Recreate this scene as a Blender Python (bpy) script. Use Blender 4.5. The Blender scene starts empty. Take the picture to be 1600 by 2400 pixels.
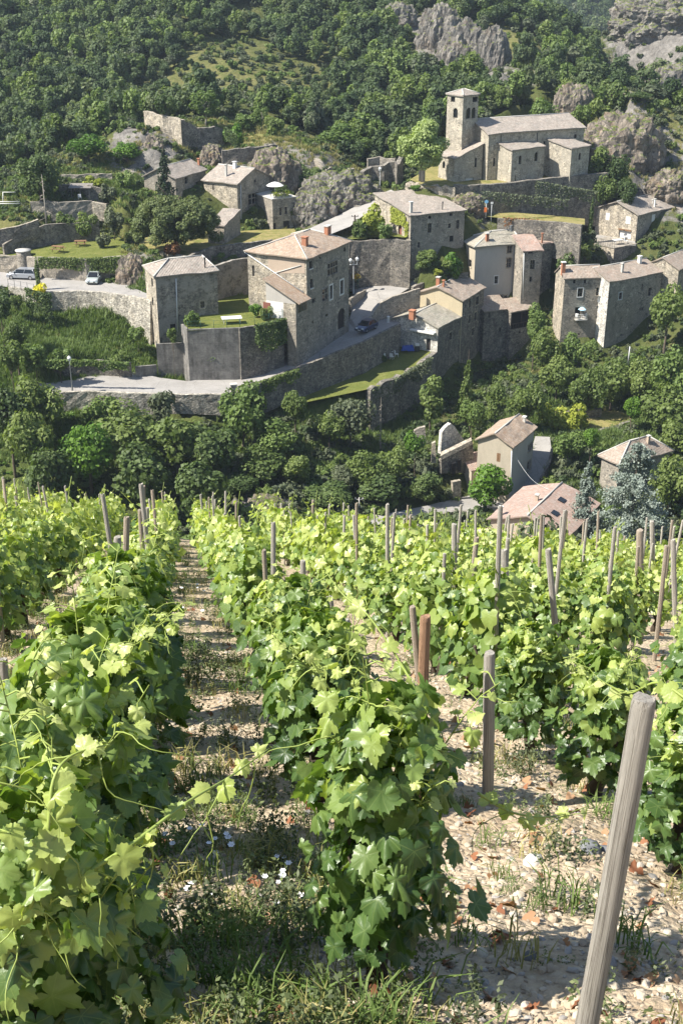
import bpy, bmesh, math, random
import numpy as np
from mathutils import Vector, Matrix, noise

random.seed(7)
rng = np.random.default_rng(11)
S = bpy.context.scene
C = S.collection
R = math.radians

# ------------------------------------------------------------------ camera, sky, sun, exposure
FOC, EYE = 2800.0, 60.0            # focal length in photograph pixels, eye height above the datum
PITCH = R(24.9)
cP, sP = math.cos(PITCH), math.sin(PITCH)
cd = bpy.data.cameras.new("camera")
cd.sensor_fit = 'HORIZONTAL'
cd.sensor_width = 36.0
cd.lens = 36.0 * FOC / 1600.0
cd.clip_start, cd.clip_end = 0.1, 6000
cam = bpy.data.objects.new("camera", cd)
C.objects.link(cam)
cam.location = (0, 0, EYE)
cam.rotation_euler = (R(90) - PITCH, 0, 0)
S.camera = cam

SUN_EL, SUN_AZ = R(50), math.atan2(-.28, -.96)        # direction towards the sun, from +X
w = bpy.data.worlds.new("World")
S.world = w
w.use_nodes = True
nt = w.node_tree
nt.nodes.clear()
sky = nt.nodes.new('ShaderNodeTexSky')
sky.sky_type = 'NISHITA'
sky.sun_disc = False
sky.sun_elevation = SUN_EL
sky.sun_rotation = R(90) - SUN_AZ
sky.air_density, sky.dust_density, sky.ozone_density = 1.0, .6, 1.0
bg = nt.nodes.new('ShaderNodeBackground')
bg.inputs[1].default_value = .085
wo = nt.nodes.new('ShaderNodeOutputWorld')
nt.links.new(sky.outputs[0], bg.inputs[0])
nt.links.new(bg.outputs[0], wo.inputs[0])
sd = bpy.data.lights.new("sun", 'SUN')
sd.energy = 5.0
sd.angle = R(.5)
sd.color = (1, .95, .86)
sun = bpy.data.objects.new("sun", sd)
C.objects.link(sun)
tosun = Vector((math.cos(SUN_EL) * math.cos(SUN_AZ), math.cos(SUN_EL) * math.sin(SUN_AZ), math.sin(SUN_EL)))
sun.rotation_euler = tosun.to_track_quat('Z', 'Y').to_euler()
S.view_settings.view_transform = 'Standard'
S.view_settings.look = 'None'
S.view_settings.exposure = 1.15
S.view_settings.gamma = 1
S.cycles.max_bounces = 6
S.cycles.diffuse_bounces = 3
S.cycles.glossy_bounces = 2
S.cycles.transmission_bounces = 4
S.cycles.transparent_max_bounces = 4
S.cycles.caustics_reflective = S.cycles.caustics_refractive = False

# ------------------------------------------------------------------ helpers
def ray(px, py):
    u, v = (px - 800) / FOC, (py - 1200) / FOC
    return Vector((u, cP - sP * v, -sP - cP * v))
def pz(px, py, z):                                     # point seen at that pixel of the photograph, at height z
    a = ray(px, py); t = (z - EYE) / a.z
    return Vector((a.x * t, a.y * t, z))
def pY(px, py, Y):                                     # ... at distance Y
    a = ray(px, py); t = Y / a.y
    return Vector((a.x * t, Y, EYE + a.z * t))
def mpp(px, py, Y):                                    # metres per photograph pixel there
    a = ray(px, py)
    return Y / a.y / FOC

class MB:                                              # collects polygons, links them as one mesh object
    def __init__(s):
        s.v, s.f, s.m, s.uv, s.sm = [], [], [], [], []
    def face(s, pts, m=0, uv=None, smooth=False):
        b = len(s.v)
        s.v += [tuple(p) for p in pts]
        s.f.append(tuple(range(b, b + len(pts))))
        s.m.append(m); s.uv.append(uv); s.sm.append(smooth)
    def box(s, o, a, b, c, m=0):                        # corner + three edge vectors
        o, a, b, c = Vector(o), Vector(a), Vector(b), Vector(c)
        p = [o, o + a, o + a + b, o + b, o + c, o + a + c, o + a + b + c, o + b + c]
        if a.cross(b).dot(c) < 0:
            p = [p[i] for i in (3, 2, 1, 0, 7, 6, 5, 4)]
        for q in ((3, 2, 1, 0), (4, 5, 6, 7), (0, 1, 5, 4), (1, 2, 6, 5), (2, 3, 7, 6), (3, 0, 4, 7)):
            s.face([p[i] for i in q], m)
    def cbox(s, c, sx, sy, sz, rz=0, m=0):              # box standing on c
        a, b = Vector((math.cos(rz), math.sin(rz), 0)), Vector((-math.sin(rz), math.cos(rz), 0))
        s.box(Vector(c) - a * sx / 2 - b * sy / 2, a * sx, b * sy, Vector((0, 0, sz)), m)
    def tube(s, pts, rad, n=6, m=0, cap=True, wob=0):
        pts = [Vector(p) for p in pts]
        if not hasattr(rad, '__len__'): rad = [rad] * len(pts)
        base = len(s.v)
        for i, p in enumerate(pts):
            t = (pts[min(i + 1, len(pts) - 1)] - pts[max(i - 1, 0)])
            t = t.normalized() if t.length > 1e-9 else Vector((0, 0, 1))
            a = t.orthogonal().normalized() if abs(t.z) > .9 else t.cross(Vector((0, 0, 1))).normalized()
            if abs(t.z) > .9:
                a = Vector((1, 0, 0)); a = (a - t * a.dot(t)).normalized()
            b = t.cross(a)
            for k in range(n):
                an = 2 * math.pi * k / n
                r = rad[i] * (1 + (random.uniform(-wob, wob) if wob else 0))
                s.v.append(tuple(p + a * r * math.cos(an) + b * r * math.sin(an)))
        for i in range(len(pts) - 1):
            for k in range(n):
                k2 = (k + 1) % n
                s.f.append((base + i * n + k, base + i * n + k2, base + (i + 1) * n + k2, base + (i + 1) * n + k))
                s.m.append(m); s.uv.append(None); s.sm.append(True)
        if cap:
            for st, rev in ((0, True), ((len(pts) - 1) * n, False)):
                q = [base + st + k for k in range(n)]
                s.f.append(tuple(reversed(q)) if rev else tuple(q))
                s.m.append(m); s.uv.append(None); s.sm.append(False)
    def lathe(s, c, prof, n=12, m=0):                   # (radius, height) profile about the vertical through c
        c = Vector(c); base = len(s.v)
        for r, h in prof:
            for k in range(n):
                an = 2 * math.pi * k / n
                s.v.append((c.x + r * math.cos(an), c.y + r * math.sin(an), c.z + h))
        for i in range(len(prof) - 1):
            for k in range(n):
                k2 = (k + 1) % n
                s.f.append((base + i * n + k, base + i * n + k2, base + (i + 1) * n + k2, base + (i + 1) * n + k))
                s.m.append(m); s.uv.append(None); s.sm.append(True)
    def slab(s, poly, th, m=0, uvf=None):               # top polygon thickened downwards
        t = [Vector(p) for p in poly]
        if (t[1] - t[0]).cross(t[2] - t[1]).z < 0: t.reverse()
        b = [p - Vector((0, 0, th)) for p in t]
        s.face(t, m, [uvf(p) for p in t] if uvf else None)
        s.face(list(reversed(b)), m)
        for i in range(len(t)):
            j = (i + 1) % len(t)
            s.face([b[i], b[j], t[j], t[i]], m)
    def build(s, name, mats, parent=None, at=None):
        me = bpy.data.meshes.new(name)
        off = Vector(at) if at is not None else None
        vs = s.v if off is None else [(x - off.x, y - off.y, z - off.z) for x, y, z in s.v]
        me.from_pydata(vs, [], s.f)
        for mm in (mats if isinstance(mats, (list, tuple)) else [mats]): me.materials.append(mm)
        me.polygons.foreach_set('material_index', s.m)
        me.polygons.foreach_set('use_smooth', s.sm)
        if any(u is not None for u in s.uv):
            L = me.uv_layers.new(name='UVMap')
            d = []
            for f, u in zip(s.f, s.uv):
                d += [c for p in (u or [(0, 0)] * len(f)) for c in p]
            L.data.foreach_set('uv', d)
        me.update()
        o = bpy.data.objects.new(name, me)
        C.objects.link(o)
        if off is not None and parent is None: o.location = off
        if parent is not None:
            o.parent = parent
            pl = parent.location if off is None else Vector((0, 0, 0))
            if off is None:
                g = parent; acc = Vector((0, 0, 0))
                while g is not None: acc += g.location; g = g.parent
                o.location = -acc
        return o

def tag(o, label=None, cat=None, group=None, kind=None):
    if label: o['label'] = label
    if cat: o['category'] = cat
    if group: o['group'] = group
    if kind: o['kind'] = kind
    return o
def empty(name, loc, label, cat, group=None):
    o = bpy.data.objects.new(name, None)
    o.empty_display_size = .3
    C.objects.link(o)
    o.location = loc
    return tag(o, label, cat, group)
def npmesh(name, V, F, mat, parent=None, att=None, smooth=False, n=4):   # numpy verts, faces (k,n)
    me = bpy.data.meshes.new(name)
    V = np.asarray(V, np.float32); F = np.asarray(F, np.int32)
    me.vertices.add(len(V)); me.vertices.foreach_set('co', V.ravel())
    k = F.shape[1]
    me.loops.add(F.size); me.loops.foreach_set('vertex_index', F.ravel())
    me.polygons.add(len(F)); me.polygons.foreach_set('loop_start', np.arange(len(F), dtype=np.int32) * k)
    if smooth: me.polygons.foreach_set('use_smooth', np.ones(len(F), bool))
    for mm in (mat if isinstance(mat, (list, tuple)) else [mat]): me.materials.append(mm)
    if att is not None:
        for an, arr in att.items():
            a = me.attributes.new(an, 'FLOAT', 'POINT'); a.data.foreach_set('value', np.asarray(arr, np.float32))
    me.update(calc_edges=True)
    me.validate()
    o = bpy.data.objects.new(name, me)
    C.objects.link(o)
    if parent is not None: o.parent = parent
    return o
def dup_tree(root, loc, rz=0, sc=1.0, label=None, group=None, name=None):
    r = root.copy(); C.objects.link(r)
    r.location = loc; r.rotation_euler = (0, 0, rz)
    r.scale = sc if hasattr(sc, '__len__') else (sc,) * 3
    if label: r['label'] = label
    if group: r['group'] = group
    for ch in list(root.children):
        c = ch.copy(); C.objects.link(c); c.parent = r
        for g in list(ch.children):
            d = g.copy(); C.objects.link(d); d.parent = c
    return r

# ------------------------------------------------------------------ materials
class N:                                               # small node-tree writer
    def __init__(s, name):
        s.mat = bpy.data.materials.new(name); s.mat.use_nodes = True
        s.t = s.mat.node_tree; s.t.nodes.clear()
        s.out = s.t.nodes.new('ShaderNodeOutputMaterial')
    def n(s, typ, ins=None, **kw):
        x = s.t.nodes.new('ShaderNode' + typ)
        for k, v in kw.items(): setattr(x, k, v)
        for k, v in (ins or {}).items():
            if hasattr(v, 'is_linked') or isinstance(v, bpy.types.NodeSocket): s.t.links.new(v, x.inputs[k])
            else: x.inputs[k].default_value = v
        return x
    def ramp(s, fac, stops, interp='LINEAR'):
        x = s.n('ValToRGB', {0: fac}); e = x.color_ramp; e.interpolation = interp
        while len(e.elements) < len(stops): e.elements.new(.5)
        for el, (p, c) in zip(e.elements, stops):
            el.position = p; el.color = (*c, 1) if len(c) == 3 else c
        return x.outputs[0]
    def mix(s, fac, a, b, typ='MIX'):
        x = s.n('Mix', data_type='RGBA', blend_type=typ)
        for k, v in ((0, fac), (6, a), (7, b)):
            if isinstance(v, bpy.types.NodeSocket): s.t.links.new(v, x.inputs[k])
            else: x.inputs[k].default_value = v if k == 0 else ((*v, 1) if len(v) == 3 else v)
        return x.outputs[2]
    def math(s, op, a, b=0.0):
        x = s.n('Math', {0: a, 1: b}, operation=op)
        return x.outputs[0]
    def pos(s):
        return s.n('NewGeometry').outputs['Position']
    def noise(s, vec, scale, detail=3, rough=.6):
        return s.n('TexNoise', {'Vector': vec, 'Scale': scale, 'Detail': detail, 'Roughness': rough}).outputs[0]
    def bump(s, h, st, dist=.1):
        return s.n('Bump', {'Height': h, 'Strength': st, 'Distance': dist}).outputs[0]
    def pbr(s, col, rough=.9, nrm=None, spec=.3, **kw):
        x = s.n('BsdfPrincipled', {'Base Color': col if isinstance(col, bpy.types.NodeSocket) else (*col, 1), 'Roughness': rough, 'Specular IOR Level': spec})
        if nrm is not None: s.t.links.new(nrm, x.inputs['Normal'])
        for k, v in kw.items(): x.inputs[k].default_value = v
        s.t.links.new(x.outputs[0], s.out.inputs[0])
        return s.mat

def m_plain(name, col, rough=.7, var=.12, sc=3.0, **kw):
    a = N(name); p = a.pos()
    f = a.noise(p, sc, 4)
    c = a.ramp(f, [(.25, tuple(x * (1 - var) for x in col)), (.75, tuple(min(1, x * (1 + var)) for x in col))])
    return a.pbr(c, rough, **kw)
def m_stone(name, cols, mortar, sc=3.2, stain=.5, stain_col=(.10, .095, .085), patch=None, flat=.5):
    a = N(name); p = a.pos()
    pd = a.n('VectorMath', {0: p, 1: a.n('VectorMath', {0: a.n('TexNoise', {'Vector': p, 'Scale': 1.7}).outputs[1], 3: .5}, operation='SCALE').outputs[0]}, operation='ADD').outputs[0]
    pm = a.n('Mapping', {'Vector': pd, 'Scale': (1, 1, 1.5)}).outputs[0]
    vo = a.n('TexVoronoi', {'Vector': pm, 'Scale': sc})
    ve = a.n('TexVoronoi', {'Vector': pm, 'Scale': sc}, feature='DISTANCE_TO_EDGE').outputs[0]
    sep = a.n('SeparateColor', {0: vo.outputs[1]}).outputs
    st = a.ramp(sep[0], [(i / (len(cols) - 1), c) for i, c in enumerate(cols)])
    mm = a.ramp(ve, [(.02, (1, 1, 1)), (.10, (0, 0, 0))])
    c = a.mix(a.math('MULTIPLY', mm, flat), st, mortar)
    fine = a.noise(pm, 4.2, 5, .7)
    c = a.mix(1.0, c, a.ramp(fine, [(.34, (.42, .41, .40)), (.5, (.95, .95, .95)), (.66, (1.45, 1.42, 1.38))]), 'MULTIPLY')
    c = a.mix(1.0, c, a.ramp(a.noise(p, 1.1, 4, .65), [(.32, (.62, .62, .62)), (.5, (1, 1, 1)), (.68, (1.28, 1.25, 1.2))]), 'MULTIPLY')
    stk = a.noise(a.n('Mapping', {'Vector': p, 'Scale': (1.5, 1.5, .16)}).outputs[0], 1.0, 5, .7)
    c = a.mix(.8, c, a.ramp(stk, [(.32, (.66, .65, .63)), (.52, (1, 1, 1)), (.7, (1.16, 1.14, 1.1))]), 'MULTIPLY')
    big = a.noise(p, .32, 5, .65)
    c = a.mix(a.math('MULTIPLY', a.ramp(big, [(.45, (0, 0, 0)), (.7, (1, 1, 1))]), stain), c, stain_col)
    if patch:                                           # patches of old render over the stone
        pn = a.ramp(a.noise(p, .45, 5, .7), [(.47, (0, 0, 0)), (.54, (1, 1, 1))])
        c = a.mix(a.math('MULTIPLY', pn, .6), c, a.mix(fine, patch, tuple(x * .7 for x in patch)))
    h = a.math('ADD', a.math('MULTIPLY', ve, 1.2), a.math('MULTIPLY', fine, .5))
    return a.pbr(c, .95, a.bump(h, .7, .08), .15)
def m_plaster(name, col, var=.18, stain=.35, sc=.5, scol=None, zst=.35):
    a = N(name); p = a.pos()
    f = a.noise(p, 6, 4)
    c = a.mix(f, tuple(x * (1 - var) for x in col), tuple(min(1, x * (1 + var)) for x in col))
    pm = a.n('Mapping', {'Vector': p, 'Scale': (1, 1, zst)}).outputs[0]
    b = a.noise(pm, sc * 2.2, 6, .72)
    c = a.mix(a.math('MULTIPLY', a.ramp(b, [(.45, (0, 0, 0)), (.75, (1, 1, 1))]), stain), c, scol or tuple(x * .45 for x in col))
    return a.pbr(c, .95, a.bump(a.noise(p, 14, 3), .25, .03), .15)
def m_roof(name, cols, lichen=(.30, .29, .24), lk=.5, tile=.21, row=.36):
    a = N(name)
    uv = a.n('UVMap').outputs[0]
    s = a.n('SeparateXYZ', {0: uv}).outputs
    fu = a.math('DIVIDE', s[0], tile); fv = a.math('DIVIDE', s[1], row)
    iu, iv = a.math('FLOOR', fu), a.math('FLOOR', fv)
    wn = a.n('TexWhiteNoise', {0: a.n('CombineXYZ', {0: iu, 1: iv}).outputs[0]}, noise_dimensions='2D').outputs[0]
    c = a.ramp(wn, [(i / (len(cols) - 1), x) for i, x in enumerate(cols)])
    p = a.pos()
    b = a.noise(p, .8, 5, .7)
    c = a.mix(a.math('MULTIPLY', a.ramp(b, [(.4, (0, 0, 0)), (.65, (1, 1, 1))]), lk), c, lichen)
    c = a.mix(.6, c, a.ramp(a.noise(p, 7, 3), [(.3, (.5, .48, .46)), (.65, (1, 1, 1))]), 'MULTIPLY')
    wv = a.math('SINE', a.math('MULTIPLY', fu, 2 * math.pi))
    c = a.mix(.55, c, a.ramp(a.math('MULTIPLY_ADD', wv, .5), [(0, (.42, .4, .38)), (.45, (1, 1, 1))]), 'MULTIPLY')
    fr = a.math('FRACT', fv)
    c = a.mix(.45, c, a.ramp(fr, [(0, (.4, .38, .36)), (.18, (1, 1, 1))]), 'MULTIPLY')
    h = a.math('ADD', a.math('MULTIPLY', wv, .5), a.math('MULTIPLY', a.n('Math', {0: wn, 1: fr}, operation='ADD').outputs[0], .25))
    return a.pbr(c, .9, a.bump(h, .8, .06), .2)
def m_leaf(name, stops, trans=.35, rough=.55, objvar=.35, spec=.35, att='tint', patchy=0):
    a = N(name)
    t = a.n('Attribute', attribute_name=att).outputs['Fac']
    oi = a.n('ObjectInfo').outputs['Random']
    f = a.math('ADD', a.math('MULTIPLY', t, 1 - objvar), a.math('MULTIPLY', oi, objvar))
    if patchy:
        f = a.math('ADD', f, a.math('MULTIPLY', a.math('SUBTRACT', a.noise(a.n('ObjectInfo').outputs['Location'], .035, 3), .5), patchy))
    c = a.ramp(f, [(i / (len(stops) - 1), x) for i, x in enumerate(stops)])
    b = a.n('BsdfPrincipled', {'Base Color': c, 'Roughness': rough, 'Specular IOR Level': spec})
    tr = a.n('BsdfTranslucent', {'Color': a.mix(1.0, c, (1.25, 1.35, .55), 'MULTIPLY')})
    mx = a.n('MixShader', {0: trans, 1: b.outputs[0], 2: tr.outputs[0]})
    a.t.links.new(mx.outputs[0], a.out.inputs[0])
    return a.mat

M = {}
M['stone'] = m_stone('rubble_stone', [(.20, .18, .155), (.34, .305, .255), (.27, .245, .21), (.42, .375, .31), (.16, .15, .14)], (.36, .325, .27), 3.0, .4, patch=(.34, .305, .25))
M['stone_dark_shade'] = m_stone('dark_shaded_rubble_stone', [(.13, .12, .11), (.24, .215, .185), (.18, .165, .145), (.31, .28, .235), (.11, .105, .10)], (.20, .185, .16), 3.0, .55, (.07, .072, .06))  # darker copy of the rubble for shaded faces, shade put into the colour
M['stone_warm_lit'] = m_stone('warm_sunlit_rubble_stone', [(.27, .24, .19), (.43, .38, .30), (.34, .30, .24), (.50, .445, .36), (.22, .20, .17)], (.46, .41, .33), 3.0, .3, (.17, .155, .13))  # paler, warmer copy for sun-facing walls and surrounds, sunlight put into the colour
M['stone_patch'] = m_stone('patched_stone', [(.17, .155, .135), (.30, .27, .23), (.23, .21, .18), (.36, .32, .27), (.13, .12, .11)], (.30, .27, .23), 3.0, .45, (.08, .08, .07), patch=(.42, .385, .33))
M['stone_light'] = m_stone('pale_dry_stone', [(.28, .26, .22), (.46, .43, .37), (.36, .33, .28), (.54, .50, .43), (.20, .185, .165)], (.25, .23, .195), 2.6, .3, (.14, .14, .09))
M['stone_white'] = m_stone('whitewashed_and_sunlit_stone', [(.45, .43, .39), (.62, .60, .55), (.54, .52, .47), (.68, .655, .60), (.34, .325, .30)], (.58, .56, .51), 3.0, .2, (.25, .24, .22))
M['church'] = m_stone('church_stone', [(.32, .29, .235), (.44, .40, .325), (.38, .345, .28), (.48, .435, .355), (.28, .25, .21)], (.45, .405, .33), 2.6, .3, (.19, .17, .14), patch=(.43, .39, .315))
M['grey'] = m_plaster('grey_render', (.44, .41, .37), .1, .25)
M['cream'] = m_plaster('cream_render', (.43, .375, .29), .14, .3)
def m_concrete():
    a = N('stained_concrete'); p = a.pos()
    c = a.ramp(a.noise(p, .7, 6, .75), [(.32, (.095, .092, .084)), (.5, (.19, .18, .165)), (.68, (.27, .255, .23))])
    st = a.noise(a.n('Mapping', {'Vector': p, 'Scale': (1.3, 1.3, .13)}).outputs[0], 1.0, 6, .75)
    c = a.mix(.9, c, a.ramp(st, [(.3, (.5, .48, .45)), (.5, (1, 1, 1)), (.66, (1.25, 1.25, 1.22)), (.74, (1.9, 1.9, 1.85))]), 'MULTIPLY')
    c = a.mix(.8, c, a.ramp(a.noise(p, 5, 5, .75), [(.3, (.7, .7, .7)), (.7, (1.2, 1.2, 1.2))]), 'MULTIPLY')
    jt = a.math('LESS_THAN', a.math('FRACT', a.math('MULTIPLY', a.n('SeparateXYZ', {0: p}).outputs[2], .8)), .03)
    c = a.mix(a.math('MULTIPLY', jt, .5), c, (.07, .068, .06))
    return a.pbr(c, .95, a.bump(a.noise(p, 10, 4), .4, .03), .15)
M['concrete'] = m_concrete()
M['yellow'] = m_plaster('yellow_render', (.50, .425, .29), .12, .25)
M['pink'] = m_plaster('pinkish_render', (.44, .35, .27), .12, .25)
M['white'] = m_plain('white_paint', (.66, .65, .62), .5, .04)
M['wood'] = m_plain('brown_wood', (.20, .115, .06), .8, .3, 5)
M['wood_dark'] = m_plain('dark_wood', (.055, .042, .033), .8, .3, 5)
M['door'] = m_plain('dark_door', (.035, .028, .026), .7, .3, 5)
M['red_door'] = m_plain('red_door', (.22, .085, .06), .7, .2, 5)
M['frame'] = m_plain('window_frame', (.20, .18, .16), .7, .2, 5)
M['brick'] = m_plain('orange_brick', (.37, .165, .095), .9, .3, 9)
M['cement'] = m_plain('cement', (.46, .44, .40), .9, .15, 5)
M['metal'] = m_plain('grey_metal', (.30, .31, .31), .45, .1, 5, Metallic=.6)
M['darkmetal'] = m_plain('dark_metal', (.045, .05, .05), .5, .1, 5)
M['zinc'] = m_plain('pale_zinc', (.62, .62, .60), .5, .08, 4)
M['greenmetal'] = m_plain('green_metal', (.03, .10, .07), .5, .1, 4)
M['glass'] = m_plain('window_glass', (.012, .014, .017), .12, .2, 2, spec=.5)
M['void'] = m_plain('dark_interior', (.012, .011, .010), .95, .2, 2)
M['asphalt'] = None
M['roof_grey'] = m_roof('weathered_grey_tiles', [(.34, .29, .245), (.46, .40, .34), (.40, .33, .28), (.54, .475, .41), (.30, .265, .23)], (.30, .285, .25), .5)
M['roof_warm'] = m_roof('warm_tiles', [(.40, .275, .195), (.50, .395, .30), (.43, .30, .205), (.56, .455, .36), (.35, .255, .19)], (.40, .35, .285), .35)
M['roof_mid'] = m_roof('brown_pink_tiles', [(.37, .285, .225), (.46, .375, .305), (.40, .305, .245), (.51, .435, .36), (.31, .25, .205)], (.345, .315, .26), .5)
M['roof_pink'] = m_roof('pink_tiles', [(.42, .285, .23), (.50, .37, .305), (.44, .285, .225), (.55, .43, .365), (.37, .28, .235)], (.41, .36, .31), .4)
M['roof_lichen'] = m_roof('lichen_tiles', [(.36, .33, .265), (.47, .435, .36), (.42, .37, .30), (.52, .48, .40), (.30, .275, .225)], (.33, .325, .255), .6)

def m_road():
    a = N('pale_asphalt'); p = a.pos()
    c = a.ramp(a.noise(p, .5, 5, .65), [(.3, (.27, .255, .235)), (.7, (.36, .34, .315))])
    c = a.mix(.5, c, a.ramp(a.noise(p, 8, 3), [(.3, (.7, .7, .7)), (.7, (1, 1, 1))]), 'MULTIPLY')
    cr = a.ramp(a.n('TexVoronoi', {'Vector': p, 'Scale': .35}, feature='DISTANCE_TO_EDGE').outputs[0], [(0, (.55, .55, .55)), (.012, (1, 1, 1))])
    c = a.mix(.6, c, cr, 'MULTIPLY')
    return a.pbr(c, .9, a.bump(a.noise(p, 20, 2), .2, .02), .2)
M['asphalt'] = m_road()
def m_grass(name, cols, sc=.6):
    a = N(name); p = a.pos()
    c = a.ramp(a.noise(p, sc, 6, .7), [(.25 + .5 * i / (len(cols) - 1), x) for i, x in enumerate(cols)])
    c = a.mix(.5, c, a.ramp(a.noise(p, 5, 4, .7), [(.3, (.5, .5, .5)), (.7, (1, 1, 1))]), 'MULTIPLY')
    return a.pbr(c, 1, a.bump(a.noise(p, 6, 5, .75), .9, .25), .05)
M['lawn'] = m_grass('lawn_grass', [(.12, .15, .035), (.17, .19, .05), (.25, .245, .08)])
M['meadow'] = m_grass('meadow_grass', [(.12, .15, .035), (.22, .22, .07), (.36, .30, .13), (.20, .22, .06)])
def m_terrain():
    a = N('hillside'); p = a.pos()
    g = a.ramp(a.noise(p, .12, 6, .7), [(.3, (.045, .06, .018)), (.5, (.075, .09, .028)), (.65, (.12, .12, .048)), (.8, (.18, .155, .075))])
    dry = a.ramp(a.noise(p, .5, 6, .7), [(.3, (.12, .15, .04)), (.5, (.25, .23, .09)), (.7, (.38, .30, .15))])
    g = a.mix(a.n('Attribute', attribute_name='dry').outputs['Fac'], g, dry)
    vo = a.n('TexVoronoi', {'Vector': a.n('Mapping', {'Vector': p, 'Scale': (1, 1, .55)}).outputs[0], 'Scale': .7}, feature='DISTANCE_TO_EDGE').outputs[0]
    rk = a.ramp(a.noise(p, .45, 7, .72), [(.25, (.085, .08, .075)), (.5, (.20, .185, .165)), (.75, (.33, .305, .275))])
    rk = a.mix(a.ramp(vo, [(0, (.45, .45, .45)), (.05, (0, 0, 0))]), rk, (.09, .08, .07))
    lush = a.ramp(a.noise(p, .4, 6, .7), [(.3, (.06, .10, .022)), (.5, (.10, .145, .034)), (.7, (.17, .19, .06))])
    g = a.mix(a.n('Attribute', attribute_name='lush').outputs['Fac'], g, lush)
    rm = a.n('Attribute', attribute_name='rock').outputs['Fac']
    rm = a.ramp(a.math('ADD', rm, a.math('MULTIPLY', a.math('SUBTRACT', a.noise(p, .6, 5, .7), .5), 1.4)), [(.5, (0, 0, 0)), (.68, (1, 1, 1))])
    c = a.mix(rm, g, rk)
    h = a.math('ADD', a.noise(p, .9, 7, .75), a.math('MULTIPLY', vo, .6))
    return a.pbr(c, 1, a.bump(h, .9, .6), .08)
M['terrain'] = m_terrain()
def m_rock(name, cols, rust=.3):
    a = N(name); p = a.pos()
    pm = a.n('Mapping', {'Vector': p, 'Scale': (1, 1, .5), 'Rotation': (.3, .4, 0)}).outputs[0]
    n1 = a.noise(pm, .55, 8, .75)
    c = a.ramp(n1, [(.3 + .4 * i / (len(cols) - 1), x) for i, x in enumerate(cols)])
    ve = a.n('TexVoronoi', {'Vector': pm, 'Scale': .9}, feature='DISTANCE_TO_EDGE').outputs[0]
    c = a.mix(a.ramp(ve, [(0, (.75, .75, .75)), (.06, (0, 0, 0))]), c, (.06, .055, .05))
    c = a.mix(a.math('MULTIPLY', a.ramp(a.noise(p, .35, 5, .7), [(.52, (0, 0, 0)), (.66, (1, 1, 1))]), rust), c, (.30, .17, .07))
    nz = a.n('SeparateXYZ', {0: a.n('NewGeometry').outputs['True Normal']}).outputs[2]
    led = a.ramp(a.math('ADD', nz, a.math('MULTIPLY', a.math('SUBTRACT', a.noise(p, .8, 6, .75), .5), 1.5)), [(.58, (0, 0, 0)), (.74, (1, 1, 1))])
    c = a.mix(led, c, a.ramp(a.noise(p, 2.2, 5, .7), [(.3, (.05, .075, .02)), (.5, (.10, .125, .035)), (.7, (.24, .20, .09))]))
    return a.pbr(c, .95, a.bump(a.math('ADD', n1, a.math('MULTIPLY', ve, .8)), 1, .5), .15)
M['rock'] = m_rock('beige_rock', [(.075, .065, .055), (.22, .185, .15), (.38, .325, .265)])
M['rock_grey'] = m_rock('grey_rock', [(.075, .07, .062), (.185, .17, .15), (.33, .305, .265)], .15)

# ------------------------------------------------------------------ terraces and roads: flat sheets at their own heights
SHEETS = []                                            # (name, material, [world points])
def sheet(name, mat, pix, z=None, terr=True, drop=.35, blend=1.6):
    pts = [pz(p[0], p[1], z if z is not None else p[2]) for p in pix]
    m = MB()
    m.face(pts if (pts[1] - pts[0]).cross(pts[2] - pts[1]).z > 0 or len(pts) > 4 else list(reversed(pts)))
    me = bpy.data.meshes.new(name)
    bm = bmesh.new()
    f = bm.faces.new([bm.verts.new(p) for p in pts])
    bmesh.ops.triangulate(bm, faces=[f])
    bm.normal_update()
    if sum(q.normal.z for q in bm.faces) < 0: bmesh.ops.reverse_faces(bm, faces=bm.faces[:])
    bm.to_mesh(me); bm.free()
    me.materials.append(M[mat])
    o = bpy.data.objects.new(name, me); C.objects.link(o); o['kind'] = 'structure'
    if terr: SHEETS.append(([(p.x, p.y, p.z) for p in pts], drop, blend))
    return o
def strip(name, mat, pairs, terr=True):                # road: pairs of left and right edge pixels with a height
    m = MB(); L = [pz(a, b, z) for a, b, c, d, z in pairs]; Rr = [pz(c, d, z) for a, b, c, d, z in pairs]
    for i in range(len(L) - 1):
        q = [Rr[i], Rr[i + 1], L[i + 1], L[i]]
        if (q[1] - q[0]).cross(q[2] - q[1]).z < 0: q.reverse()
        m.face(q)
        if terr: SHEETS.append(([tuple(p) for p in q], .35, 1.2))
    o = m.build(name, M[mat]); o['kind'] = 'structure'
    return o
strip('village_road', 'asphalt', [(40, 900, 40, 930, 9.8), (135, 895, 138, 918, 9.5), (204, 882, 204, 915, 9.4), (301, 869, 300, 919, 9.2), (375, 885, 370, 921, 9.0),
      (440, 893, 430, 923, 8.8), (563, 876, 530, 922, 8.6), (640, 852, 606, 898, 8.8), (690, 826, 720, 850, 9.3), (755, 790, 800, 818, 10), (815, 752, 853, 798, 10.5),
      (820, 742, 872, 757, 11), (826, 722, 884, 726, 11.6), (830, 690, 905, 706, 12.2), (826, 676, 940, 686, 12.9), (846, 660, 975, 664, 13.5), (850, 655, 1000, 650, 14)])
sheet('lay_by', 'asphalt', [(853, 796), (938, 756), (926, 742), (880, 752), (868, 768)], 10.7)
sheet('upper_road', 'asphalt', [(-30, 632), (95, 650), (200, 654), (290, 664), (350, 690), (348, 706), (300, 696), (240, 688), (180, 685), (110, 687), (30, 674), (-30, 665)], 17)
sheet('terrace_lawn', 'lawn', [(438, 775), (562, 770), (668, 748), (690, 740), (650, 690), (560, 690), (505, 700), (470, 735), (430, 748)], 15.6)
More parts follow.
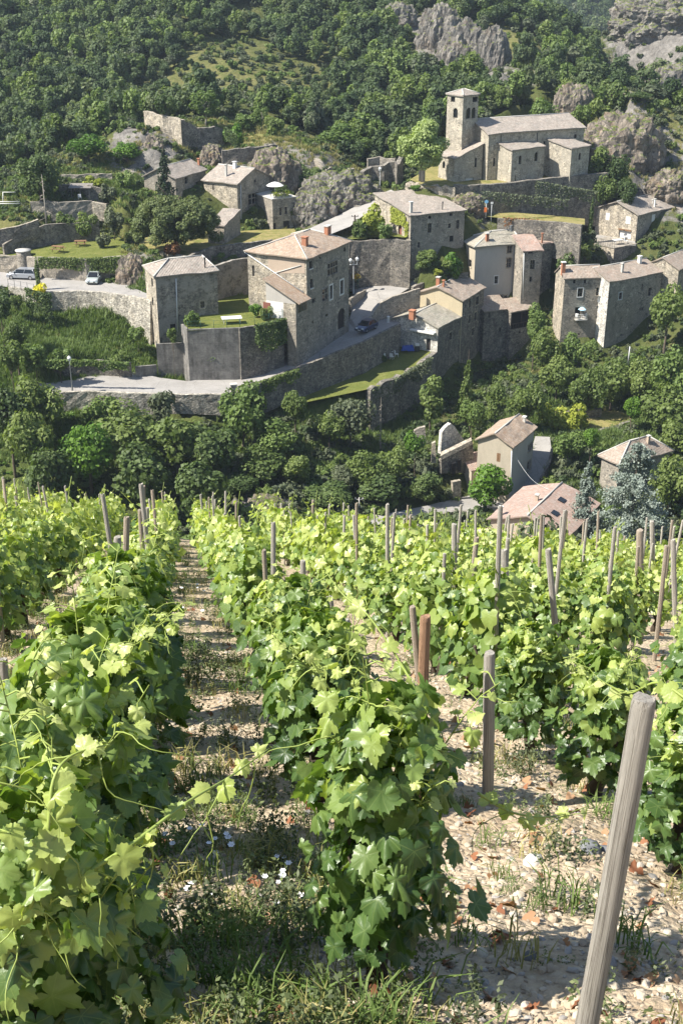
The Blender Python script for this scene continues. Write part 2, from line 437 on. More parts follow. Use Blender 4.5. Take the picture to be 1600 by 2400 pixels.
sheet('garden_lawn', 'lawn', [(600, 960, 5.0), (690, 948, 5.2), (800, 925, 5.9), (880, 908, 6.4), (960, 868, 6.7), (1015, 834, 7), (1022, 805, 7), (938, 770, 7.2), (860, 850, 6.5), (770, 905, 5.6)])
sheet('picnic_lawn', 'lawn', [(-40, 600, 19.1), (50, 602, 19.3), (100, 606, 19.8), (200, 608, 20.1), (300, 600, 20.1), (290, 560, 20.3), (235, 540, 20.4), (150, 555, 20.2), (60, 590, 19.5), (-40, 585, 19.3)])
sheet('churchyard', 'meadow', [(1060, 436), (1180, 431), (1260, 423), (1428, 408), (1428, 360), (1300, 330), (1110, 370), (1010, 390), (960, 420), (1000, 437)], 26.4)
sheet('pine_terrace', 'meadow', [(335, 588), (440, 604), (560, 575), (640, 562), (700, 560), (690, 535), (560, 540), (430, 540), (320, 560)], 19.8)
strip('upper_lane', 'asphalt', [(722, 536, 765, 552, 20.8), (775, 512, 820, 530, 21.4), (812, 494, 846, 508, 22.2), (850, 473, 882, 485, 23.2), (885, 456, 912, 466, 24.0), (915, 444, 936, 452, 24.6)])
sheet('church_path', 'meadow', [(1085, 488), (1095, 502), (1190, 512), (1300, 518), (1370, 526), (1370, 512), (1300, 505), (1190, 496), (1120, 486)], 22.0)
sheet('car_park', 'asphalt', [(1255, 560), (1262, 606), (1345, 590), (1400, 560), (1400, 545), (1330, 548)], 16.5)
strip('valley_road', 'asphalt', [(-900, 1560, -900, 1700, .5), (100, 1360, 150, 1400, -.6), (590, 1262, 630, 1300, -1.6), (720, 1238, 740, 1262, -2), (900, 1205, 900, 1226, -2.7), (1000, 1185, 1000, 1206, -3.6),
      (1060, 1170, 1100, 1195, -4.2), (1150, 1150, 1200, 1200, -4.6), (1205, 1140, 1262, 1150, -4), (1228, 1095, 1282, 1100, -2.6), (1246, 1050, 1292, 1055, -1), (1254, 1022, 1288, 1024, .1)])
sheet('garden_plot', 'meadow', [(1310, 975), (1310, 1005), (1400, 1008), (1480, 985), (1470, 965), (1420, 962)], -.2)
sheet('ivy_garden', 'lawn', [(818, 560), (870, 556), (915, 553), (960, 557), (945, 545), (900, 530), (840, 540)], 20.4)
sheet('house_terrace', 'asphalt', [(1388, 570), (1440, 580), (1490, 574), (1480, 540), (1400, 545)], 16.9)

# ------------------------------------------------------------------ terrain
CP = []
def gp(*a):
    for px, py, Y in a: CP.append(tuple(pY(px, py, Y)))
for x in (-75, -45, -25, -10, 5, 20, 40, 70):
    for Y, z in ((20, 47.5), (27, 44.2), (40, 36.8), (60, 26.5), (80, 15.5), (100, 5.0), (112, .2)):
        CP.append((x, Y, z - max(0, x) * .04))
for x, Y, z in ((-70, 125, -2), (-45, 122, -3.5), (-25, 125, -3.5), (-8, 128, -2.5), (6, 136, -3.2), (18, 130, -4.5), (30, 130, -4.5), (50, 130, -3), (80, 135, 0),
                (-45, 136, 2), (-30, 138, 2.5), (-18, 138, 1.5), (-45, 145, 6), (-30, 146, 5.5), (-18, 147, 5), (-70, 145, 9), (-80, 170, 17), (-8, 148, 3), (-2, 143, .5), (8, 150, -1.5), (5, 158, 0), (12, 162, .3),
                (20, 160, .5), (27, 165, 1.4), (36, 150, -1), (45, 165, 1), (60, 165, 6), (60, 185, 12), (35, 180, 4.5), (45, 183, 5), (28, 176, 2.5), (20, 172, 1), (14, 167, -.3), (17.5, 171, .2), (20.5, 175, .6), (23.5, 178, 1), (27, 180, 1.6), (20, 178, .6), (21.5, 181, .8), (24, 182.5, 1.2), (27, 183.6, 1.8), (30, 184, 2.6), (24.5, 185, 2.5), (33, 181, 3.5), (80, 190, 20), (25, 190, 8), (32, 196, 13), (48, 196, 14)):
    CP.append((x, Y, z))
gp((700, 1015, 147.5), (640, 1075, 141), (720, 1195, 133.5), (620, 1190, 131), (150, 840, 150), (250, 808, 160), (120, 802, 160), (30, 760, 158), (310, 792, 161), (20, 640, 172),
   (310, 640, 170), (330, 600, 175), (290, 620, 176), (100, 520, 187), (200, 515, 188), (30, 500, 186), (20, 460, 196), (120, 460, 194), (220, 460, 194), (300, 470, 190), (160, 420, 200), (250, 415, 202), (340, 430, 203), (350, 330, 212), (345, 290, 216),
   (440, 380, 211.5), (500, 380, 213.5), (460, 284, 226), (560, 298, 227), (620, 308, 225), (680, 338, 219), (745, 358, 214), (570, 380, 209), (640, 440, 205), (700, 510, 201), (740, 470, 206), (790, 480, 205), (660, 350, 214), (830, 440, 209), (900, 420, 214),
   (580, 560, 186), (640, 545, 189), (700, 545, 193), (0, 425, 232), (150, 340, 250), (60, 200, 290), (200, 100, 320), (0, 0, 345), (330, 240, 262), (520, 235, 245), (700, 250, 252), (800, 340, 236), (500, 100, 300), (420, 0, 332), (650, 50, 332), (640, 160, 285),
   (800, 150, 300), (880, 260, 262), (900, 360, 240), (850, 0, 365), (1200, 250, 250), (1150, 195, 264), (1000, 5, 335), (1100, 100, 302), (1050, 170, 284), (950, 80, 310), (1160, 10, 342), (1250, 92, 312), (1370, 172, 276), (1280, 200, 258),
   (1300, 212, 240), (1340, 208, 239), (1370, 206, 238), (1410, 206, 237), (1450, 212, 236), (1490, 225, 235), (1540, 255, 231), (1600, 300, 228), (1400, 300, 222), (1430, 390, 211), (1500, 340, 220), (1560, 450, 214), (1600, 380, 220), (1480, 460, 207), (1440, 480, 205),
   (900, 562, 186), (850, 562, 187), (980, 455, 198), (1040, 466, 197), (1020, 615, 184), (1100, 508, 193), (1200, 545, 192), (1300, 540, 196), (1380, 560, 198), (1050, 640, 181), (1000, 620, 182))
for p in ((52, 262, 26), (70, 280, 26), (45, 300, 27), (75, 330, 22), (60, 380, 15), (100, 380, 15), (20, 380, 47), (-20, 420, 60), (-90, 420, 72), (-160, 420, 90), (-150, 330, 60), (-140, 250, 36), (-120, 200, 24), (60, 420, 10), (140, 420, 10), (170, 300, 40), (120, 230, 40), (130, 180, 30), (150, 120, 15), (-150, 120, 8), (150, 30, 44), (-150, 30, 46), (-60, 235, 24), (-90, 215, 24)):
    CP.append(p)
gp((1480, 232, 300), (1560, 100, 335), (1620, 0, 360), (1440, 130, 335), (1590, 200, 300))
CP = np.array(CP)
def rbf_fit(P):
    d = np.linalg.norm(P[:, None, :2] - P[None, :, :2], axis=2)
    n = len(P); A = np.zeros((n + 3, n + 3)); A[:n, :n] = d + np.eye(n) * -.4
    A[:n, n] = 1; A[:n, n + 1:] = P[:, :2]; A[n:, :n] = A[:n, n:].T
    return np.linalg.solve(A, np.concatenate([P[:, 2], np.zeros(3)]))
RW = rbf_fit(CP)
def rbf(x, y):
    out = np.zeros(x.shape)
    q = np.stack([x.ravel(), y.ravel()], 1)
    res = np.empty(len(q))
    for i in range(0, len(q), 20000):
        b = q[i:i + 20000]
        d = np.linalg.norm(b[:, None] - CP[None, :, :2], axis=2)
        res[i:i + 20000] = d @ RW[:-3] + RW[-3] + b @ RW[-2:]
    return res.reshape(x.shape)
def seg_dist(x, y, P):                                 # signed distance to polygon (negative inside)
    n = len(P); d = np.full(x.shape, 1e9); ins = np.zeros(x.shape, bool)
    for i in range(n):
        ax, ay = P[i][:2]; bx, by = P[(i + 1) % n][:2]
        ex, ey = bx - ax, by - ay
        t = np.clip(((x - ax) * ex + (y - ay) * ey) / (ex * ex + ey * ey + 1e-9), 0, 1)
        d = np.minimum(d, np.hypot(x - ax - t * ex, y - ay - t * ey))
        c = ((ay > y) != (by > y)) & (x < (bx - ax) * (y - ay) / ((by - ay) if by != ay else 1e-9) + ax)
        ins ^= c
    return np.where(ins, -d, d)
def vnoise(x, y, sc, seed):                            # smooth value noise
    r = np.random.default_rng(seed).random((64, 64))
    fx, fy = x / sc, y / sc
    ix, iy = np.floor(fx).astype(int), np.floor(fy).astype(int)
    tx, ty = fx - ix, fy - iy
    tx = tx * tx * (3 - 2 * tx); ty = ty * ty * (3 - 2 * ty)
    g = lambda i, j: r[i % 64, j % 64]
    return (g(ix, iy) * (1 - tx) + g(ix + 1, iy) * tx) * (1 - ty) + (g(ix, iy + 1) * (1 - tx) + g(ix + 1, iy + 1) * tx) * ty - .5
ROCKS = [(pY(345, 350, 212), 7, 1), (pY(640, 400, 210), 9, .9), (pY(760, 450, 206), 9, .9), (pY(560, 380, 209), 5, .8), (pY(310, 620, 172), 6, .8), (pY(1480, 330, 222), 11, .85), (pY(1400, 290, 224), 8, .7), (pY(1570, 440, 214), 9, .9), (pY(1330, 230, 240), 7, .75),
         (pY(1070, 100, 300), 11, .85), (pY(1130, 150, 285), 8, .85), (pY(1010, 40, 322), 9, .75), (pY(1560, 60, 340), 18, .9), (pY(1570, 200, 300), 9, .85), (pY(1200, 190, 268), 9, .7), (pY(620, 1190, 131), 5, .8), (pY(1110, 500, 198), 5, .6)]
DRY = [(pY(600, 310, 222), 12, 1), (pY(700, 345, 218), 9, 1), (pY(470, 280, 218), 6, .8), (pY(200, 410, 202), 10, .7), (pY(1450, 280, 226), 14, .5), (pY(480, 150, 285), 25, .3), (pY(600, 180, 280), 22, .35), (pY(1250, 100, 308), 16, .5), (pY(700, 1015, 147), 6, 1), 
       (pY(150, 520, 187), 8, .8), (pY(1550, 380, 218), 10, .5), (pY(290, 590, 178), 6, .6), (pY(740, 950, 150), 6, .7), (pY(30, 490, 188), 8, .5)]
LUSH = [(pY(200, 800, 156), 16, 1), (pY(740, 950, 151), 10, .9), (pY(850, 900, 158), 8, .9), (pY(560, 1010, 145), 8, .6), (pY(1400, 990, 158), 14, .8), (pY(120, 790, 156), 12, 1), (pY(300, 800, 157), 8, 1), (pY(200, 420, 200), 10, .7)]
def height(x, y, fine=True):
    z = rbf(x, y)
    rk = np.zeros(x.shape)
    for c, r, wgt in ROCKS: rk = np.maximum(rk, wgt * np.clip(1.5 - np.hypot(x - c.x, (y - c.y) * .8) / r, 0, 1))
    if fine:
        z = z + vnoise(x, y, 9, 1) * 1.3 + vnoise(x, y, 3.2, 2) * .6 + rk * (vnoise(x, y, 5.5, 3) * 3.6 + vnoise(x, y, 2.1, 4) * 2.0)
        z = np.where(y > 225, z + vnoise(x, y, 40, 5) * 7 * np.clip((y - 225) / 60, 0, 1), z)
    for P, drop, bl in sorted(SHEETS, key=lambda q: -np.mean([p[2] for p in q[0]])):
        xs, ys = [p[0] for p in P], [p[1] for p in P]
        mk = (x > min(xs) - 8) & (x < max(xs) + 8) & (y > min(ys) - 8) & (y < max(ys) + 8)
        if not mk.any(): continue
        A = np.c_[np.array(P)[:, :2], np.ones(len(P))]
        co = np.linalg.lstsq(A, np.array(P)[:, 2], rcond=None)[0]
        sx, sy = x[mk], y[mk]
        d = seg_dist(sx, sy, P)
        zp = co[0] * sx + co[1] * sy + co[2] - drop
        zz = z[mk]
        t = np.clip((d + np.where(zz > zp, -1.0, 1.7)) / bl, 0, 1)
        z[mk] = np.where(d < 6, zp * (1 - t) + zz * t, zz)
    return z, rk
def axis(parts):
    out = []
    for a, b, s in parts:
        out += list(np.arange(a, b, s))
    return np.array(out + [parts[-1][1]])
gx = axis([(-420, -180, 24), (-180, -70, 4), (-70, 78, .85), (78, 180, 4), (180, 440, 24)])
gy = axis([(21, 112, 1.6), (112, 250, .85), (250, 421, 1.8)])
X, Y = np.meshgrid(gx, gy)
Z, RK = height(X, Y)
DR = np.zeros(X.shape)
for c, r, wgt in DRY: DR = np.maximum(DR, wgt * np.clip(1.5 - np.hypot(X - c.x, Y - c.y) / r, 0, 1))
LU = np.zeros(X.shape)
for c, r, wgt in LUSH: LU = np.maximum(LU, wgt * np.clip(1.5 - np.hypot(X - c.x, Y - c.y) / r, 0, 1))
ny, nx = X.shape
idx = np.arange(nx * ny).reshape(ny, nx)
F = np.stack([idx[:-1, :-1], idx[:-1, 1:], idx[1:, 1:], idx[1:, :-1]], -1).reshape(-1, 4)
RKc = RK
tag(npmesh('hillside_terrain', np.stack([X, Y, Z], -1).reshape(-1, 3), F, M['terrain'], att={'rock': RKc.ravel(), 'dry': DR.ravel(), 'lush': LU.ravel()}, smooth=True), kind='structure')
def hz(x, y):                                          # ground height under a point, from the finished grid
    i = min(max(np.searchsorted(gx, x) - 1, 0), nx - 2); j = min(max(np.searchsorted(gy, y) - 1, 0), ny - 2)
    tx, ty = (x - gx[i]) / (gx[i + 1] - gx[i]), (y - gy[j]) / (gy[j + 1] - gy[j])
    return float((Z[j, i] * (1 - tx) + Z[j, i + 1] * tx) * (1 - ty) + (Z[j + 1, i] * (1 - tx) + Z[j + 1, i + 1] * tx) * ty)
# far valley side and plain out to the horizon
fx = np.linspace(-700, 900, 90); fy = np.concatenate([np.linspace(405, 1350, 70), np.linspace(1400, 4500, 25)])
FX, FY = np.meshgrid(fx, fy)
FZ = 4 + np.clip(FY - 620, 0, 700) * .24 * (1 - .25 * np.tanh((FX - 160) / 160)) + np.clip(-FX - 60, 0, 700) * .32 * np.clip((FY - 400) / 60, 0, 1) + vnoise(FX, FY, 90, 8) * 26 * np.clip((FY - 420) / 60, 0, 1) + np.clip(FY - 1320, 0, 4000) * .05
n2, n1 = FX.shape
ii = np.arange(n1 * n2).reshape(n2, n1)
FF = np.stack([ii[:-1, :-1], ii[:-1, 1:], ii[1:, 1:], ii[1:, :-1]], -1).reshape(-1, 4)
tag(npmesh('far_hills', np.stack([FX, FY, FZ], -1).reshape(-1, 3), FF, M['terrain'], att={'rock': np.zeros(FX.size), 'dry': np.zeros(FX.size)}, smooth=True), kind='structure')
def far_z(x, y):
    i = min(max(np.searchsorted(fx, x) - 1, 0), n1 - 2); j = min(max(np.searchsorted(fy, y) - 1, 0), n2 - 2)
    return float(FZ[j, i])

# ------------------------------------------------------------------ walls
def wall(name, label, cat, pts, mat, th=.5, rough=.05, bot=None, coping=None, group=None, front=-1, lean=0.0, step=.8):
    """pts: (px, py, z_top, z_bottom): a thick masonry wall, its face on the side of the viewer."""
    P = [(pz(a, b, zt), zb) for a, b, zt, zb in pts]
    Q = []
    for i in range(len(P) - 1):
        (p, b0), (q, b1) = P[i], P[i + 1]
        n = max(1, int(((q - p).to_2d()).length / step))
        for k in range(n):
            t = k / n; Q.append((p.lerp(q, t), b0 + (b1 - b0) * t))
    Q.append(P[-1])
    m = MB(); rows = 5; pr = []
    for i, (p, b) in enumerate(Q):
        t = (Q[min(i + 1, len(Q) - 1)][0] - Q[max(i - 1, 0)][0]).to_2d().normalized()
        nrm = Vector((-t.y, t.x))
        if nrm.y < 0: nrm = -nrm
        top = p.z + random.uniform(-rough, rough)
        fr = []
        for r in range(rows + 1):
            z = b + (top - b) * r / rows
            jit = random.uniform(-1, 1) * min(.07, rough)
            of = -lean * (1 - r / rows)
            fr.append(Vector((p.x + nrm.x * (jit + of), p.y + nrm.y * (jit + of), z)))
        pr.append((fr, Vector((p.x + nrm.x * th, p.y + nrm.y * th, top)), Vector((p.x + nrm.x * th, p.y + nrm.y * th, b))))
    for i in range(len(pr) - 1):
        a, b = pr[i], pr[i + 1]
        for r in range(rows):
            q = [a[0][r], b[0][r], b[0][r + 1], a[0][r + 1]]
            m.face(q)
        m.face([a[0][rows], b[0][rows], b[1], a[1]], 1 if coping else 0)
        m.face([b[2], a[2], a[1], b[1]])
    for e in (pr[0], pr[-1]):
        m.face([e[2], e[0][0], e[0][rows], e[1]])
    # faces outwards
    c = sum((q[0] for q in Q), Vector()) / len(Q)
    o = m.build(name, [M[mat], M[coping]] if coping else M[mat], at=(c.x, c.y, min(b for _, b in Q)))
    bm = bmesh.new(); bm.from_mesh(o.data); bmesh.ops.remove_doubles(bm, verts=bm.verts, dist=1e-4); bmesh.ops.recalc_face_normals(bm, faces=bm.faces); bm.to_mesh(o.data); bm.free()
    return tag(o, label, cat, group)
wall('retaining_wall', 'long sunlit pale rubble wall holding up the road where the two pale cars stand', 'retaining wall', [(20, 672, 17.5, 11), (110, 684, 17.4, 11), (180, 682, 17.4, 10.5), (240, 685, 17.4, 10.5), (300, 693, 17.4, 10.5), (352, 705, 17.4, 11)], 'stone_light', .6, .05, lean=.5)
wall('retaining_wall', 'dark shaded low rubble wall behind the wide bend of the lower road', 'retaining wall', [(60, 858, 11.4, 8), (150, 852, 11.4, 8), (230, 845, 11.4, 8), (305, 850, 11.2, 8)], 'stone_dark_shade', .5, .12)
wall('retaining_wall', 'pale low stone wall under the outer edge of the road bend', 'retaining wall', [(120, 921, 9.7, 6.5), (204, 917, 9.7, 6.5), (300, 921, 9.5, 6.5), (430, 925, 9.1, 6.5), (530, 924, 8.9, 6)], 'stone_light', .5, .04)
wall('road_wall', 'dark ivy-stained stone wall rising beside the road above the garden lawn', 'retaining wall', [(556, 912, 9.3, 5), (606, 900, 9.3, 5), (660, 876, 9.5, 5), (722, 853, 9.8, 5), (801, 821, 10.5, 5), (854, 800, 11.0, 5.5), (938, 758, 11.2, 6.5)], 'stone_dark_shade', .45, .04)
wall('parapet_wall', 'curved parapet wall with a sunlit top beside the upper road', 'retaining wall', [(866, 757, 11.7, 9.8), (872, 740, 12.2, 9.8), (880, 724, 12.8, 10), (892, 709, 13.3, 10), (920, 695, 13.9, 10), (960, 683, 14.4, 10), (985, 676, 14.6, 10)], 'stone', .45, .04)
wall('retaining_wall', 'narrow low stone wall below the street lamp with two heads', 'retaining wall', [(822, 700, 13.2, 10.5), (836, 690, 13.2, 10.5), (858, 678, 13.2, 12)], 'stone', .4, .03)
wall('concrete_wall', 'tall stained grey concrete wall holding up the terrace lawn', 'retaining wall', [(438, 772, 15.75, 8), (561, 768, 15.75, 8)], 'concrete', .3, .0)
wall('concrete_wall', 'lower stepped wing of the concrete wall, left of the tall section', 'retaining wall', [(366, 806, 13.2, 8), (440, 803, 13.2, 8)], 'concrete', .3, .0)
wall('concrete_wall', 'lowest concrete wall stub at the road bend with white streaks', 'retaining wall', [(318, 859, 10.6, 8), (367, 855, 10.4, 8)], 'concrete', .3, .0)
wall('concrete_wall', 'short sunlit return of the tall concrete wall', 'retaining wall', [(424, 759, 15.75, 8), (438, 772, 15.75, 8)], 'concrete', .3, .0)
wall('retaining_wall', 'dark shaded ivy-hung wall continuing right of the concrete wall to the big house', 'retaining wall', [(561, 769, 15.75, 8), (610, 761, 15.75, 8), (664, 747, 15.75, 8.4)], 'stone_dark_shade', .35, .04)
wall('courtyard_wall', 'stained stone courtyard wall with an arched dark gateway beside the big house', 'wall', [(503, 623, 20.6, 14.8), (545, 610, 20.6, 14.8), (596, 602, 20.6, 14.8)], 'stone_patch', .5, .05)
wall('retaining_wall', 'sunlit rubble wall under the umbrella pine terrace', 'retaining wall', [(330, 582, 20.2, 15), (380, 592, 20.2, 15), (440, 602, 20.2, 15)], 'stone_warm_lit', .5, .1)
wall('retaining_wall', 'shaded rubble wall with yellow flowers along its top, right of the pine terrace', 'retaining wall', [(440, 600, 20.3, 15), (500, 578, 20.8, 16), (560, 570, 20.8, 16), (640, 562, 20.8, 17)], 'stone_dark_shade', .5, .08)
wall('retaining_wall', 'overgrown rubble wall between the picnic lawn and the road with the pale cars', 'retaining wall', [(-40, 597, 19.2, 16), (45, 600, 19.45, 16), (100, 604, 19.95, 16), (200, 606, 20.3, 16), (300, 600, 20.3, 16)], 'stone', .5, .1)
wall('garden_wall', 'dark shaded retaining wall at the back of the picnic lawn', 'retaining wall', [(8, 572, 20.9, 19), (50, 548, 22, 19.5), (105, 527, 23, 19.5), (170, 522, 23, 19.5), (232, 516, 23.2, 19.5)], 'stone_dark_shade', .5, .08)
wall('garden_wall', 'sloping dry-stone wall along the garden steps at the left edge', 'wall', [(-30, 545, 22.6, 20), (45, 528, 23.4, 21), (90, 514, 24, 21.5)], 'stone_dark_shade', .5, .06, coping='stone_warm_lit')
wall('garden_wall', 'grey rubble terrace wall below the dark spreading yew', 'retaining wall', [(70, 473, 25.4, 22), (140, 473, 25.4, 22.4), (216, 470, 25.4, 22.6)], 'stone', .5, .06)
wall('garden_wall', 'short sunlit end of the grey terrace wall', 'retaining wall', [(215, 472, 25.3, 22.5), (248, 478, 25.0, 22.3)], 'stone_warm_lit', .5, .04)
wall('garden_wall', 'upper low terrace wall below the two bright green trees', 'retaining wall', [(140, 409, 27.9, 26), (200, 408, 28, 26), (262, 407, 28, 26)], 'stone', .4, .08)
wall('garden_wall', 'broken low wall behind the pointed spruce', 'wall', [(270, 446, 26, 24), (310, 444, 26, 24), (352, 440, 26, 24)], 'stone_warm_lit', .4, .15)
wall('church_wall', 'high grey retaining wall under the church', 'retaining wall', [(1062, 433, 26.7, 19), (1100, 434, 26.7, 19), (1180, 430, 26.7, 19), (1254, 421, 26.8, 19), (1340, 412, 26.9, 19), (1425, 404, 27.1, 18)], 'stone_dark_shade', .8, .06)
wall('lane_wall', 'shaded low wall below the path under the church', 'retaining wall', [(1165, 512, 22.2, 17), (1230, 516, 22.2, 17), (1300, 519, 22.2, 16.5), (1362, 527, 22.2, 16)], 'stone_dark_shade', .5, .05)
wall('retaining_wall', 'sunlit rubble bank wall left of the church front', 'retaining wall', [(950, 425, 26.3, 23), (990, 432, 26.4, 22), (1030, 436, 26.5, 21), (1066, 436, 26.6, 20)], 'stone_warm_lit', .6, .3)
wall('retaining_wall', 'dark retaining wall below the ivy-clad house and its garden', 'retaining wall', [(818, 566, 20.3, 12.5), (870, 563, 20.4, 12.5), (915, 560, 20.6, 13), (962, 564, 20.6, 13)], 'stone_dark_shade', .5, .1)
wall('retaining_wall', 'shaded bank wall behind the road at the foot of the shrubs', 'retaining wall', [(850, 640, 15, 12.5), (910, 628, 15.3, 13), (960, 622, 15.6, 13.5)], 'stone_dark_shade', .5, .15)
wall('castle_wall', 'sunlit side of the ruined castle wall on its rock', 'ruin', [(336, 258, 35.6, 33), (352, 264, 35.4, 32.5), (380, 270, 35.3, 32), (400, 275, 35.0, 30), (424, 280, 34.9, 27.5)], 'stone_warm_lit', .8, .12)
wall('castle_wall', 'tall shaded face of the ruined castle wall with a ragged top', 'ruin', [(424, 280, 34.9, 26), (444, 287, 34.3, 26), (462, 298, 33.3, 26), (480, 299, 33.2, 26), (505, 296, 33.3, 26), (522, 300, 32.9, 26), (528, 316, 31.6, 26)], 'stone_dark_shade', .8, .1)
wall('castle_wall', 'low shaded stretch of castle wall below the dry meadow', 'ruin', [(520, 352, 30.6, 26.5), (560, 348, 30.8, 26), (610, 342, 31, 26), (650, 338, 31, 27)], 'stone_dark_shade', .8, .15)
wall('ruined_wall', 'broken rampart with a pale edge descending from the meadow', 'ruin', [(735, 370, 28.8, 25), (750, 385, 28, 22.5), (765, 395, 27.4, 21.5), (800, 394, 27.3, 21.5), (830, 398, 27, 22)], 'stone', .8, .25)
wall('ruined_wall', 'roofless ruin with a ragged stepped top beside the lane to the church', 'ruin', [(852, 400, 27.2, 22), (872, 390, 27.6, 22.5), (900, 390, 27.6, 23), (912, 380, 28.2, 23), (925, 376, 28.5, 23), (930, 388, 27.8, 23.5), (936, 384, 28, 23.5), (945, 366, 29, 24)], 'stone_dark_shade', .8, .2)
wall('ruined_wall', 'far rubble wall inside the roofless ruin', 'ruin', [(862, 372, 28.2, 24), (890, 368, 28.4, 24), (925, 372, 28.3, 24)], 'stone', .6, .2)
wall('terrace_wall', 'shaded garden terrace wall above the vegetable plot', 'retaining wall', [(1290, 968, .9, -1.5), (1340, 964, .9, -1), (1410, 958, 1.1, -1)], 'stone_dark_shade', .5, .1)
wall('terrace_wall', 'low overgrown wall below the vegetable plot', 'retaining wall', [(1400, 1010, -.1, -3), (1440, 1000, -.1, -3), (1485, 985, .1, -3)], 'stone_dark_shade', .5, .12)
wall('garden_wall', 'shaded wall holding up the hedge left of the grey rendered house', 'retaining wall', [(968, 672, 14.4, 4), (1005, 657, 14.9, 4), (1050, 646, 15.2, 4), (1098, 640, 15.4, 4)], 'stone_dark_shade', .5, .08)
wall('rampart_wall', 'high dark wall below the garden lawn and the yellow house', 'retaining wall', [(868, 912, 6.4, -2), (920, 890, 6.6, -2), (965, 868, 6.8, -1.5), (1012, 836, 7.1, -1), (1024, 828, 7.2, -1)], 'stone_dark_shade', .8, .25)
wall('lane_wall', 'low shaded wall along the lane to the right of the cream house', 'wall', [(1296, 1052, -.2, -2), (1290, 1085, -1.6, -3.5), (1270, 1120, -2.8, -5)], 'stone_dark_shade', .35, .06)
wall('retaining_wall', 'low wall below the valley road beside the bright green tree', 'retaining wall', [(1000, 1212, -3.4, -6), (1060, 1200, -4, -6.5), (1110, 1198, -4.2, -6.5)], 'stone', .4, .05)

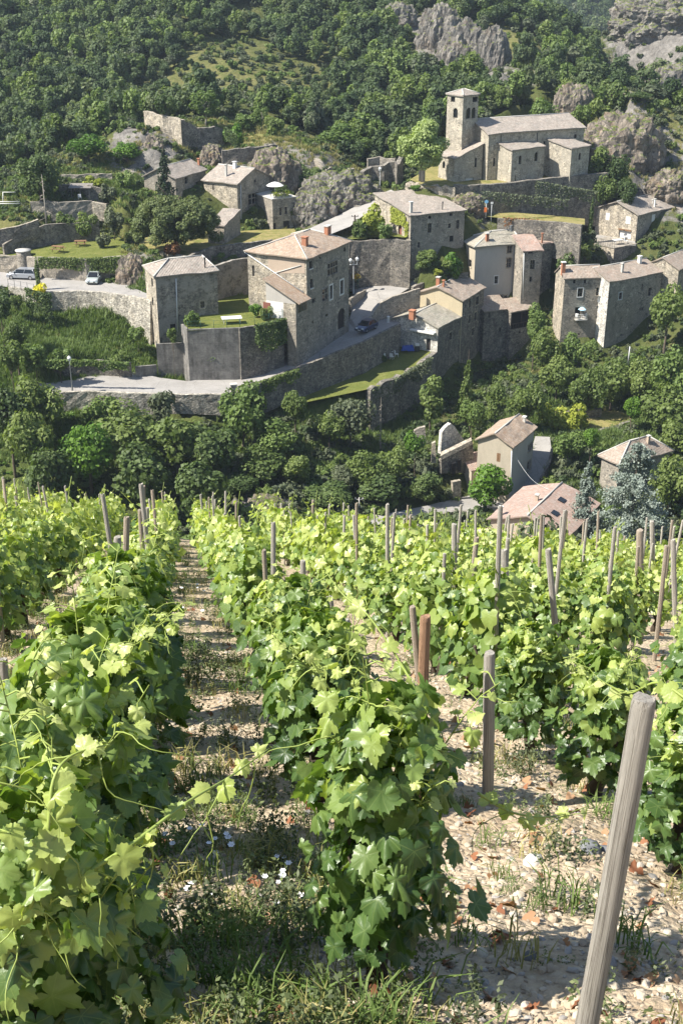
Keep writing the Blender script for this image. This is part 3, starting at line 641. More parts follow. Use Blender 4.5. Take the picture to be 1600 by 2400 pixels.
# ------------------------------------------------------------------ houses
class House:
    """Roof outline from three eave corners seen in the photograph (left, front, right) at one eave height."""
    def __init__(s, name, label, L, F, Rr, ze, zb, mats, over=.3, cat='house', lv=None, lu=None, mat_roof='roof_grey', group=None, batter=0):
        F = pz(*F, ze); s.ze, s.zb, s.over = ze, zb, over
        if Rr is not None:
            e = (pz(*Rr, ze) - F); s.lu = e.length; s.u = e.normalized(); s.v = Vector((-s.u.y, s.u.x, 0))
            s.lv = lv if lv else (pz(*L, ze) - F).dot(s.v)
        else:
            e = (pz(*L, ze) - F); s.lv = e.length; s.v = e.normalized(); s.u = Vector((s.v.y, -s.v.x, 0)); s.lu = lu
        if lu: s.lu = lu
        s.F = F
        s.root = empty(name, (F.x + s.u.x * s.lu / 2 + s.v.x * s.lv / 2, F.y + s.u.y * s.lu / 2 + s.v.y * s.lv / 2, zb), label, cat, group)
        o = over
        s.W = [F + s.u * o + s.v * o, F + s.u * (s.lu - o) + s.v * o, F + s.u * (s.lu - o) + s.v * (s.lv - o), F + s.u * o + s.v * (s.lv - o)]
        s.mats = mats; s.mr = mat_roof; s.holes = {'r': [], 'l': [], 'br': [], 'bl': []}; s.gab = {}
        s.du, s.dv = s.lu - 2 * o, s.lv - 2 * o
    def face(s, f):                                     # origin, direction, length, outward normal
        W = s.W
        return {'r': (W[0], s.u, s.du, -s.v), 'l': (W[0], s.v, s.dv, -s.u), 'br': (W[1], s.v, s.dv, s.u), 'bl': (W[3], s.u, s.du, s.v)}[f]
    def on(s, f, px, py):
        o, d, _, n = s.face(f); a = ray(px, py)
        t = (o - Vector((0, 0, EYE))).dot(n) / a.dot(n)
        p = Vector((0, 0, EYE)) + a * t
        return (p - o).dot(d), p.z
    def P(s, a, b, z): return Vector((s.F.x + s.u.x * a + s.v.x * b, s.F.y + s.u.y * a + s.v.y * b, z))
    def rect(s, f, x0, y0, x1, y1):
        xc, yc = (x0 + x1) / 2, (y0 + y1) / 2
        a, b = s.on(f, x0, yc)[0], s.on(f, x1, yc)[0]
        zt, zl = s.on(f, xc, y0)[1], s.on(f, xc, y1)[1]
        return [min(a, b), zl, max(a, b), zt]
    def win(s, f, x0, y0, x1, y1, kind='plain', **kw):
        r = s.rect(f, x0, y0, x1, y1)
        o, d, ln, n = s.face(f)
        r[0], r[2] = max(r[0], .06), min(r[2], ln - .06)
        if r[2] - r[0] < .12: return
        s.holes[f].append((r, kind, kw))
    def build(s, roof='hip', rise=1.6, ridge='u', h1=None, h2=None, wallf=None, th=.16, high='v'):
        lu, lv, o, ze = s.lu, s.lv, s.over, s.ze
        s.roofkind = roof
        mats = s.mats if isinstance(s.mats, dict) else {k: s.mats for k in ('r', 'l', 'br', 'bl')}
        names = list(dict.fromkeys(mats.values())); mi = {k: names.index(v) for k, v in mats.items()}
        P = s.P; R_ = MB(); cap = MB(); W = MB()
        if roof == 'gable':
            if ridge == 'u':
                z1 = ze + rise
                pl = [([P(0, 0, ze), P(lu, 0, ze), P(lu, lv / 2, z1), P(0, lv / 2, z1)], s.u, -s.v), ([P(0, lv / 2, z1), P(lu, lv / 2, z1), P(lu, lv, ze), P(0, lv, ze)], s.u, s.v)]
                cap.tube([P(0, lv / 2, z1 + .0), P(lu, lv / 2, z1)], .11, 5)
                zr = lambda a, b: ze + rise * (1 - abs(b - lv / 2) / (lv / 2))
            else:
                z1 = ze + rise
                pl = [([P(0, 0, ze), P(lu / 2, 0, z1), P(lu / 2, lv, z1), P(0, lv, ze)], s.v, -s.u), ([P(lu / 2, 0, z1), P(lu, 0, ze), P(lu, lv, ze), P(lu / 2, lv, z1)], s.v, s.u)]
                cap.tube([P(lu / 2, 0, z1), P(lu / 2, lv, z1)], .11, 5)
                zr = lambda a, b: ze + rise * (1 - abs(a - lu / 2) / (lu / 2))
        elif roof == 'shed':
            ax = {'v': lambda a, b: b / lv, '-v': lambda a, b: 1 - b / lv, 'u': lambda a, b: a / lu, '-u': lambda a, b: 1 - a / lu}[high]
            zr = lambda a, b: ze + rise * ax(a, b)
            pl = [([P(a, b, zr(a, b)) for a, b in ((0, 0), (lu, 0), (lu, lv), (0, lv))], s.u if 'v' in high else s.v, -s.v if 'v' in high else -s.u)]
        elif roof == 'hip':
            z1 = ze + rise
            if ridge == 'u':
                h1 = lv / 2 if h1 is None else h1; h2 = lv / 2 if h2 is None else h2
                A, B = P(h1, lv / 2, z1), P(lu - h2, lv / 2, z1)
                pl = [([P(0, 0, ze), P(lu, 0, ze), B, A], s.u, -s.v), ([A, B, P(lu, lv, ze), P(0, lv, ze)], s.u, s.v), ([P(0, lv, ze), P(0, 0, ze), A], s.v, -s.u), ([P(lu, 0, ze), P(lu, lv, ze), B], s.v, s.u)]
            else:
                h1 = lu / 2 if h1 is None else h1; h2 = lu / 2 if h2 is None else h2
                A, B = P(lu / 2, h1, z1), P(lu / 2, lv - h2, z1)
                pl = [([P(0, 0, ze), P(lu, 0, ze), A], s.u, -s.v), ([B, P(lu, lv, ze), P(0, lv, ze)], s.u, s.v), ([P(0, lv, ze), P(0, 0, ze), A, B], s.v, -s.u), ([P(lu, 0, ze), P(lu, lv, ze), B, A], s.v, s.u)]
            for q in ((P(0, 0, ze), A), (P(0, lv, ze), A if ridge == 'u' else B), (P(lu, 0, ze), B if ridge == 'u' else A), (P(lu, lv, ze), B)):
                cap.tube([q[0] + Vector((0, 0, .02)), q[1] + Vector((0, 0, .02))], .10, 5)
            if (A - B).length > .2: cap.tube([A, B], .11, 5)
            zr = lambda a, b: ze + .0
        else:
            pl = []; zr = lambda a, b: ze
        s.pl = [x[0] for x in pl]
        for poly, du, dn in pl:
            nrm = (poly[1] - poly[0]).cross(poly[2] - poly[1]).normalized()
            sl = math.sqrt(max(1e-6, 1 - nrm.z ** 2)); sx = dn / max(.05, abs(nrm.z))
            R_.slab(poly, th, 0, lambda p: ((p - s.F).dot(du), -(p - s.F).dot(dn) / max(.2, abs(nrm.z))))
        # eaves: ragged row of tile ends under the lower edges
        wob = 0
        for f in ('r', 'l', 'br', 'bl'):
            org, d, ln, n = s.face(f)
            hs = [h for h in s.holes[f]]
            us = sorted({0, ln} | {h[0][0] for h in hs} | {h[0][2] for h in hs})
            zs = sorted({s.zb, ze} | {min(max(h[0][1], s.zb), ze) for h in hs} | {min(max(h[0][3], s.zb), ze) for h in hs})
            def pt(a, z): return Vector((org.x + d.x * a, org.y + d.y * a, z))
            def quad(q):
                if (q[1] - q[0]).cross(q[2] - q[1]).dot(n) < 0: q = q[::-1]
                W.face(q, mi[f])
            for i in range(len(us) - 1):
                for j in range(len(zs) - 1):
                    a, b, z0, z1_ = us[i], us[i + 1], zs[j], zs[j + 1]
                    if b - a < 1e-5 or z1_ - z0 < 1e-5: continue
                    if any(h[0][0] - 1e-6 <= a and b <= h[0][2] + 1e-6 and h[0][1] - 1e-6 <= z0 and z1_ <= h[0][3] + 1e-6 for h in hs): continue
                    quad([pt(a, z0), pt(b, z0), pt(b, z1_), pt(a, z1_)])
            # gable or sloping top
            lo = {'r': (o, o, 1, 0), 'l': (o, o, 0, 1), 'br': (lu - o, o, 0, 1), 'bl': (o, lv - o, 1, 0)}[f]
            prof = [(t * ln, zr(lo[0] + lo[2] * t * ln, lo[1] + lo[3] * t * ln) - th - .01) for t in (0, .5, 1)]
            prof = [(a, z) for a, z in prof]
            if max(z for _, z in prof) > ze + .02:
                top = [pt(a, max(z, ze)) for a, z in reversed(prof)]
                pl_ = [pt(0, ze), pt(ln, ze)] + top
                q = [pl_[0]]
                for k in pl_[1:]:
                    if (k - q[-1]).length > 1e-4: q.append(k)
                if (q[0] - q[-1]).length < 1e-4: q.pop()
                if len(q) > 2: quad(q)
            else:
                pass
            for (r, kind, kw) in hs: s.window(f, r, kind, pt, n, d, mi[f], W, kw)
        W.build('wall', [M[k] for k in names], s.root)
        if pl:
            ro = R_.build('roof', M[s.mr], s.root)
            bm = bmesh.new(); bm.from_mesh(ro.data); bmesh.ops.subdivide_edges(bm, edges=[e for e in bm.edges if e.calc_length() > 1.2], cuts=7, use_grid_fill=True)
            for vv in bm.verts:
                vv.co.z += .16 * noise.noise(Vector((vv.co.x * .45, vv.co.y * .45, 3.3))) + .05 * noise.noise(Vector((vv.co.x * 2.1, vv.co.y * 2.1, 7.7)))
            bm.to_mesh(ro.data); bm.free()
            if cap.f: cap.build('ridge', M['cement'], ro)
            s.roof = ro
        return s
    def window(s, f, r, kind, pt, n, d, mi, W, kw):
        a, z0, b, z1 = r; dep = .24
        wd, ht = b - a, z1 - z0
        inn = -n * dep
        for q in ([pt(a, z0), pt(a, z1)], [pt(b, z1), pt(b, z0)], [pt(a, z1), pt(b, z1)], [pt(b, z0), pt(a, z0)]):
            W.face([q[0], q[1], q[1] + inn, q[0] + inn], mi)
        door = kind in ('door', 'arch', 'reddoor', 'wooddoor')
        g = MB()
        q = [pt(a, z0) + inn, pt(b, z0) + inn, pt(b, z1) + inn, pt(a, z1) + inn]
        if (q[1] - q[0]).cross(q[2] - q[1]).dot(n) < 0: q.reverse()
        g.face(q)
        matk = {'door': 'door', 'arch': 'door', 'reddoor': 'red_door', 'wooddoor': 'wood', 'void': 'void', 'awning': 'void', 'panel': 'white'}.get(kind, 'glass')
        if kind == 'void': g.build('opening', M['void'], s.root); w_ = None
        else: w_ = g.build('door' if door else 'window', M[matk], s.root)
        e = d
        def bar(pa, pb, za, zb, m, out=.0, t=.06):      # flat bar on the pane or the wall
            m.box(pt(pa, za) + n * out, e * (pb - pa), Vector((0, 0, zb - za)), n * t)
        if kind in ('plain', 'white', 'shut', 'open'):
            fr = MB(); t = .05
            bar((a + b) / 2 - t / 2, (a + b) / 2 + t / 2, z0, z1, fr, -dep + .004)
            bar(a, b, (z0 + z1) / 2 - t / 2, (z0 + z1) / 2 + t / 2, fr, -dep + .005, .05)
            bar(a, a + t, z0, z1, fr, -dep + .006, .05); bar(b - t, b, z0, z1, fr, -dep + .006, .05)
            fr.build('frame', M[kw.get('frame', 'frame')], w_)
        if kind == 'plain' and wd > .45 and not kw:
            su = MB(); t = .13
            bar(a - t, a, z0 - t, z1 + t * 1.6, su, -.03, .045); bar(b, b + t, z0 - t, z1 + t * 1.6, su, -.03, .045); bar(a, b, z1, z1 + t * 1.6, su, -.03, .05); bar(a - .02, b + .02, z0 - t, z0, su, -.03, .10)
            su.build('surround', M['stone_warm_lit'], w_)
        if kind == 'mull':
            fr = MB(); k = kw.get('n', 3); t = .12
            for i in range(1, k): bar(a + wd * i / k - t / 2, a + wd * i / k + t / 2, z0, z1, fr, -.1, .14)
            bar(a, b, z0 + ht * .55 - t / 2, z0 + ht * .55 + t / 2, fr, -.11, .12)
            fr.build('mullion', M['stone'], w_)
            sl = MB(); bar(a - .15, b + .15, z0 - .14, z0, sl, 0, .1); sl.build('sill', M['stone'], w_)
            sl = MB(); bar(a - .2, b + .2, z1, z1 + .14, sl, 0, .12); sl.build('lintel', M['stone'], w_)
        if kind in ('white', 'whitesur'):
            su = MB(); t = kw.get('t', .2); col = kw.get('col', 'white')
            bar(a - t, a, z0 - t, z1 + t, su, -.02, .06); bar(b, b + t, z0 - t, z1 + t, su, -.02, .06)
            bar(a, b, z1, z1 + t, su, -.02, .06); bar(a, b, z0 - t, z0, su, -.02, .08)
            su.build('surround', M[col], w_)
        if kind == 'sill':
            su = MB(); bar(a - .1, b + .1, z0 - .12, z0, su, -.02, .12); su.build('sill', M['white'], w_)
        if kind == 'shut':                              # closed shutters
            for k, (p, q_) in enumerate(((a, (a + b) / 2 - .02), ((a + b) / 2 + .02, b))):
                sh = MB(); bar(p, q_, z0, z1, sh, -.06, .07); so = sh.build('shutter', M[kw.get('col', 'white')], w_)
        if kind == 'open':                              # shutters folded back
            hw = wd / 2 * kw.get('k', 1)
            for p, q_ in ((a - hw, a - .02), (b + .02, b + hw)):
                sh = MB(); bar(p, q_, z0, z1, sh, .012, .05); sh.build('shutter', M[kw.get('col', 'white')], w_)
        if kind in ('arch', 'archwin'):
            k = 6; c = (a + b) / 2; rad = wd / 2; zc = z1 - rad
            pr = [(c + rad * math.cos(math.pi * i / (2 * k)), zc + rad * math.sin(math.pi * i / (2 * k))) for i in range(k + 1)]
            for sgn in (1, -1):
                pp = [(c + sgn * (x - c), z) for x, z in pr]
                q = [pt(b if sgn > 0 else a, z1)] + [pt(x, z) for x, z in reversed(pp)] if True else None
                q = [v - n * .01 for v in q]
                for i in range(1, len(q) - 1):
                    t3 = [q[0], q[i], q[i + 1]]
                    if (t3[1] - t3[0]).cross(t3[2] - t3[1]).dot(n) < 0: t3.reverse()
                    W.face(t3, mi)
            if kind == 'arch':
                su = MB(); ro_ = rad + .3
                for i in range(2 * k):
                    t0, t1 = math.pi * i / (2 * k), math.pi * (i + 1) / (2 * k)
                    q0 = [pt(c + rr * math.cos(tt), zc + rr * math.sin(tt)) + n * .03 for rr, tt in ((rad, t0), (ro_, t0), (ro_, t1), (rad, t1))]
                    if (q0[1] - q0[0]).cross(q0[2] - q0[1]).dot(n) < 0: q0.reverse()
                    su.face(q0)
                bar(a - .3, a, z0, zc, su, 0, .03); bar(b, b + .3, z0, zc, su, 0, .03)
                su.build('surround', M['stone_warm_lit'], w_)
    def roofz(s, px, py):                               # point of the roof surface seen at a pixel
        a = ray(px, py); best = None
        E_ = Vector((0, 0, EYE))
        for poly in s.pl:
            nrm = (poly[1] - poly[0]).cross(poly[2] - poly[1])
            if abs(a.dot(nrm)) < 1e-9: continue
            t = (poly[0] - E_).dot(nrm) / a.dot(nrm); p = E_ + a * t
            if t <= 0: continue
            A_ = [(q.x, q.y) for q in poly]
            dd = float(seg_dist(np.array([p.x]), np.array([p.y]), A_)[0])
            key = (max(0, dd), t)
            if best is None or key < best[0]: best = (key, p)
        return best[1]
    def chimney(s, x0, y0, x1, y1, mat='brick', cap='cement', pots=0, ratio=1.0):
        p = s.roofz((x0 + x1) / 2, y1 - 2)
        k = mpp((x0 + x1) / 2, y1, p.y)
        wd = max(.16, (x1 - x0) * k * .78); ht = (y1 - y0) * k * .97
        m = MB(); ang = math.atan2(s.u.y, s.u.x)
        base = p - Vector((0, 0, .5))
        if mat in ('darkmetal', 'zinc'):
            m.lathe(base, [(wd / 2, 0), (wd / 2, ht + .35), (wd * .8, ht + .36), (wd * .8, ht + .5), (0.01, ht + .55)], 8)
            c = m.build('chimney', M[mat], s.roof)
        else:
            m.cbox(base, wd, wd * ratio, ht + .38, ang)
            c = m.build('chimney', M[mat], s.roof)
            q = MB(); q.cbox(base + Vector((0, 0, ht + .38)), wd + .16, wd * ratio + .16, .12, ang)
            for i in range(pots): q.lathe(base + s.u * (i - (pots - 1) / 2) * .4 + Vector((0, 0, ht + .5)), [(.12, 0), (.09, .3), (.12, .32)], 8)
            q.build('cap', M[cap], c)
        return c
    def pipe(s, f, px0, py0, px1, py1, mat='zinc', r=.06):
        o, d, ln, n = s.face(f); pts = []
        for x, y in ((px0, py0), (px1, py1)):
            a, z = s.on(f, x, y); pts.append(Vector((o.x + d.x * a, o.y + d.y * a, z)) + n * (r + .03))
        m = MB(); m.tube(pts, r, 6); return m.build('downpipe', M[mat], s.root)
    def patch(s, f, pix, mat, name='render_patch', out=.02):
        o, d, ln, n = s.face(f); pts = []
        for x, y in pix:
            a, z = s.on(f, x, y); a = min(max(a, .01), ln - .01); z = min(z, s.ze - .18)
            pts.append(Vector((o.x + d.x * a, o.y + d.y * a, z)) + n * out)
        if (pts[1] - pts[0]).cross(pts[2] - pts[1]).dot(n) < 0: pts.reverse()
        m = MB(); m.face(pts); return m.build(name, M[mat], s.root)

# --- big house on the road
H = House('stone_house', 'big tall stone house with a warm hipped tile roof beside the rising road', (574, 587), (720, 607), (826, 564), 23.5, 7, {'r': 'stone', 'l': 'stone_warm_lit', 'br': 'stone', 'bl': 'stone'}, .38, mat_roof='roof_warm')
for a in ((725, 611, 732, 629, 'sill'), (805, 579, 810, 589, 'void'), (727, 653, 733.5, 675, 'sill'), (731, 699, 739, 709, 'void'), (763, 735, 768, 742, 'void'), (731, 751, 735, 758, 'void'), (748, 601, 751, 607, 'void')):
    H.win('r', *a[:4], a[4])
H.win('r', 768, 613, 791, 642, 'mull', n=4)
H.win('r', 755, 676, 767, 703, 'mull', n=2)
H.win('r', 772.5, 668, 778.5, 700, 'white')
H.win('r', 797, 656, 804, 688, 'white')
H.win('r', 791, 722, 808, 770, 'arch')
H.win('l', 591, 622, 596, 647, 'plain')
H.build('hip', 1.75, 'u', 5.3, 3.3)
H.chimney(707, 555, 722, 576, 'brick', 'brick'); H.chimney(757, 529, 778, 549, 'brick', 'cement', 0, .6)
H.patch('l', [(628, 599), (714, 611), (714, 640), (640, 640), (628, 625)], 'pink')
H.pipe('l', 574, 590, 712, 685, r=.07); H.pipe('l', 641, 640, 706, 621, r=.05)
# lean-to on its left face, above the terrace
t1, z1 = H.on('l', 644, 640); t0, z0 = H.on('l', 713, 688)
t0 = max(t0, -.4)
o_, d_, l_, n_ = H.face('l')
hi = Vector((o_.x + d_.x * t1, o_.y + d_.y * t1, z1)); lo_ = Vector((o_.x - d_.x * .75, o_.y - d_.y * .75, z0 - .5))
dep = (pz(607, 651, z1) - hi).dot(n_)
dep = min(max(dep, 3), 7)
m = MB(); q = [lo_, hi, hi + n_ * dep, lo_ + n_ * dep]
m.slab(q, .14, 0, lambda p: ((p - lo_).dot(n_), (p - lo_).dot(d_) * 1.15))
lr = m.build('lean_to_roof', M['roof_warm'], H.root)
m = MB()
iw = .35; zb = 8
A0 = Vector((o_.x + d_.x * .02, o_.y + d_.y * .02, 0)); A1 = Vector((hi.x - d_.x * .3, hi.y - d_.y * .3, 0)); nn = n_ * (dep - .35)
sl = (hi.z - lo_.z) / (hi - lo_).to_2d().length
za, zc = lo_.z + .75 * sl - .16, hi.z - .3 * sl - .16
ae, ce = A0 + nn, A1 + nn
up = Vector((0, 0, 1))
fr = [ae + up * 15.4, ce + up * 15.4, ce + up * zc, ae + up * za]
ln2 = (ce - ae).length
zs_ = 17.9
m.face([ae + up * zs_, ce + up * zs_, ce + up * zc, ae + up * za], 1)
m.face([ae + up * 15.4, ae + up * zs_, ae.lerp(ce, .42) + up * zs_, ae.lerp(ce, .42) + up * 15.4], 0)
m.face([ae.lerp(ce, .42) + up * 15.4, ae.lerp(ce, .42) + up * zs_, ce + up * zs_, ce + up * 15.4], 2)
m.face([A0 + up * zb, A0 + up * za, ae + up * za, ae + up * zb], 3)
m.face([A1 + up * 15, A1 + up * zc, ce + up * zc, ce + up * 15], 0)
m.face([ae + up * zb, ae + up * 15.4, ae.lerp(ce, .3) + up * 15.4, ae.lerp(ce, .3) + up * zb], 3)
m.build('lean_to_wall', [M['stone_warm_lit'], M['grey'], M['white'], M['stone']], H.root)
m = MB(); dd = (A0 - ae).normalized()
p0 = ae + dd * .6 - d_ * .01; p0.z = za - 1.75
m.box(p0 - d_ * .01, dd * 2.2, Vector((0, 0, 1.2)), -d_ * .05)
wv = m.build('window', M['glass'], H.root)
m = MB()
for i in range(1, 5): m.box(p0 + dd * (2.2 * i / 5 - .03) - d_ * .07, dd * .06, Vector((0, 0, 1.2)), -d_ * .03)
m.build('frame', M['greenmetal'], wv)
m = MB(); p0 = ae.lerp(ce, .86) + n_ * .02; p0.z = 15.5; m.box(p0, (ae - ce).normalized() * -1.1, Vector((0, 0, 2.1)), n_ * .05); m.build('door', M['red_door'], H.root)
m = MB(); p0 = ae.lerp(ce, .46) + n_ * .02; p0.z = 15.5; m.box(p0, (ce - ae).normalized() * .8, Vector((0, 0, 1.6)), n_ * .05); m.build('door', M['zinc'], H.root)
BIG = H

# --- house on the terrace
H = House('stone_house', 'grey two-storey stone house with a hipped roof at the edge of the terrace lawn', (336, 622), (360, 648), (514, 634), 21.6, 11, {'r': 'stone_patch', 'l': 'stone_warm_lit', 'br': 'stone', 'bl': 'stone'}, .28, mat_roof='roof_grey')
H.win('r', 470, 706, 480, 721, 'plain'); H.win('r', 399, 759, 412, 778, 'void'); H.win('l', 355, 652, 358.5, 672, 'void'); H.win('l', 356.5, 697, 359.5, 716, 'void')
H.build('hip', 1.5, 'u', 3.0, 1.4)
H.chimney(478.5, 604, 482.5, 627, 'darkmetal'); H.pipe('r', 412, 652, 416, 776, 'zinc', .08)

# --- upper left house group under the castle
H = House('stone_house', 'tall stone house under the castle, its shaded gable with a triple window', (468, 421), (556, 431), (639, 412), 27.0, 18.5, {'r': 'stone', 'l': 'stone_warm_lit', 'br': 'stone', 'bl': 'stone'}, .35)
for a in ((594.5, 410, 600, 427, 'plain'), (595, 508, 598, 514, 'void'), (604, 506, 607.5, 511, 'void'), (617, 486, 620, 500, 'void')): H.win('r', *a[:4], a[4])
H.win('r', 582, 452, 605, 477, 'mull', n=3); H.win('r', 572, 525, 587, 553, 'wooddoor'); H.win('l', 498, 430, 501, 445, 'void')
H.build('gable', 1.9, 'v')
H.chimney(527, 386, 533, 414, 'cement'); H.chimney(546, 379, 555, 395, 'white', 'white'); H.pipe('r', 563, 432, 565, 554, 'zinc'); H.pipe('r', 634, 420, 637, 545, 'zinc')
UPH = H
H = House('stone_house', 'low stone wing with tiled roof left of the tall house under the castle', (412, 418), None, None, 27.4, 21, 'stone', .3, lu=6, mat_roof='roof_grey') if False else \
    House('stone_house', 'low stone wing with tiled roof left of the tall house under the castle', (404, 411), (412, 418), (487, 396), 28.0, 21, 'stone', .3, lv=6.5, mat_roof='roof_grey')
H.win('r', 432, 413, 440, 430, 'plain'); H.win('r', 459, 424, 472, 450, 'door')
H.build('gable', 1.5, 'u')
H.chimney(463, 372, 469, 388, 'brick', 'brick')
H = House('stone_house', 'small flat-roofed annex with a roof terrace of yellow flowers right of the tall house', (625, 462), (638, 467), (694, 461), 24.6, 18.5, 'stone', .02, lv=7)
for a in ((654, 486, 660, 504, 'plain'), (667, 484, 673, 501, 'plain'), (639, 522, 647, 546, 'door'), (664, 517, 679, 540, 'door')): H.win('r', *a[:4], a[4])
H.build('none')
m = MB(); m.slab([H.P(a, b, 24.72) for a, b in ((-.1, -.1), (H.lu + .1, -.1), (H.lu + .1, H.lv), (-.1, H.lv))], .16); m.build('roof', M['cement'], H.root)
ANX = H
H = House('shed', 'small lean-to with a lit left wall at the foot of the tall house', (524, 523), (526, 529), (565, 507), 22.6, 18.5, {'r': 'stone', 'l': 'stone_warm_lit', 'br': 'stone', 'bl': 'stone'}, .15, lv=3, cat='shed')
H.build('shed', 1.2, high='u')

# --- ivy house
H = House('stone_house', 'stone house with yellow-green creeper on its left wall and a grey tile roof', (914, 471), (961, 505), (1094, 491), 24.0, 12, {'r': 'stone', 'l': 'stone_warm_lit', 'br': 'stone', 'bl': 'stone'}, .25, mat_roof='roof_grey')
for a in ((1003.5, 505, 1010.5, 512, 'void'), (1002, 523, 1011, 545, 'plain'), (1053, 499, 1060, 505.5, 'void'), (1049.5, 523.5, 1055.5, 534, 'plain'), (1068.5, 515, 1076, 534, 'plain'), (1053, 552, 1062, 566, 'void'), (978, 567, 984, 580, 'plain'), (1001, 590, 1010, 609, 'plain')): H.win('r', *a[:4], a[4])
H.win('l', 933, 526, 941, 555, 'reddoor')
H.build('shed', 1.6, high='v')
H.chimney(959, 473, 966.5, 500, 'cement', 'white'); H.chimney(1035, 474, 1038, 492, 'darkmetal')
IVY = H

# --- grey rendered house and its pink-roofed neighbour
H = House('rendered_house', 'tall grey rendered house with a lichen-covered hipped roof in the middle of the village', (1054, 568), (1111, 579), (1227, 570.5), 18.9, 5, {'r': 'grey', 'l': 'cream', 'br': 'grey', 'bl': 'grey'}, .4, mat_roof='roof_lichen', lv=6.2)
for a in ((1188, 575, 1199, 592), (1186.5, 605, 1197.5, 626)): H.win('r', *a)
H.win('r', 1158, 646.5, 1166.5, 664, 'white', t=.12); H.win('r', 1170.5, 692, 1177, 702); H.win('r', 1181, 692, 1187.5, 702)
H.win('l', 1083, 578, 1089.5, 587, 'void'); H.win('l', 1098, 608, 1105, 625, 'plain')
H.build('hip', 1.7, 'u', 4.2, .6)
H.chimney(1136.5, 547, 1145, 566, 'brick', 'cement'); H.chimney(1193, 528, 1198.5, 542, 'cement', 'white')
GREY = H
H = House('stone_house', 'narrow stone house with a pinkish tile roof right of the grey rendered house', (1214, 573), (1225, 588), (1275, 585), 18.6, 5, 'stone', .2, lv=5, mat_roof='roof_pink')
H.win('r', 1242, 609, 1253, 630); H.win('r', 1240, 648, 1246, 660, 'void'); H.win('r', 1237, 590, 1248, 594, 'void')
H.build('shed', 1.6, high='v'); H.chimney(1268, 547, 1272, 564, 'brick', 'brick'); H.pipe('r', 1227, 592, 1224, 700, 'zinc')
H = House('stone_house', 'set-back strip of dark stone house at the right of the pinkish roof', (1268, 560), (1271, 572), (1297, 569), 18.9, 5, 'stone_dark_shade', .1, lv=6, mat_roof='roof_pink')
H.build('shed', 1.0, high='v')

# --- yellow house, its lower gable and the annexes along the same long wall
H = House('yellow_house', 'house with bright yellow gable and brown-pink roof above the garden', (974, 681), (1086, 704), (1140, 672), 13.4, 1, {'r': 'stone_dark_shade', 'l': 'yellow', 'br': 'stone', 'bl': 'stone'}, .28, mat_roof='roof_mid')
for a in ((1098, 700, 1102.5, 719), (1115, 694, 1121, 713), (1097, 738, 1102, 756), (1111, 732, 1116, 750), (1105, 769, 1110.5, 785), (1127.5, 763, 1129, 766)): H.win('r', *a, 'plain' if a[2] - a[0] > 3 else 'void')
H.build('gable', 1.6, 'u')
H.chimney(1021, 649, 1031.5, 670, 'brick', 'cement'); H.chimney(1036, 657, 1041.5, 673, 'brick', 'brick')
YEL = H
H = House('white_house', 'low house with a whitewashed stone gable facing the garden and a lichen-grey roof', (946, 731), (1027.5, 768), (1090, 737), 10.9, -.5, {'r': 'stone_dark_shade', 'l': 'stone_white', 'br': 'stone', 'bl': 'stone'}, .2, mat_roof='roof_lichen')
for a in ((1052, 779, 1058, 796), (1074, 774, 1079, 789)): H.win('r', *a)
H.win('l', 998.5, 793, 1008.5, 821, 'door')
H.build('gable', 1.5, 'u')
H.chimney(958, 727, 974, 742, 'brick', 'brick')
WHT = H
o_, d_, l_, n_ = H.face('l')
a0, zz = H.on('l', 965, 772); a1, _ = H.on('l', 1021, 783)
p0 = Vector((o_.x + d_.x * max(a1, .1), o_.y + d_.y * max(a1, .1), zz)); m = MB(); m.box(p0 + n_ * .02, d_ * (a0 - a1), n_ * .7, Vector((0, 0, .22))); m.build('awning', M['white'], H.root)
H = House('stone_house', 'small annex with a half-shaded pinkish roof right of the yellow house', (1100, 705), (1134, 731), (1197, 722), 9.9, -1, 'stone_dark_shade', .15, lv=3.4, mat_roof='roof_mid')
H.win('r', 1143.5, 732, 1148, 745); H.win('r', 1169, 769, 1173.5, 777, 'void')
H.build('shed', 1.4, high='v')
H = House('stone_house', 'end block with a dark timber loggia under a brown tile roof', (1188, 712), (1197, 731), (1252, 722), 9.6, -1, 'stone_dark_shade', .2, lv=3.4, mat_roof='roof_mid')
H.win('r', 1197.5, 730, 1247, 768, 'void'); H.win('r', 1215, 776, 1219.5, 782, 'void')
H.build('shed', 1.3, high='v')
o_, d_, l_, n_ = H.face('r')
za, zb_ = H.on('r', 1222, 756)[1], H.on('r', 1222, 768)[1]
m = MB()
for i in range(9): m.box(Vector((o_.x, o_.y, zb_)) + d_ * (.1 + (l_ - .3) * i / 8) - n_ * .05, d_ * .07, n_ * .06, Vector((0, 0, za - zb_)))
m.box(Vector((o_.x, o_.y, za)) + d_ * .1 - n_ * .06, d_ * (l_ - .2), n_ * .1, Vector((0, 0, .1)))
for i in (0, .5, 1): m.box(Vector((o_.x, o_.y, za)) + d_ * (.1 + (l_ - .35) * i) - n_ * .1, d_ * .14, n_ * .1, Vector((0, 0, H.ze - za - .1)))
m.build('balcony_rail', M['wood_dark'], H.root)

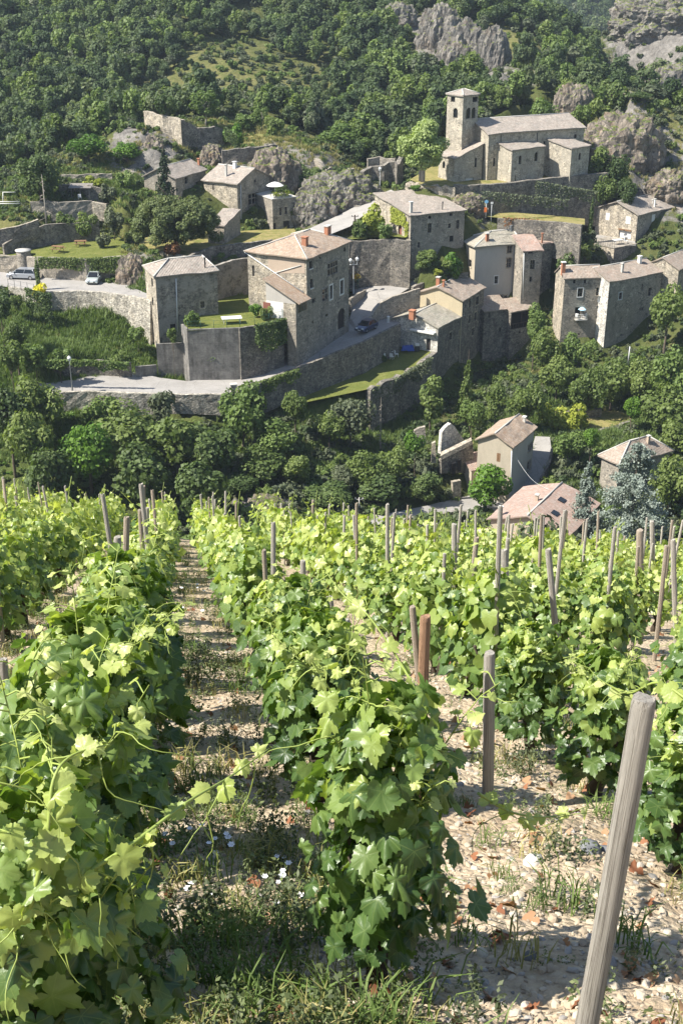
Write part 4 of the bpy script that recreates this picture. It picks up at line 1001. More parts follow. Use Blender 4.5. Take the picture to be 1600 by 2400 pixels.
# --- big block at the right
H = House('stone_house', 'tall stone house with a balcony full of things at the right of the village', (1281, 637), (1321, 653.5), (1415, 650), 15.3, 3, {'r': 'stone', 'l': 'stone_warm_lit', 'br': 'stone', 'bl': 'stone'}, .2, mat_roof='roof_mid')
for a in ((1342.5, 655, 1348, 664), (1368, 655, 1373, 664)): H.win('r', *a, 'void')
H.win('r', 1353, 675, 1365, 695, 'white', t=.12); H.win('r', 1396.5, 673.5, 1407, 692); H.win('r', 1346.5, 719.5, 1359.5, 742, 'void'); H.win('r', 1398, 717, 1405, 738, 'mull', n=2); H.win('r', 1354, 781, 1358, 785, 'void')
H.win('l', 1297, 642, 1301, 650, 'void'); H.win('l', 1297, 674, 1300, 690, 'plain')
H.build('gable', 1.5, 'u'); H.chimney(1313.5, 614, 1324, 639, 'brick', 'white')
BLK = H
H = House('stone_house', 'tall plain stone tower-like house projecting at the far right with a lit left edge', (1414, 646), (1428, 661), (1554, 637), 15.0, 2, {'r': 'stone', 'l': 'stone_white', 'br': 'stone', 'bl': 'stone'}, .15, lv=7.5, mat_roof='roof_mid')  # left face takes the white stone: its sunlight is put into the colour
H.win('r', 1449.5, 685, 1457, 701, 'white', t=.1); H.win('r', 1503, 664.5, 1505.5, 679, 'void'); H.win('r', 1518, 674, 1526, 693); H.win('r', 1498, 721, 1501, 728, 'void'); H.win('r', 1503.5, 720, 1507, 727, 'void'); H.win('r', 1453, 783, 1459, 787, 'void')
H.build('gable', 1.5, 'u'); H.chimney(1453.5, 617, 1460, 639, 'cement', 'cement'); H.chimney(1493, 600, 1502.5, 617, 'white', 'white')
H = House('stone_house', 'stone house with a pinkish roof and a sunlit wall at the right edge', (1525, 612), (1592, 632), (1640, 612), 15.6, 6, {'r': 'stone', 'l': 'stone_warm_lit', 'br': 'stone', 'bl': 'stone'}, .2, mat_roof='roof_mid')
H.build('gable', 1.5, 'u')
# --- upper right house
H = House('stone_house', 'upper right stone house with a sunlit gable, white shutters and a raised terrace', (1395, 486), (1495.5, 504), (1582, 484), 21.3, 12, {'r': 'stone', 'l': 'stone_warm_lit', 'br': 'stone', 'bl': 'stone'}, .3, mat_roof='roof_grey')
H.win('l', 1419, 498, 1428, 515, 'shut'); H.win('l', 1466, 507, 1477, 524, 'shut'); H.win('l', 1449.5, 537, 1478, 558, 'panel')
H.win('r', 1527, 502, 1534, 518, 'shut'); H.win('r', 1561.5, 497, 1567, 514, 'open'); H.win('r', 1517.5, 536, 1525, 555, 'mull', n=2); H.win('r', 1552, 532, 1557.5, 550, 'open'); H.win('r', 1570, 526, 1575, 543, 'open'); H.win('r', 1516, 580, 1522, 591, 'void')
H.build('gable', 1.7, 'u'); H.chimney(1531, 466, 1535, 485, 'white', 'cement'); H.chimney(1527, 468, 1530, 478, 'cement', 'cement')
o_, d_, l_, n_ = H.face('l')
a0, zz = H.on('l', 1449, 537); a1, _ = H.on('l', 1479, 541)
m = MB(); m.box(Vector((o_.x, o_.y, zz)) + d_ * min(a0, a1) + n_ * .01, d_ * abs(a1 - a0), n_ * .12, Vector((0, 0, .22))); m.build('lintel', M['wood'], H.root)
UR = H
H = House('stone_house', 'low roofed stone extension at the right edge behind the upper right house', (1570, 480), (1600, 496), (1660, 486), 20.6, 12, 'stone', .2, lv=6, mat_roof='roof_grey')
H.build('gable', 1.3, 'u')
H = House('terrace_block', 'round-cornered stone terrace block with a small square window under the upper right house', (1388, 572), (1439, 582), (1492, 572), 16.9, 7, {'r': 'stone_dark_shade', 'l': 'stone_warm_lit', 'br': 'stone', 'bl': 'stone'}, .02, cat='terrace', lv=6.5)
H.win('l', 1408, 608, 1416, 618, 'white', t=.14); H.build('none')
m = MB(); m.slab([H.P(a, b, 17.02) for a, b in ((-.05, -.05), (H.lu + .05, -.05), (H.lu + .05, H.lv), (-.05, H.lv))], .14); m.build('paving', M['stone'], H.root)
TER = H

# --- cream house in the valley
H = House('cream_house', 'cream rendered house with a pale warm gable roof in the valley', (1115.5, 1028), (1203.6, 1049), (1260, 1001), 3.5, -6, {'r': 'grey', 'l': 'cream', 'br': 'cream', 'bl': 'cream'}, .35, mat_roof='roof_warm')
H.win('r', 1237, 1043, 1242, 1057); H.win('r', 1243, 1038, 1247.5, 1051); H.win('r', 1235, 1082, 1241.5, 1101)
H.win('l', 1163.5, 1062, 1172, 1082, 'shut', col='wood')
H.build('gable', 1.4, 'u'); H.chimney(1224, 976, 1232, 990, 'cement', 'white'); H.pipe('l', 1199.5, 1056, 1196.5, 1157, 'zinc')
CRM = H
H = House('shed', 'little shed with a patchy orange tile roof against the cream house', (1094, 1094), (1104, 1104), (1165, 1092), -1.2, -6, 'cream', .15, cat='shed', lv=3.2, mat_roof='roof_pink')
H.build('shed', 1.1, high='v')
# --- pink roofs at the bottom of the valley
H = House('farmhouse', 'farmhouse with a broad pinkish tile roof and skylights half hidden by the vines', (1206, 1179), (1139, 1217), (1330, 1262), .8, -6, 'cream', .4, mat_roof='roof_pink', lv=11)
H.build('gable', 1.7, 'v'); H.chimney(1167, 1186, 1177, 1209, 'cement', 'white'); H.chimney(1253, 1158, 1262, 1175, 'pink', 'cement')
for x, y in ((1316, 1172), (1300, 1203)):
    p = H.roofz(x, y); m = MB(); nn_ = (H.pl[1][1] - H.pl[1][0]).cross(H.pl[1][2] - H.pl[1][1]).normalized()
    uu = H.v; vv = nn_.cross(uu)
    m.box(p - uu * .5 - vv * .4 + nn_ * .01, uu * 1.0, vv * .8, nn_ * .08); m.build('skylight', M['glass'], H.roof)
H = House('farmhouse', 'lower lean-to of the pink-roofed farmhouse with a pale eave line', (1160, 1235), (1105, 1262), (1230, 1300), -.6, -6, 'cream', .3, mat_roof='roof_pink')
H.build('shed', .8, high='u')
H = House('farmhouse', 'grey-brown hip-roofed house partly hidden behind the blue cedar', (1392, 1068), (1450, 1090), (1580, 1056), 1.6, -5, 'stone', .4, mat_roof='roof_mid', lv=None)
H.build('hip', 2.0, 'u', 3.5, 3.0); H.chimney(1514, 1020, 1522, 1040, 'pink', 'cement')

# --- ruin in the valley beside the cream house
rn = empty('ruined_house', pz(1070, 1100, -3), 'roofless ruined stone house with broken gables left of the cream house', 'ruin')
def ruin_face(pts, mat, hole=None):
    m = MB(); P = [pY(*p) for p in pts]
    ctr = sum(P, Vector()) / len(P); nrm = (P[1] - P[0]).cross(P[2] - P[1]).normalized()
    if nrm.y > 0: P.reverse(); nrm = -nrm
    m.face(P); B = [p - nrm * .55 for p in P]; m.face(list(reversed(B)))
    for i in range(len(P)):
        j = (i + 1) % len(P); m.face([P[j], P[i], B[i], B[j]])
    return m.build('wall', M[mat], rn)
ruin_face([(1032, 1064, 148), (1036, 1012, 148), (1046, 1000, 148.5), (1056, 992, 149), (1064, 998, 149.5), (1076, 1016, 150), (1090, 1034, 151), (1098, 1060, 151)], 'stone_white')
ruin_face([(1034, 1110, 144), (1034, 1078, 144), (1060, 1066, 145), (1084, 1054, 146), (1108, 1042, 147), (1110, 1080, 147), (1108, 1108, 147)], 'stone_dark_shade')
ruin_face([(966, 1030, 150), (970, 1010, 150), (980, 1004, 150), (996, 1000, 150), (998, 1040, 150)], 'stone')
ruin_face([(1010, 1085, 146), (1012, 1040, 146), (1020, 1036, 146), (1022, 1085, 146)], 'stone_warm_lit')
ruin_face([(1062, 1170, 142), (1060, 1130, 142), (1080, 1126, 142.4), (1080, 1172, 142.4)], 'stone_warm_lit')
for x0, y0, x1, y1, Yd in ((1073, 1076, 1081, 1106, 144.9), (1058, 1084, 1068, 1112, 144.3)):
    m = MB(); a, b = pY(x0, y1, Yd), pY(x1, y0, Yd + .4)
    m.box(Vector((a.x, a.y - .02, a.z)), Vector((b.x - a.x, b.y - a.y, 0)), Vector((0, .3, 0)), Vector((0, 0, b.z - a.z))); m.build('doorway', M['void'], rn)
ruin_face([(1034, 1078, 143.9), (1108, 1041, 146.9), (1106, 1034, 148.5), (1036, 1068, 145.6)], 'roof_warm' if False else 'stone_warm_lit')

# --- church
def zc(z): return 60 - (60 - z) * 1.024
ch = House('church', 'long low Romanesque stone church with a square bell tower above the village', (1092, 279), (1144, 313), (1375, 297.5), zc(34.5), zc(25), {'r': 'church', 'l': 'church', 'br': 'church', 'bl': 'church'}, .3, cat='church', lv=11.2, mat_roof='roof_grey')
ch.win('r', 1155, 369, 1160, 389, 'archwin'); ch.win('r', 1273, 330, 1279, 337, 'void'); ch.win('r', 1345, 314, 1351, 323, 'void'); ch.win('r', 1277.5, 369, 1282, 395, 'door'); ch.win('l', 1105, 311, 1111.5, 322, 'archwin')
ch.build('gable', 1.75, 'u')
ch.pipe('r', 1173, 316, 1172, 425, 'darkmetal', .05); ch.pipe('r', 1258, 310, 1258, 350, 'darkmetal', .05)
def church_part(nm, L, F, Rr, ze, zb, over, lv, rise, high, wins, roof='shed', **kw):
    h = House('church', None, L, F, Rr, ze, zb, 'church', over, cat='church', lv=lv, mat_roof='roof_grey')
    for a in wins: h.win(*a)
    h.build(roof, rise, high=high, **kw)
    # hand the pieces over to the church as parts
    for o in list(h.root.children):
        base = {'wall': nm + '_wall', 'roof': nm + '_roof'}.get(o.name.split('.')[0], o.name.split('.')[0])
        o.name = base; o.parent = ch.root; o.location = -ch.root.location
    bpy.data.objects.remove(h.root)
    return h
church_part('annex', (1024, 365), (1064, 372), (1134, 366.5), zc(30.8), zc(24.5), .2, 5.5, 2.2, 'u', [('r', 1112, 369, 1117, 391, 'archwin'), ('l', 1036.5, 377, 1042.5, 394, 'archwin'), ('r', 1090, 416, 1109, 430, 'panel')])
church_part('chapel', (1184, 342), (1200, 350.6), (1280, 341.5), zc(32.3), zc(25), .2, 4.4, .9, 'v', [('r', 1215, 364, 1221.5, 384, 'archwin'), ('r', 1252, 356, 1260, 377, 'archwin'), ('r', 1206, 410, 1209, 424, 'void')])
church_part('apse', (1303, 325), (1340, 346), (1386, 339), zc(32.2), zc(25), .2, 6.5, 1.1, 'v', [('r', 1355.5, 357.5, 1361, 374, 'archwin')])
church_part('tower', (1047, 218.3), (1086, 222.8), (1126, 218.3), zc(40.2), zc(26), .22, None, .75, 'v',
            [('l', 1061.5, 252.5, 1072, 275.5, 'archwin'), ('l', 1056, 226, 1066, 238, 'void'), ('r', 1092, 252, 1102.5, 277, 'archwin'), ('r', 1104.5, 251, 1114.5, 276, 'archwin'), ('r', 1107, 226, 1119, 238, 'void')], 'hip')

# ------------------------------------------------------------------ trees and plants
G = {}
G['dark'] = m_leaf('dark_oak_leaves', [(.036, .062, .018), (.060, .096, .026), (.10, .145, .040), (.15, .195, .06)], .33, .6)
G['mid'] = m_leaf('mid_green_leaves', [(.060, .096, .024), (.105, .15, .036), (.155, .205, .052), (.22, .265, .08)], .36, .6)
G['light'] = m_leaf('light_green_leaves', [(.065, .105, .022), (.10, .155, .034), (.145, .205, .05), (.20, .255, .075)], .3, .6)
G['bright'] = m_leaf('bright_green_leaves', [(.045, .10, .010), (.075, .155, .014), (.12, .22, .022), (.17, .28, .035)], .32, .55)
G['olive'] = m_leaf('grey_green_leaves', [(.050, .066, .034), (.078, .098, .050), (.115, .135, .070), (.155, .17, .095)], .2, .65)
G['forest'] = m_leaf('forest_leaves', [(.040, .066, .026), (.062, .098, .036), (.095, .132, .050), (.16, .185, .085)], .3, .7, .5, patchy=1.3)
G['pine'] = m_leaf('pine_needles', [(.065, .09, .026), (.10, .13, .038), (.145, .175, .055), (.19, .215, .076)], .25, .6)
G['spruce'] = m_leaf('spruce_needles', [(.018, .034, .014), (.030, .052, .020), (.050, .078, .030)], .1, .6)
G['cedar'] = m_leaf('blue_cedar_needles', [(.095, .125, .10), (.15, .185, .155), (.215, .255, .215), (.29, .325, .28)], .12, .6)
G['plane'] = m_leaf('plane_leaves', [(.20, .27, .075), (.28, .35, .12), (.36, .42, .18), (.44, .48, .24)], .35, .6)
G['yellow'] = m_leaf('yellow_blossom', [(.30, .32, .02), (.62, .55, .02), (.80, .70, .03)], .2, .6)
G['rust'] = m_leaf('rusty_leaves', [(.14, .065, .025), (.22, .10, .04), (.28, .16, .07)], .2, .7)
G['lime'] = m_leaf('yellow_green_leaves', [(.13, .17, .018), (.22, .26, .03), (.32, .35, .05), (.40, .42, .08)], .3, .6)
M['bark'] = m_plain('bark', (.12, .095, .07), .95, .4, 4)
M['bark_pale'] = m_plain('pale_bark', (.34, .30, .25), .95, .3, 4)

def rdir(n, r):
    v = r.normal(size=(n, 3)); return v / np.linalg.norm(v, axis=1, keepdims=True)
def cards(P, Nn, size, r, asp=1.0):                     # bent leaf-clump quads at points P facing Nn
    n = len(P)
    a = np.cross(Nn, rdir(n, r)); a /= np.linalg.norm(a, axis=1, keepdims=True) + 1e-9
    b = np.cross(Nn, a)
    s = size * r.uniform(.55, 1.35, n)[:, None]
    k = r.uniform(.7, 1.3, (n, 4, 1))
    V = np.stack([P - a * s * .5 * k[:, 0], P - b * s * .5 * asp * k[:, 1] + Nn * s * .12, P + a * s * .5 * k[:, 2], P + b * s * .5 * asp * k[:, 3] - Nn * s * .12], 1).reshape(-1, 3)
    return V, np.arange(4 * n).reshape(n, 4)
def crown_mesh(name, lobes, n, leaf, mat, seed, up=.35, inner=.45, flat=1.0):
    r = np.random.default_rng(seed); L = np.array(lobes, float)
    pw = L[:, 3] ** 2; k = r.choice(len(L), n, p=pw / pw.sum())
    d = rdir(n, r)
    rad = L[k, 3] * (inner + (1 - inner) * r.random(n) ** .45)
    P = L[k, :3] + d * rad[:, None] * np.array([1, 1, flat])
    Nn = d * .8 + rdir(n, r) * .6 + np.array([0, 0, up]); Nn /= np.linalg.norm(Nn, axis=1, keepdims=True)
    V, F = cards(P, Nn, leaf, r)
    lt = r.random(len(L))
    t = np.clip(.55 * lt[k] + .45 * r.random(n), 0, 1)
    return (V, F, np.repeat(t, 4))
def mesh_from(name, parts, mat):
    V = np.concatenate([p[0] for p in parts]); off = 0; Fs = []; T = np.concatenate([p[2] for p in parts])
    for p in parts: Fs.append(p[1] + off); off += len(p[0])
    o = npmesh(name, V, np.concatenate(Fs), mat, att={'tint': T})
    me = o.data; bpy.data.objects.remove(o)
    return me
def lobes_round(seed, rx, rz, zc, k, lr=(.36, .56)):
    r = np.random.default_rng(seed); out = [(0, 0, zc, min(rx, rz) * .62)]
    for i in range(k):
        d = rdir(1, r)[0]; d[2] = d[2] * .9 + .05
        q = .5 + .22 * r.random(); lrad = r.uniform(*lr) * min(rx, rz)
        out.append((d[0] * rx * q, d[1] * rx * q, zc + d[2] * rz * q, lrad))
    return out
def trunk_mesh(name, h, r0, limbs, seed, spread=.5, mat='bark', nst=1):
    random.seed(seed); m = MB()
    for s in range(nst):
        ox, oy = (random.uniform(-.5, .5) * (nst > 1), random.uniform(-.5, .5) * (nst > 1))
        pts = [(ox + random.uniform(-.06, .06) * i, oy + random.uniform(-.06, .06) * i, h * i / 4 - .4 * (i == 0)) for i in range(5)]
        m.tube(pts, [r0 * (1 - .17 * i) for i in range(5)], 7, wob=.12)
        for i in range(limbs):
            b = Vector(pts[random.choice((2, 3, 3, 4))]); an = random.uniform(0, 6.28); ln = h * random.uniform(.4, .75)
            e = b + Vector((math.cos(an) * ln * spread, math.sin(an) * ln * spread, ln * .7))
            md = b.lerp(e, .5) + Vector((random.uniform(-.15, .15), random.uniform(-.15, .15), .12))
            m.tube([b, md, e], [r0 * .45, r0 * .28, r0 * .1], 5)
    o = m.build(name, M[mat]); me = o.data; bpy.data.objects.remove(o)
    return me
# templates: unit = metres, (height, width) recorded so copies can be scaled to the photograph
T = {}
def template(key, crown, trunk, h, wd): T.setdefault(key, []).append((crown, trunk, h, wd))
for mt in ('dark', 'mid', 'light', 'bright', 'olive', 'rust', 'lime', 'yellow'):
    nv = 3 if mt in ('dark', 'mid', 'light') else 2
    for i in range(nv):
        s = hash(mt) % 97 if False else sum(map(ord, mt)) + i * 13
        cr = mesh_from('crown', [crown_mesh('c', lobes_round(s, 2.7, 2.5, 3.9, 15), 3000, .34, None, s)], G[mt])
        template('tree_' + mt, cr, trunk_mesh('trunk', 2.9, .2, 6, s, .55), 6.4, 5.4)
        cr = mesh_from('crown', [crown_mesh('c', lobes_round(s + 5, 1.5, 1.15, .95, 9), 1300, .24, None, s + 5)], G[mt])
        template('bush_' + mt, cr, trunk_mesh('stem', .8, .06, 4, s, .6), 2.1, 3.0)
        cr = mesh_from('crown', [crown_mesh('c', lobes_round(s + 9, 1.5, 3.2, 4.3, 16, (.5, .75)), 2600, .32, None, s + 9)], G[mt])
        template('tall_' + mt, cr, trunk_mesh('trunk', 3.6, .15, 6, s + 1, .3), 7.6, 3.6)
# loose, gappy tree
for i in range(2):
    cr = mesh_from('crown', [crown_mesh('c', lobes_round(60 + i, 2.2, 2.7, 3.7, 20, (.22, .36))[1:], 1500, .28, None, 60 + i)], G['light'])
    template('loose', cr, trunk_mesh('trunk', 3.4, .12, 9, 60 + i, .5, 'bark_pale'), 6.6, 4.8)
# umbrella pine: flattened pads of needles
r = np.random.default_rng(5); lb = []
for i in range(170):
    a, q = r.uniform(0, 6.28), r.random() ** .5; x, y = 6.1 * q * math.cos(a), 4.6 * q * math.sin(a)
    lb.append((x, y, 2.5 + 2.8 * math.sqrt(max(0, 1 - q * q)) * r.uniform(.75, 1.05) if i % 3 else r.uniform(1.0, 2.8), r.uniform(.7, 1.15)))
lb += [(x, y, 2.6, 1.9) for x, y in ((-3.5, 0), (-1.5, 1.5), (1.5, -1.2), (3.4, .5), (0, 0), (-1.6, -2), (2, 2))]
template('pine', mesh_from('crown', [crown_mesh('c', lb, 42000, .26, None, 4, .6, .5, .6)], G['pine']), trunk_mesh('trunk', 4.2, .3, 9, 3, .9), 6.4, 14.2)
def conifer(seed, h, wd, n, leaf, tiers, mat, droop=.25, blue=False, gap=.0, top=.06):
    r = np.random.default_rng(seed); V = []; 
    P, Nn, Tt = [], [], []
    for i in range(tiers):
        z = h * (.06 + .92 * (i + r.uniform(-.2, .2)) / tiers); rad = wd / 2 * (1 - z / h) ** .85 + h * top * .3
        for b in range(r.integers(5, 9)):
            a = r.uniform(0, 6.28); ln = rad * r.uniform(.6, 1.12); m = max(6, int(n / (tiers * 7) * (ln / (wd / 2) + .2) * 2))
            t = r.random(m) ** .7
            x = np.cos(a) * ln * t; y = np.sin(a) * ln * t; sp = ln * .22 * (1.1 - t * .6)
            P.append(np.stack([x + r.normal(0, 1, m) * sp * .6, y + r.normal(0, 1, m) * sp * .6, z - droop * ln * t ** 1.4 + r.normal(0, .12, m) * (1 + ln * .12)], 1))
            q = rdir(m, r) * .7 + np.array([math.cos(a) * .3, math.sin(a) * .3, .7]); Nn.append(q / np.linalg.norm(q, axis=1, keepdims=True))
            Tt.append(np.clip(r.random() * .5 + r.random(m) * .5, 0, 1))
    P, Nn, Tt = map(np.concatenate, (P, Nn, Tt))
    V, F = cards(P, Nn, leaf, r, .8)
    return mesh_from('crown', [(V, F, np.repeat(Tt, 4))], G[mat])
def pole_mesh(h, r0, mat='bark'):
    m = MB(); m.tube([(0, 0, -.4), (.03, 0, h * .5), (0, .02, h * .97)], [r0, r0 * .6, r0 * .12], 7); o = m.build('trunk', M[mat]); me = o.data; bpy.data.objects.remove(o); return me
template('spruce', conifer(1, 7, 4.2, 3800, .24, 17, 'spruce', .2), pole_mesh(7, .14), 7, 4.2)
template('greenspruce', conifer(2, 8, 4.0, 3600, .26, 16, 'mid', .25), pole_mesh(8, .14), 8, 4.0)
template('cedar', conifer(3, 12, 11, 17000, .20, 16, 'cedar', .12, top=.1), pole_mesh(12, .3), 12, 11)
template('cedar2', conifer(4, 8, 4.6, 6000, .19, 17, 'cedar', .2, top=.06), pole_mesh(8, .16), 8, 4.6)
template('yew', mesh_from('crown', [crown_mesh('c', [(x, y, z, rr) for x, y, z, rr in lobes_round(8, 3.2, 3.6, 3.9, 26, (.25, .4))], 5200, .30, None, 8, .6)], G['dark']), trunk_mesh('trunk', 2.5, .3, 7, 8, .5), 7.6, 6.6)
template('cypress', mesh_from('crown', [crown_mesh('c', [(0, 0, z, .42 * min(1, (6.3 - z) / 2.5 + .25)) for z in np.arange(.4, 6.2, .3)], 1500, .2, None, 9, .3)], G['dark']), pole_mesh(5.5, .06), 6.3, .95)
template('ball', mesh_from('crown', [crown_mesh('c', [(0, 0, .9, .62), (0, 0, 1.5, .45)], 900, .16, None, 10, .3)], G['lime']), pole_mesh(1.2, .05), 2.0, 1.25)
template('plane', mesh_from('crown', [crown_mesh('c', lobes_round(21, 4.0, 4.9, 5.0, 52, (.20, .30)), 13000, .34, None, 21, .4)], G['plane']), trunk_mesh('trunk', 4.6, .22, 5, 21, .3, 'bark_pale', 5), 9.6, 7.4)
m = MB(); random.seed(4)
m.tube([(0, 0, -.3), (.05, 0, 3), (0, .05, 6.2)], [.13, .08, .02], 6)
for i in range(26):
    z = random.uniform(1.2, 5.8); a = random.uniform(0, 6.28); ln = (6.6 - z) * .28
    m.tube([(0, 0, z), (math.cos(a) * ln * .6, math.sin(a) * ln * .6, z - .1 * ln), (math.cos(a) * ln, math.sin(a) * ln, z - .45 * ln)], [.03, .02, .008], 4)
o = m.build('trunk', M['bark_pale']); me = o.data; bpy.data.objects.remove(o); template('dead', None, me, 6.2, 3)

NAMES = {'pine': 'umbrella_pine', 'spruce': 'spruce', 'greenspruce': 'spruce', 'cedar': 'blue_cedar', 'cedar2': 'blue_cedar', 'yew': 'yew_tree', 'cypress': 'cypress', 'ball': 'clipped_shrub', 'plane': 'plane_tree', 'dead': 'dead_tree', 'loose': 'tree'}
tcount = {}
OCC = []
def tree(key, px, top, Yd, wpx, label, group=None, base=None, z=None):
    p = pY(px, top, Yd)
    g = hz(p.x, p.y) if z is None else z
    if base is not None: g = pY(px, base, Yd).z
    H = max(.8, p.z - g)
    k = tcount.get(key, 0); tcount[key] = k + 1
    cr, tr, h, wd = T[key][k % len(T[key])]
    cat = 'shrub' if key.startswith('bush') or key == 'ball' else 'tree'
    r = empty(NAMES.get(key, 'shrub' if cat == 'shrub' else 'tree'), (p.x, p.y, g), label, cat, group)
    W = wpx * mpp(px, top, Yd) / wd
    sz = min(H / h, 1.3 * W) if key not in ('cypress', 'dead') else H / h
    if cat == 'shrub': sz = max(sz, .7 * W)
    lift = max(0, H / sz - h)
    r.scale = (W, W, sz); r.rotation_euler = (0, 0, (0 if key == 'pine' else (k * 2.4) % 6.28))
    for nm, me in (('crown', cr), ('trunk' if cat == 'tree' else 'stem', tr)):
        if me is None: continue
        o = bpy.data.objects.new(nm, me); C.objects.link(o); o.parent = r
        if nm == 'crown': o.location.z = lift
        elif lift > .2: o.scale.z = 1 + lift / (.5 * h)
    OCC.append((p.x, p.y, wpx * mpp(px, top, Yd) * .4))
    return r

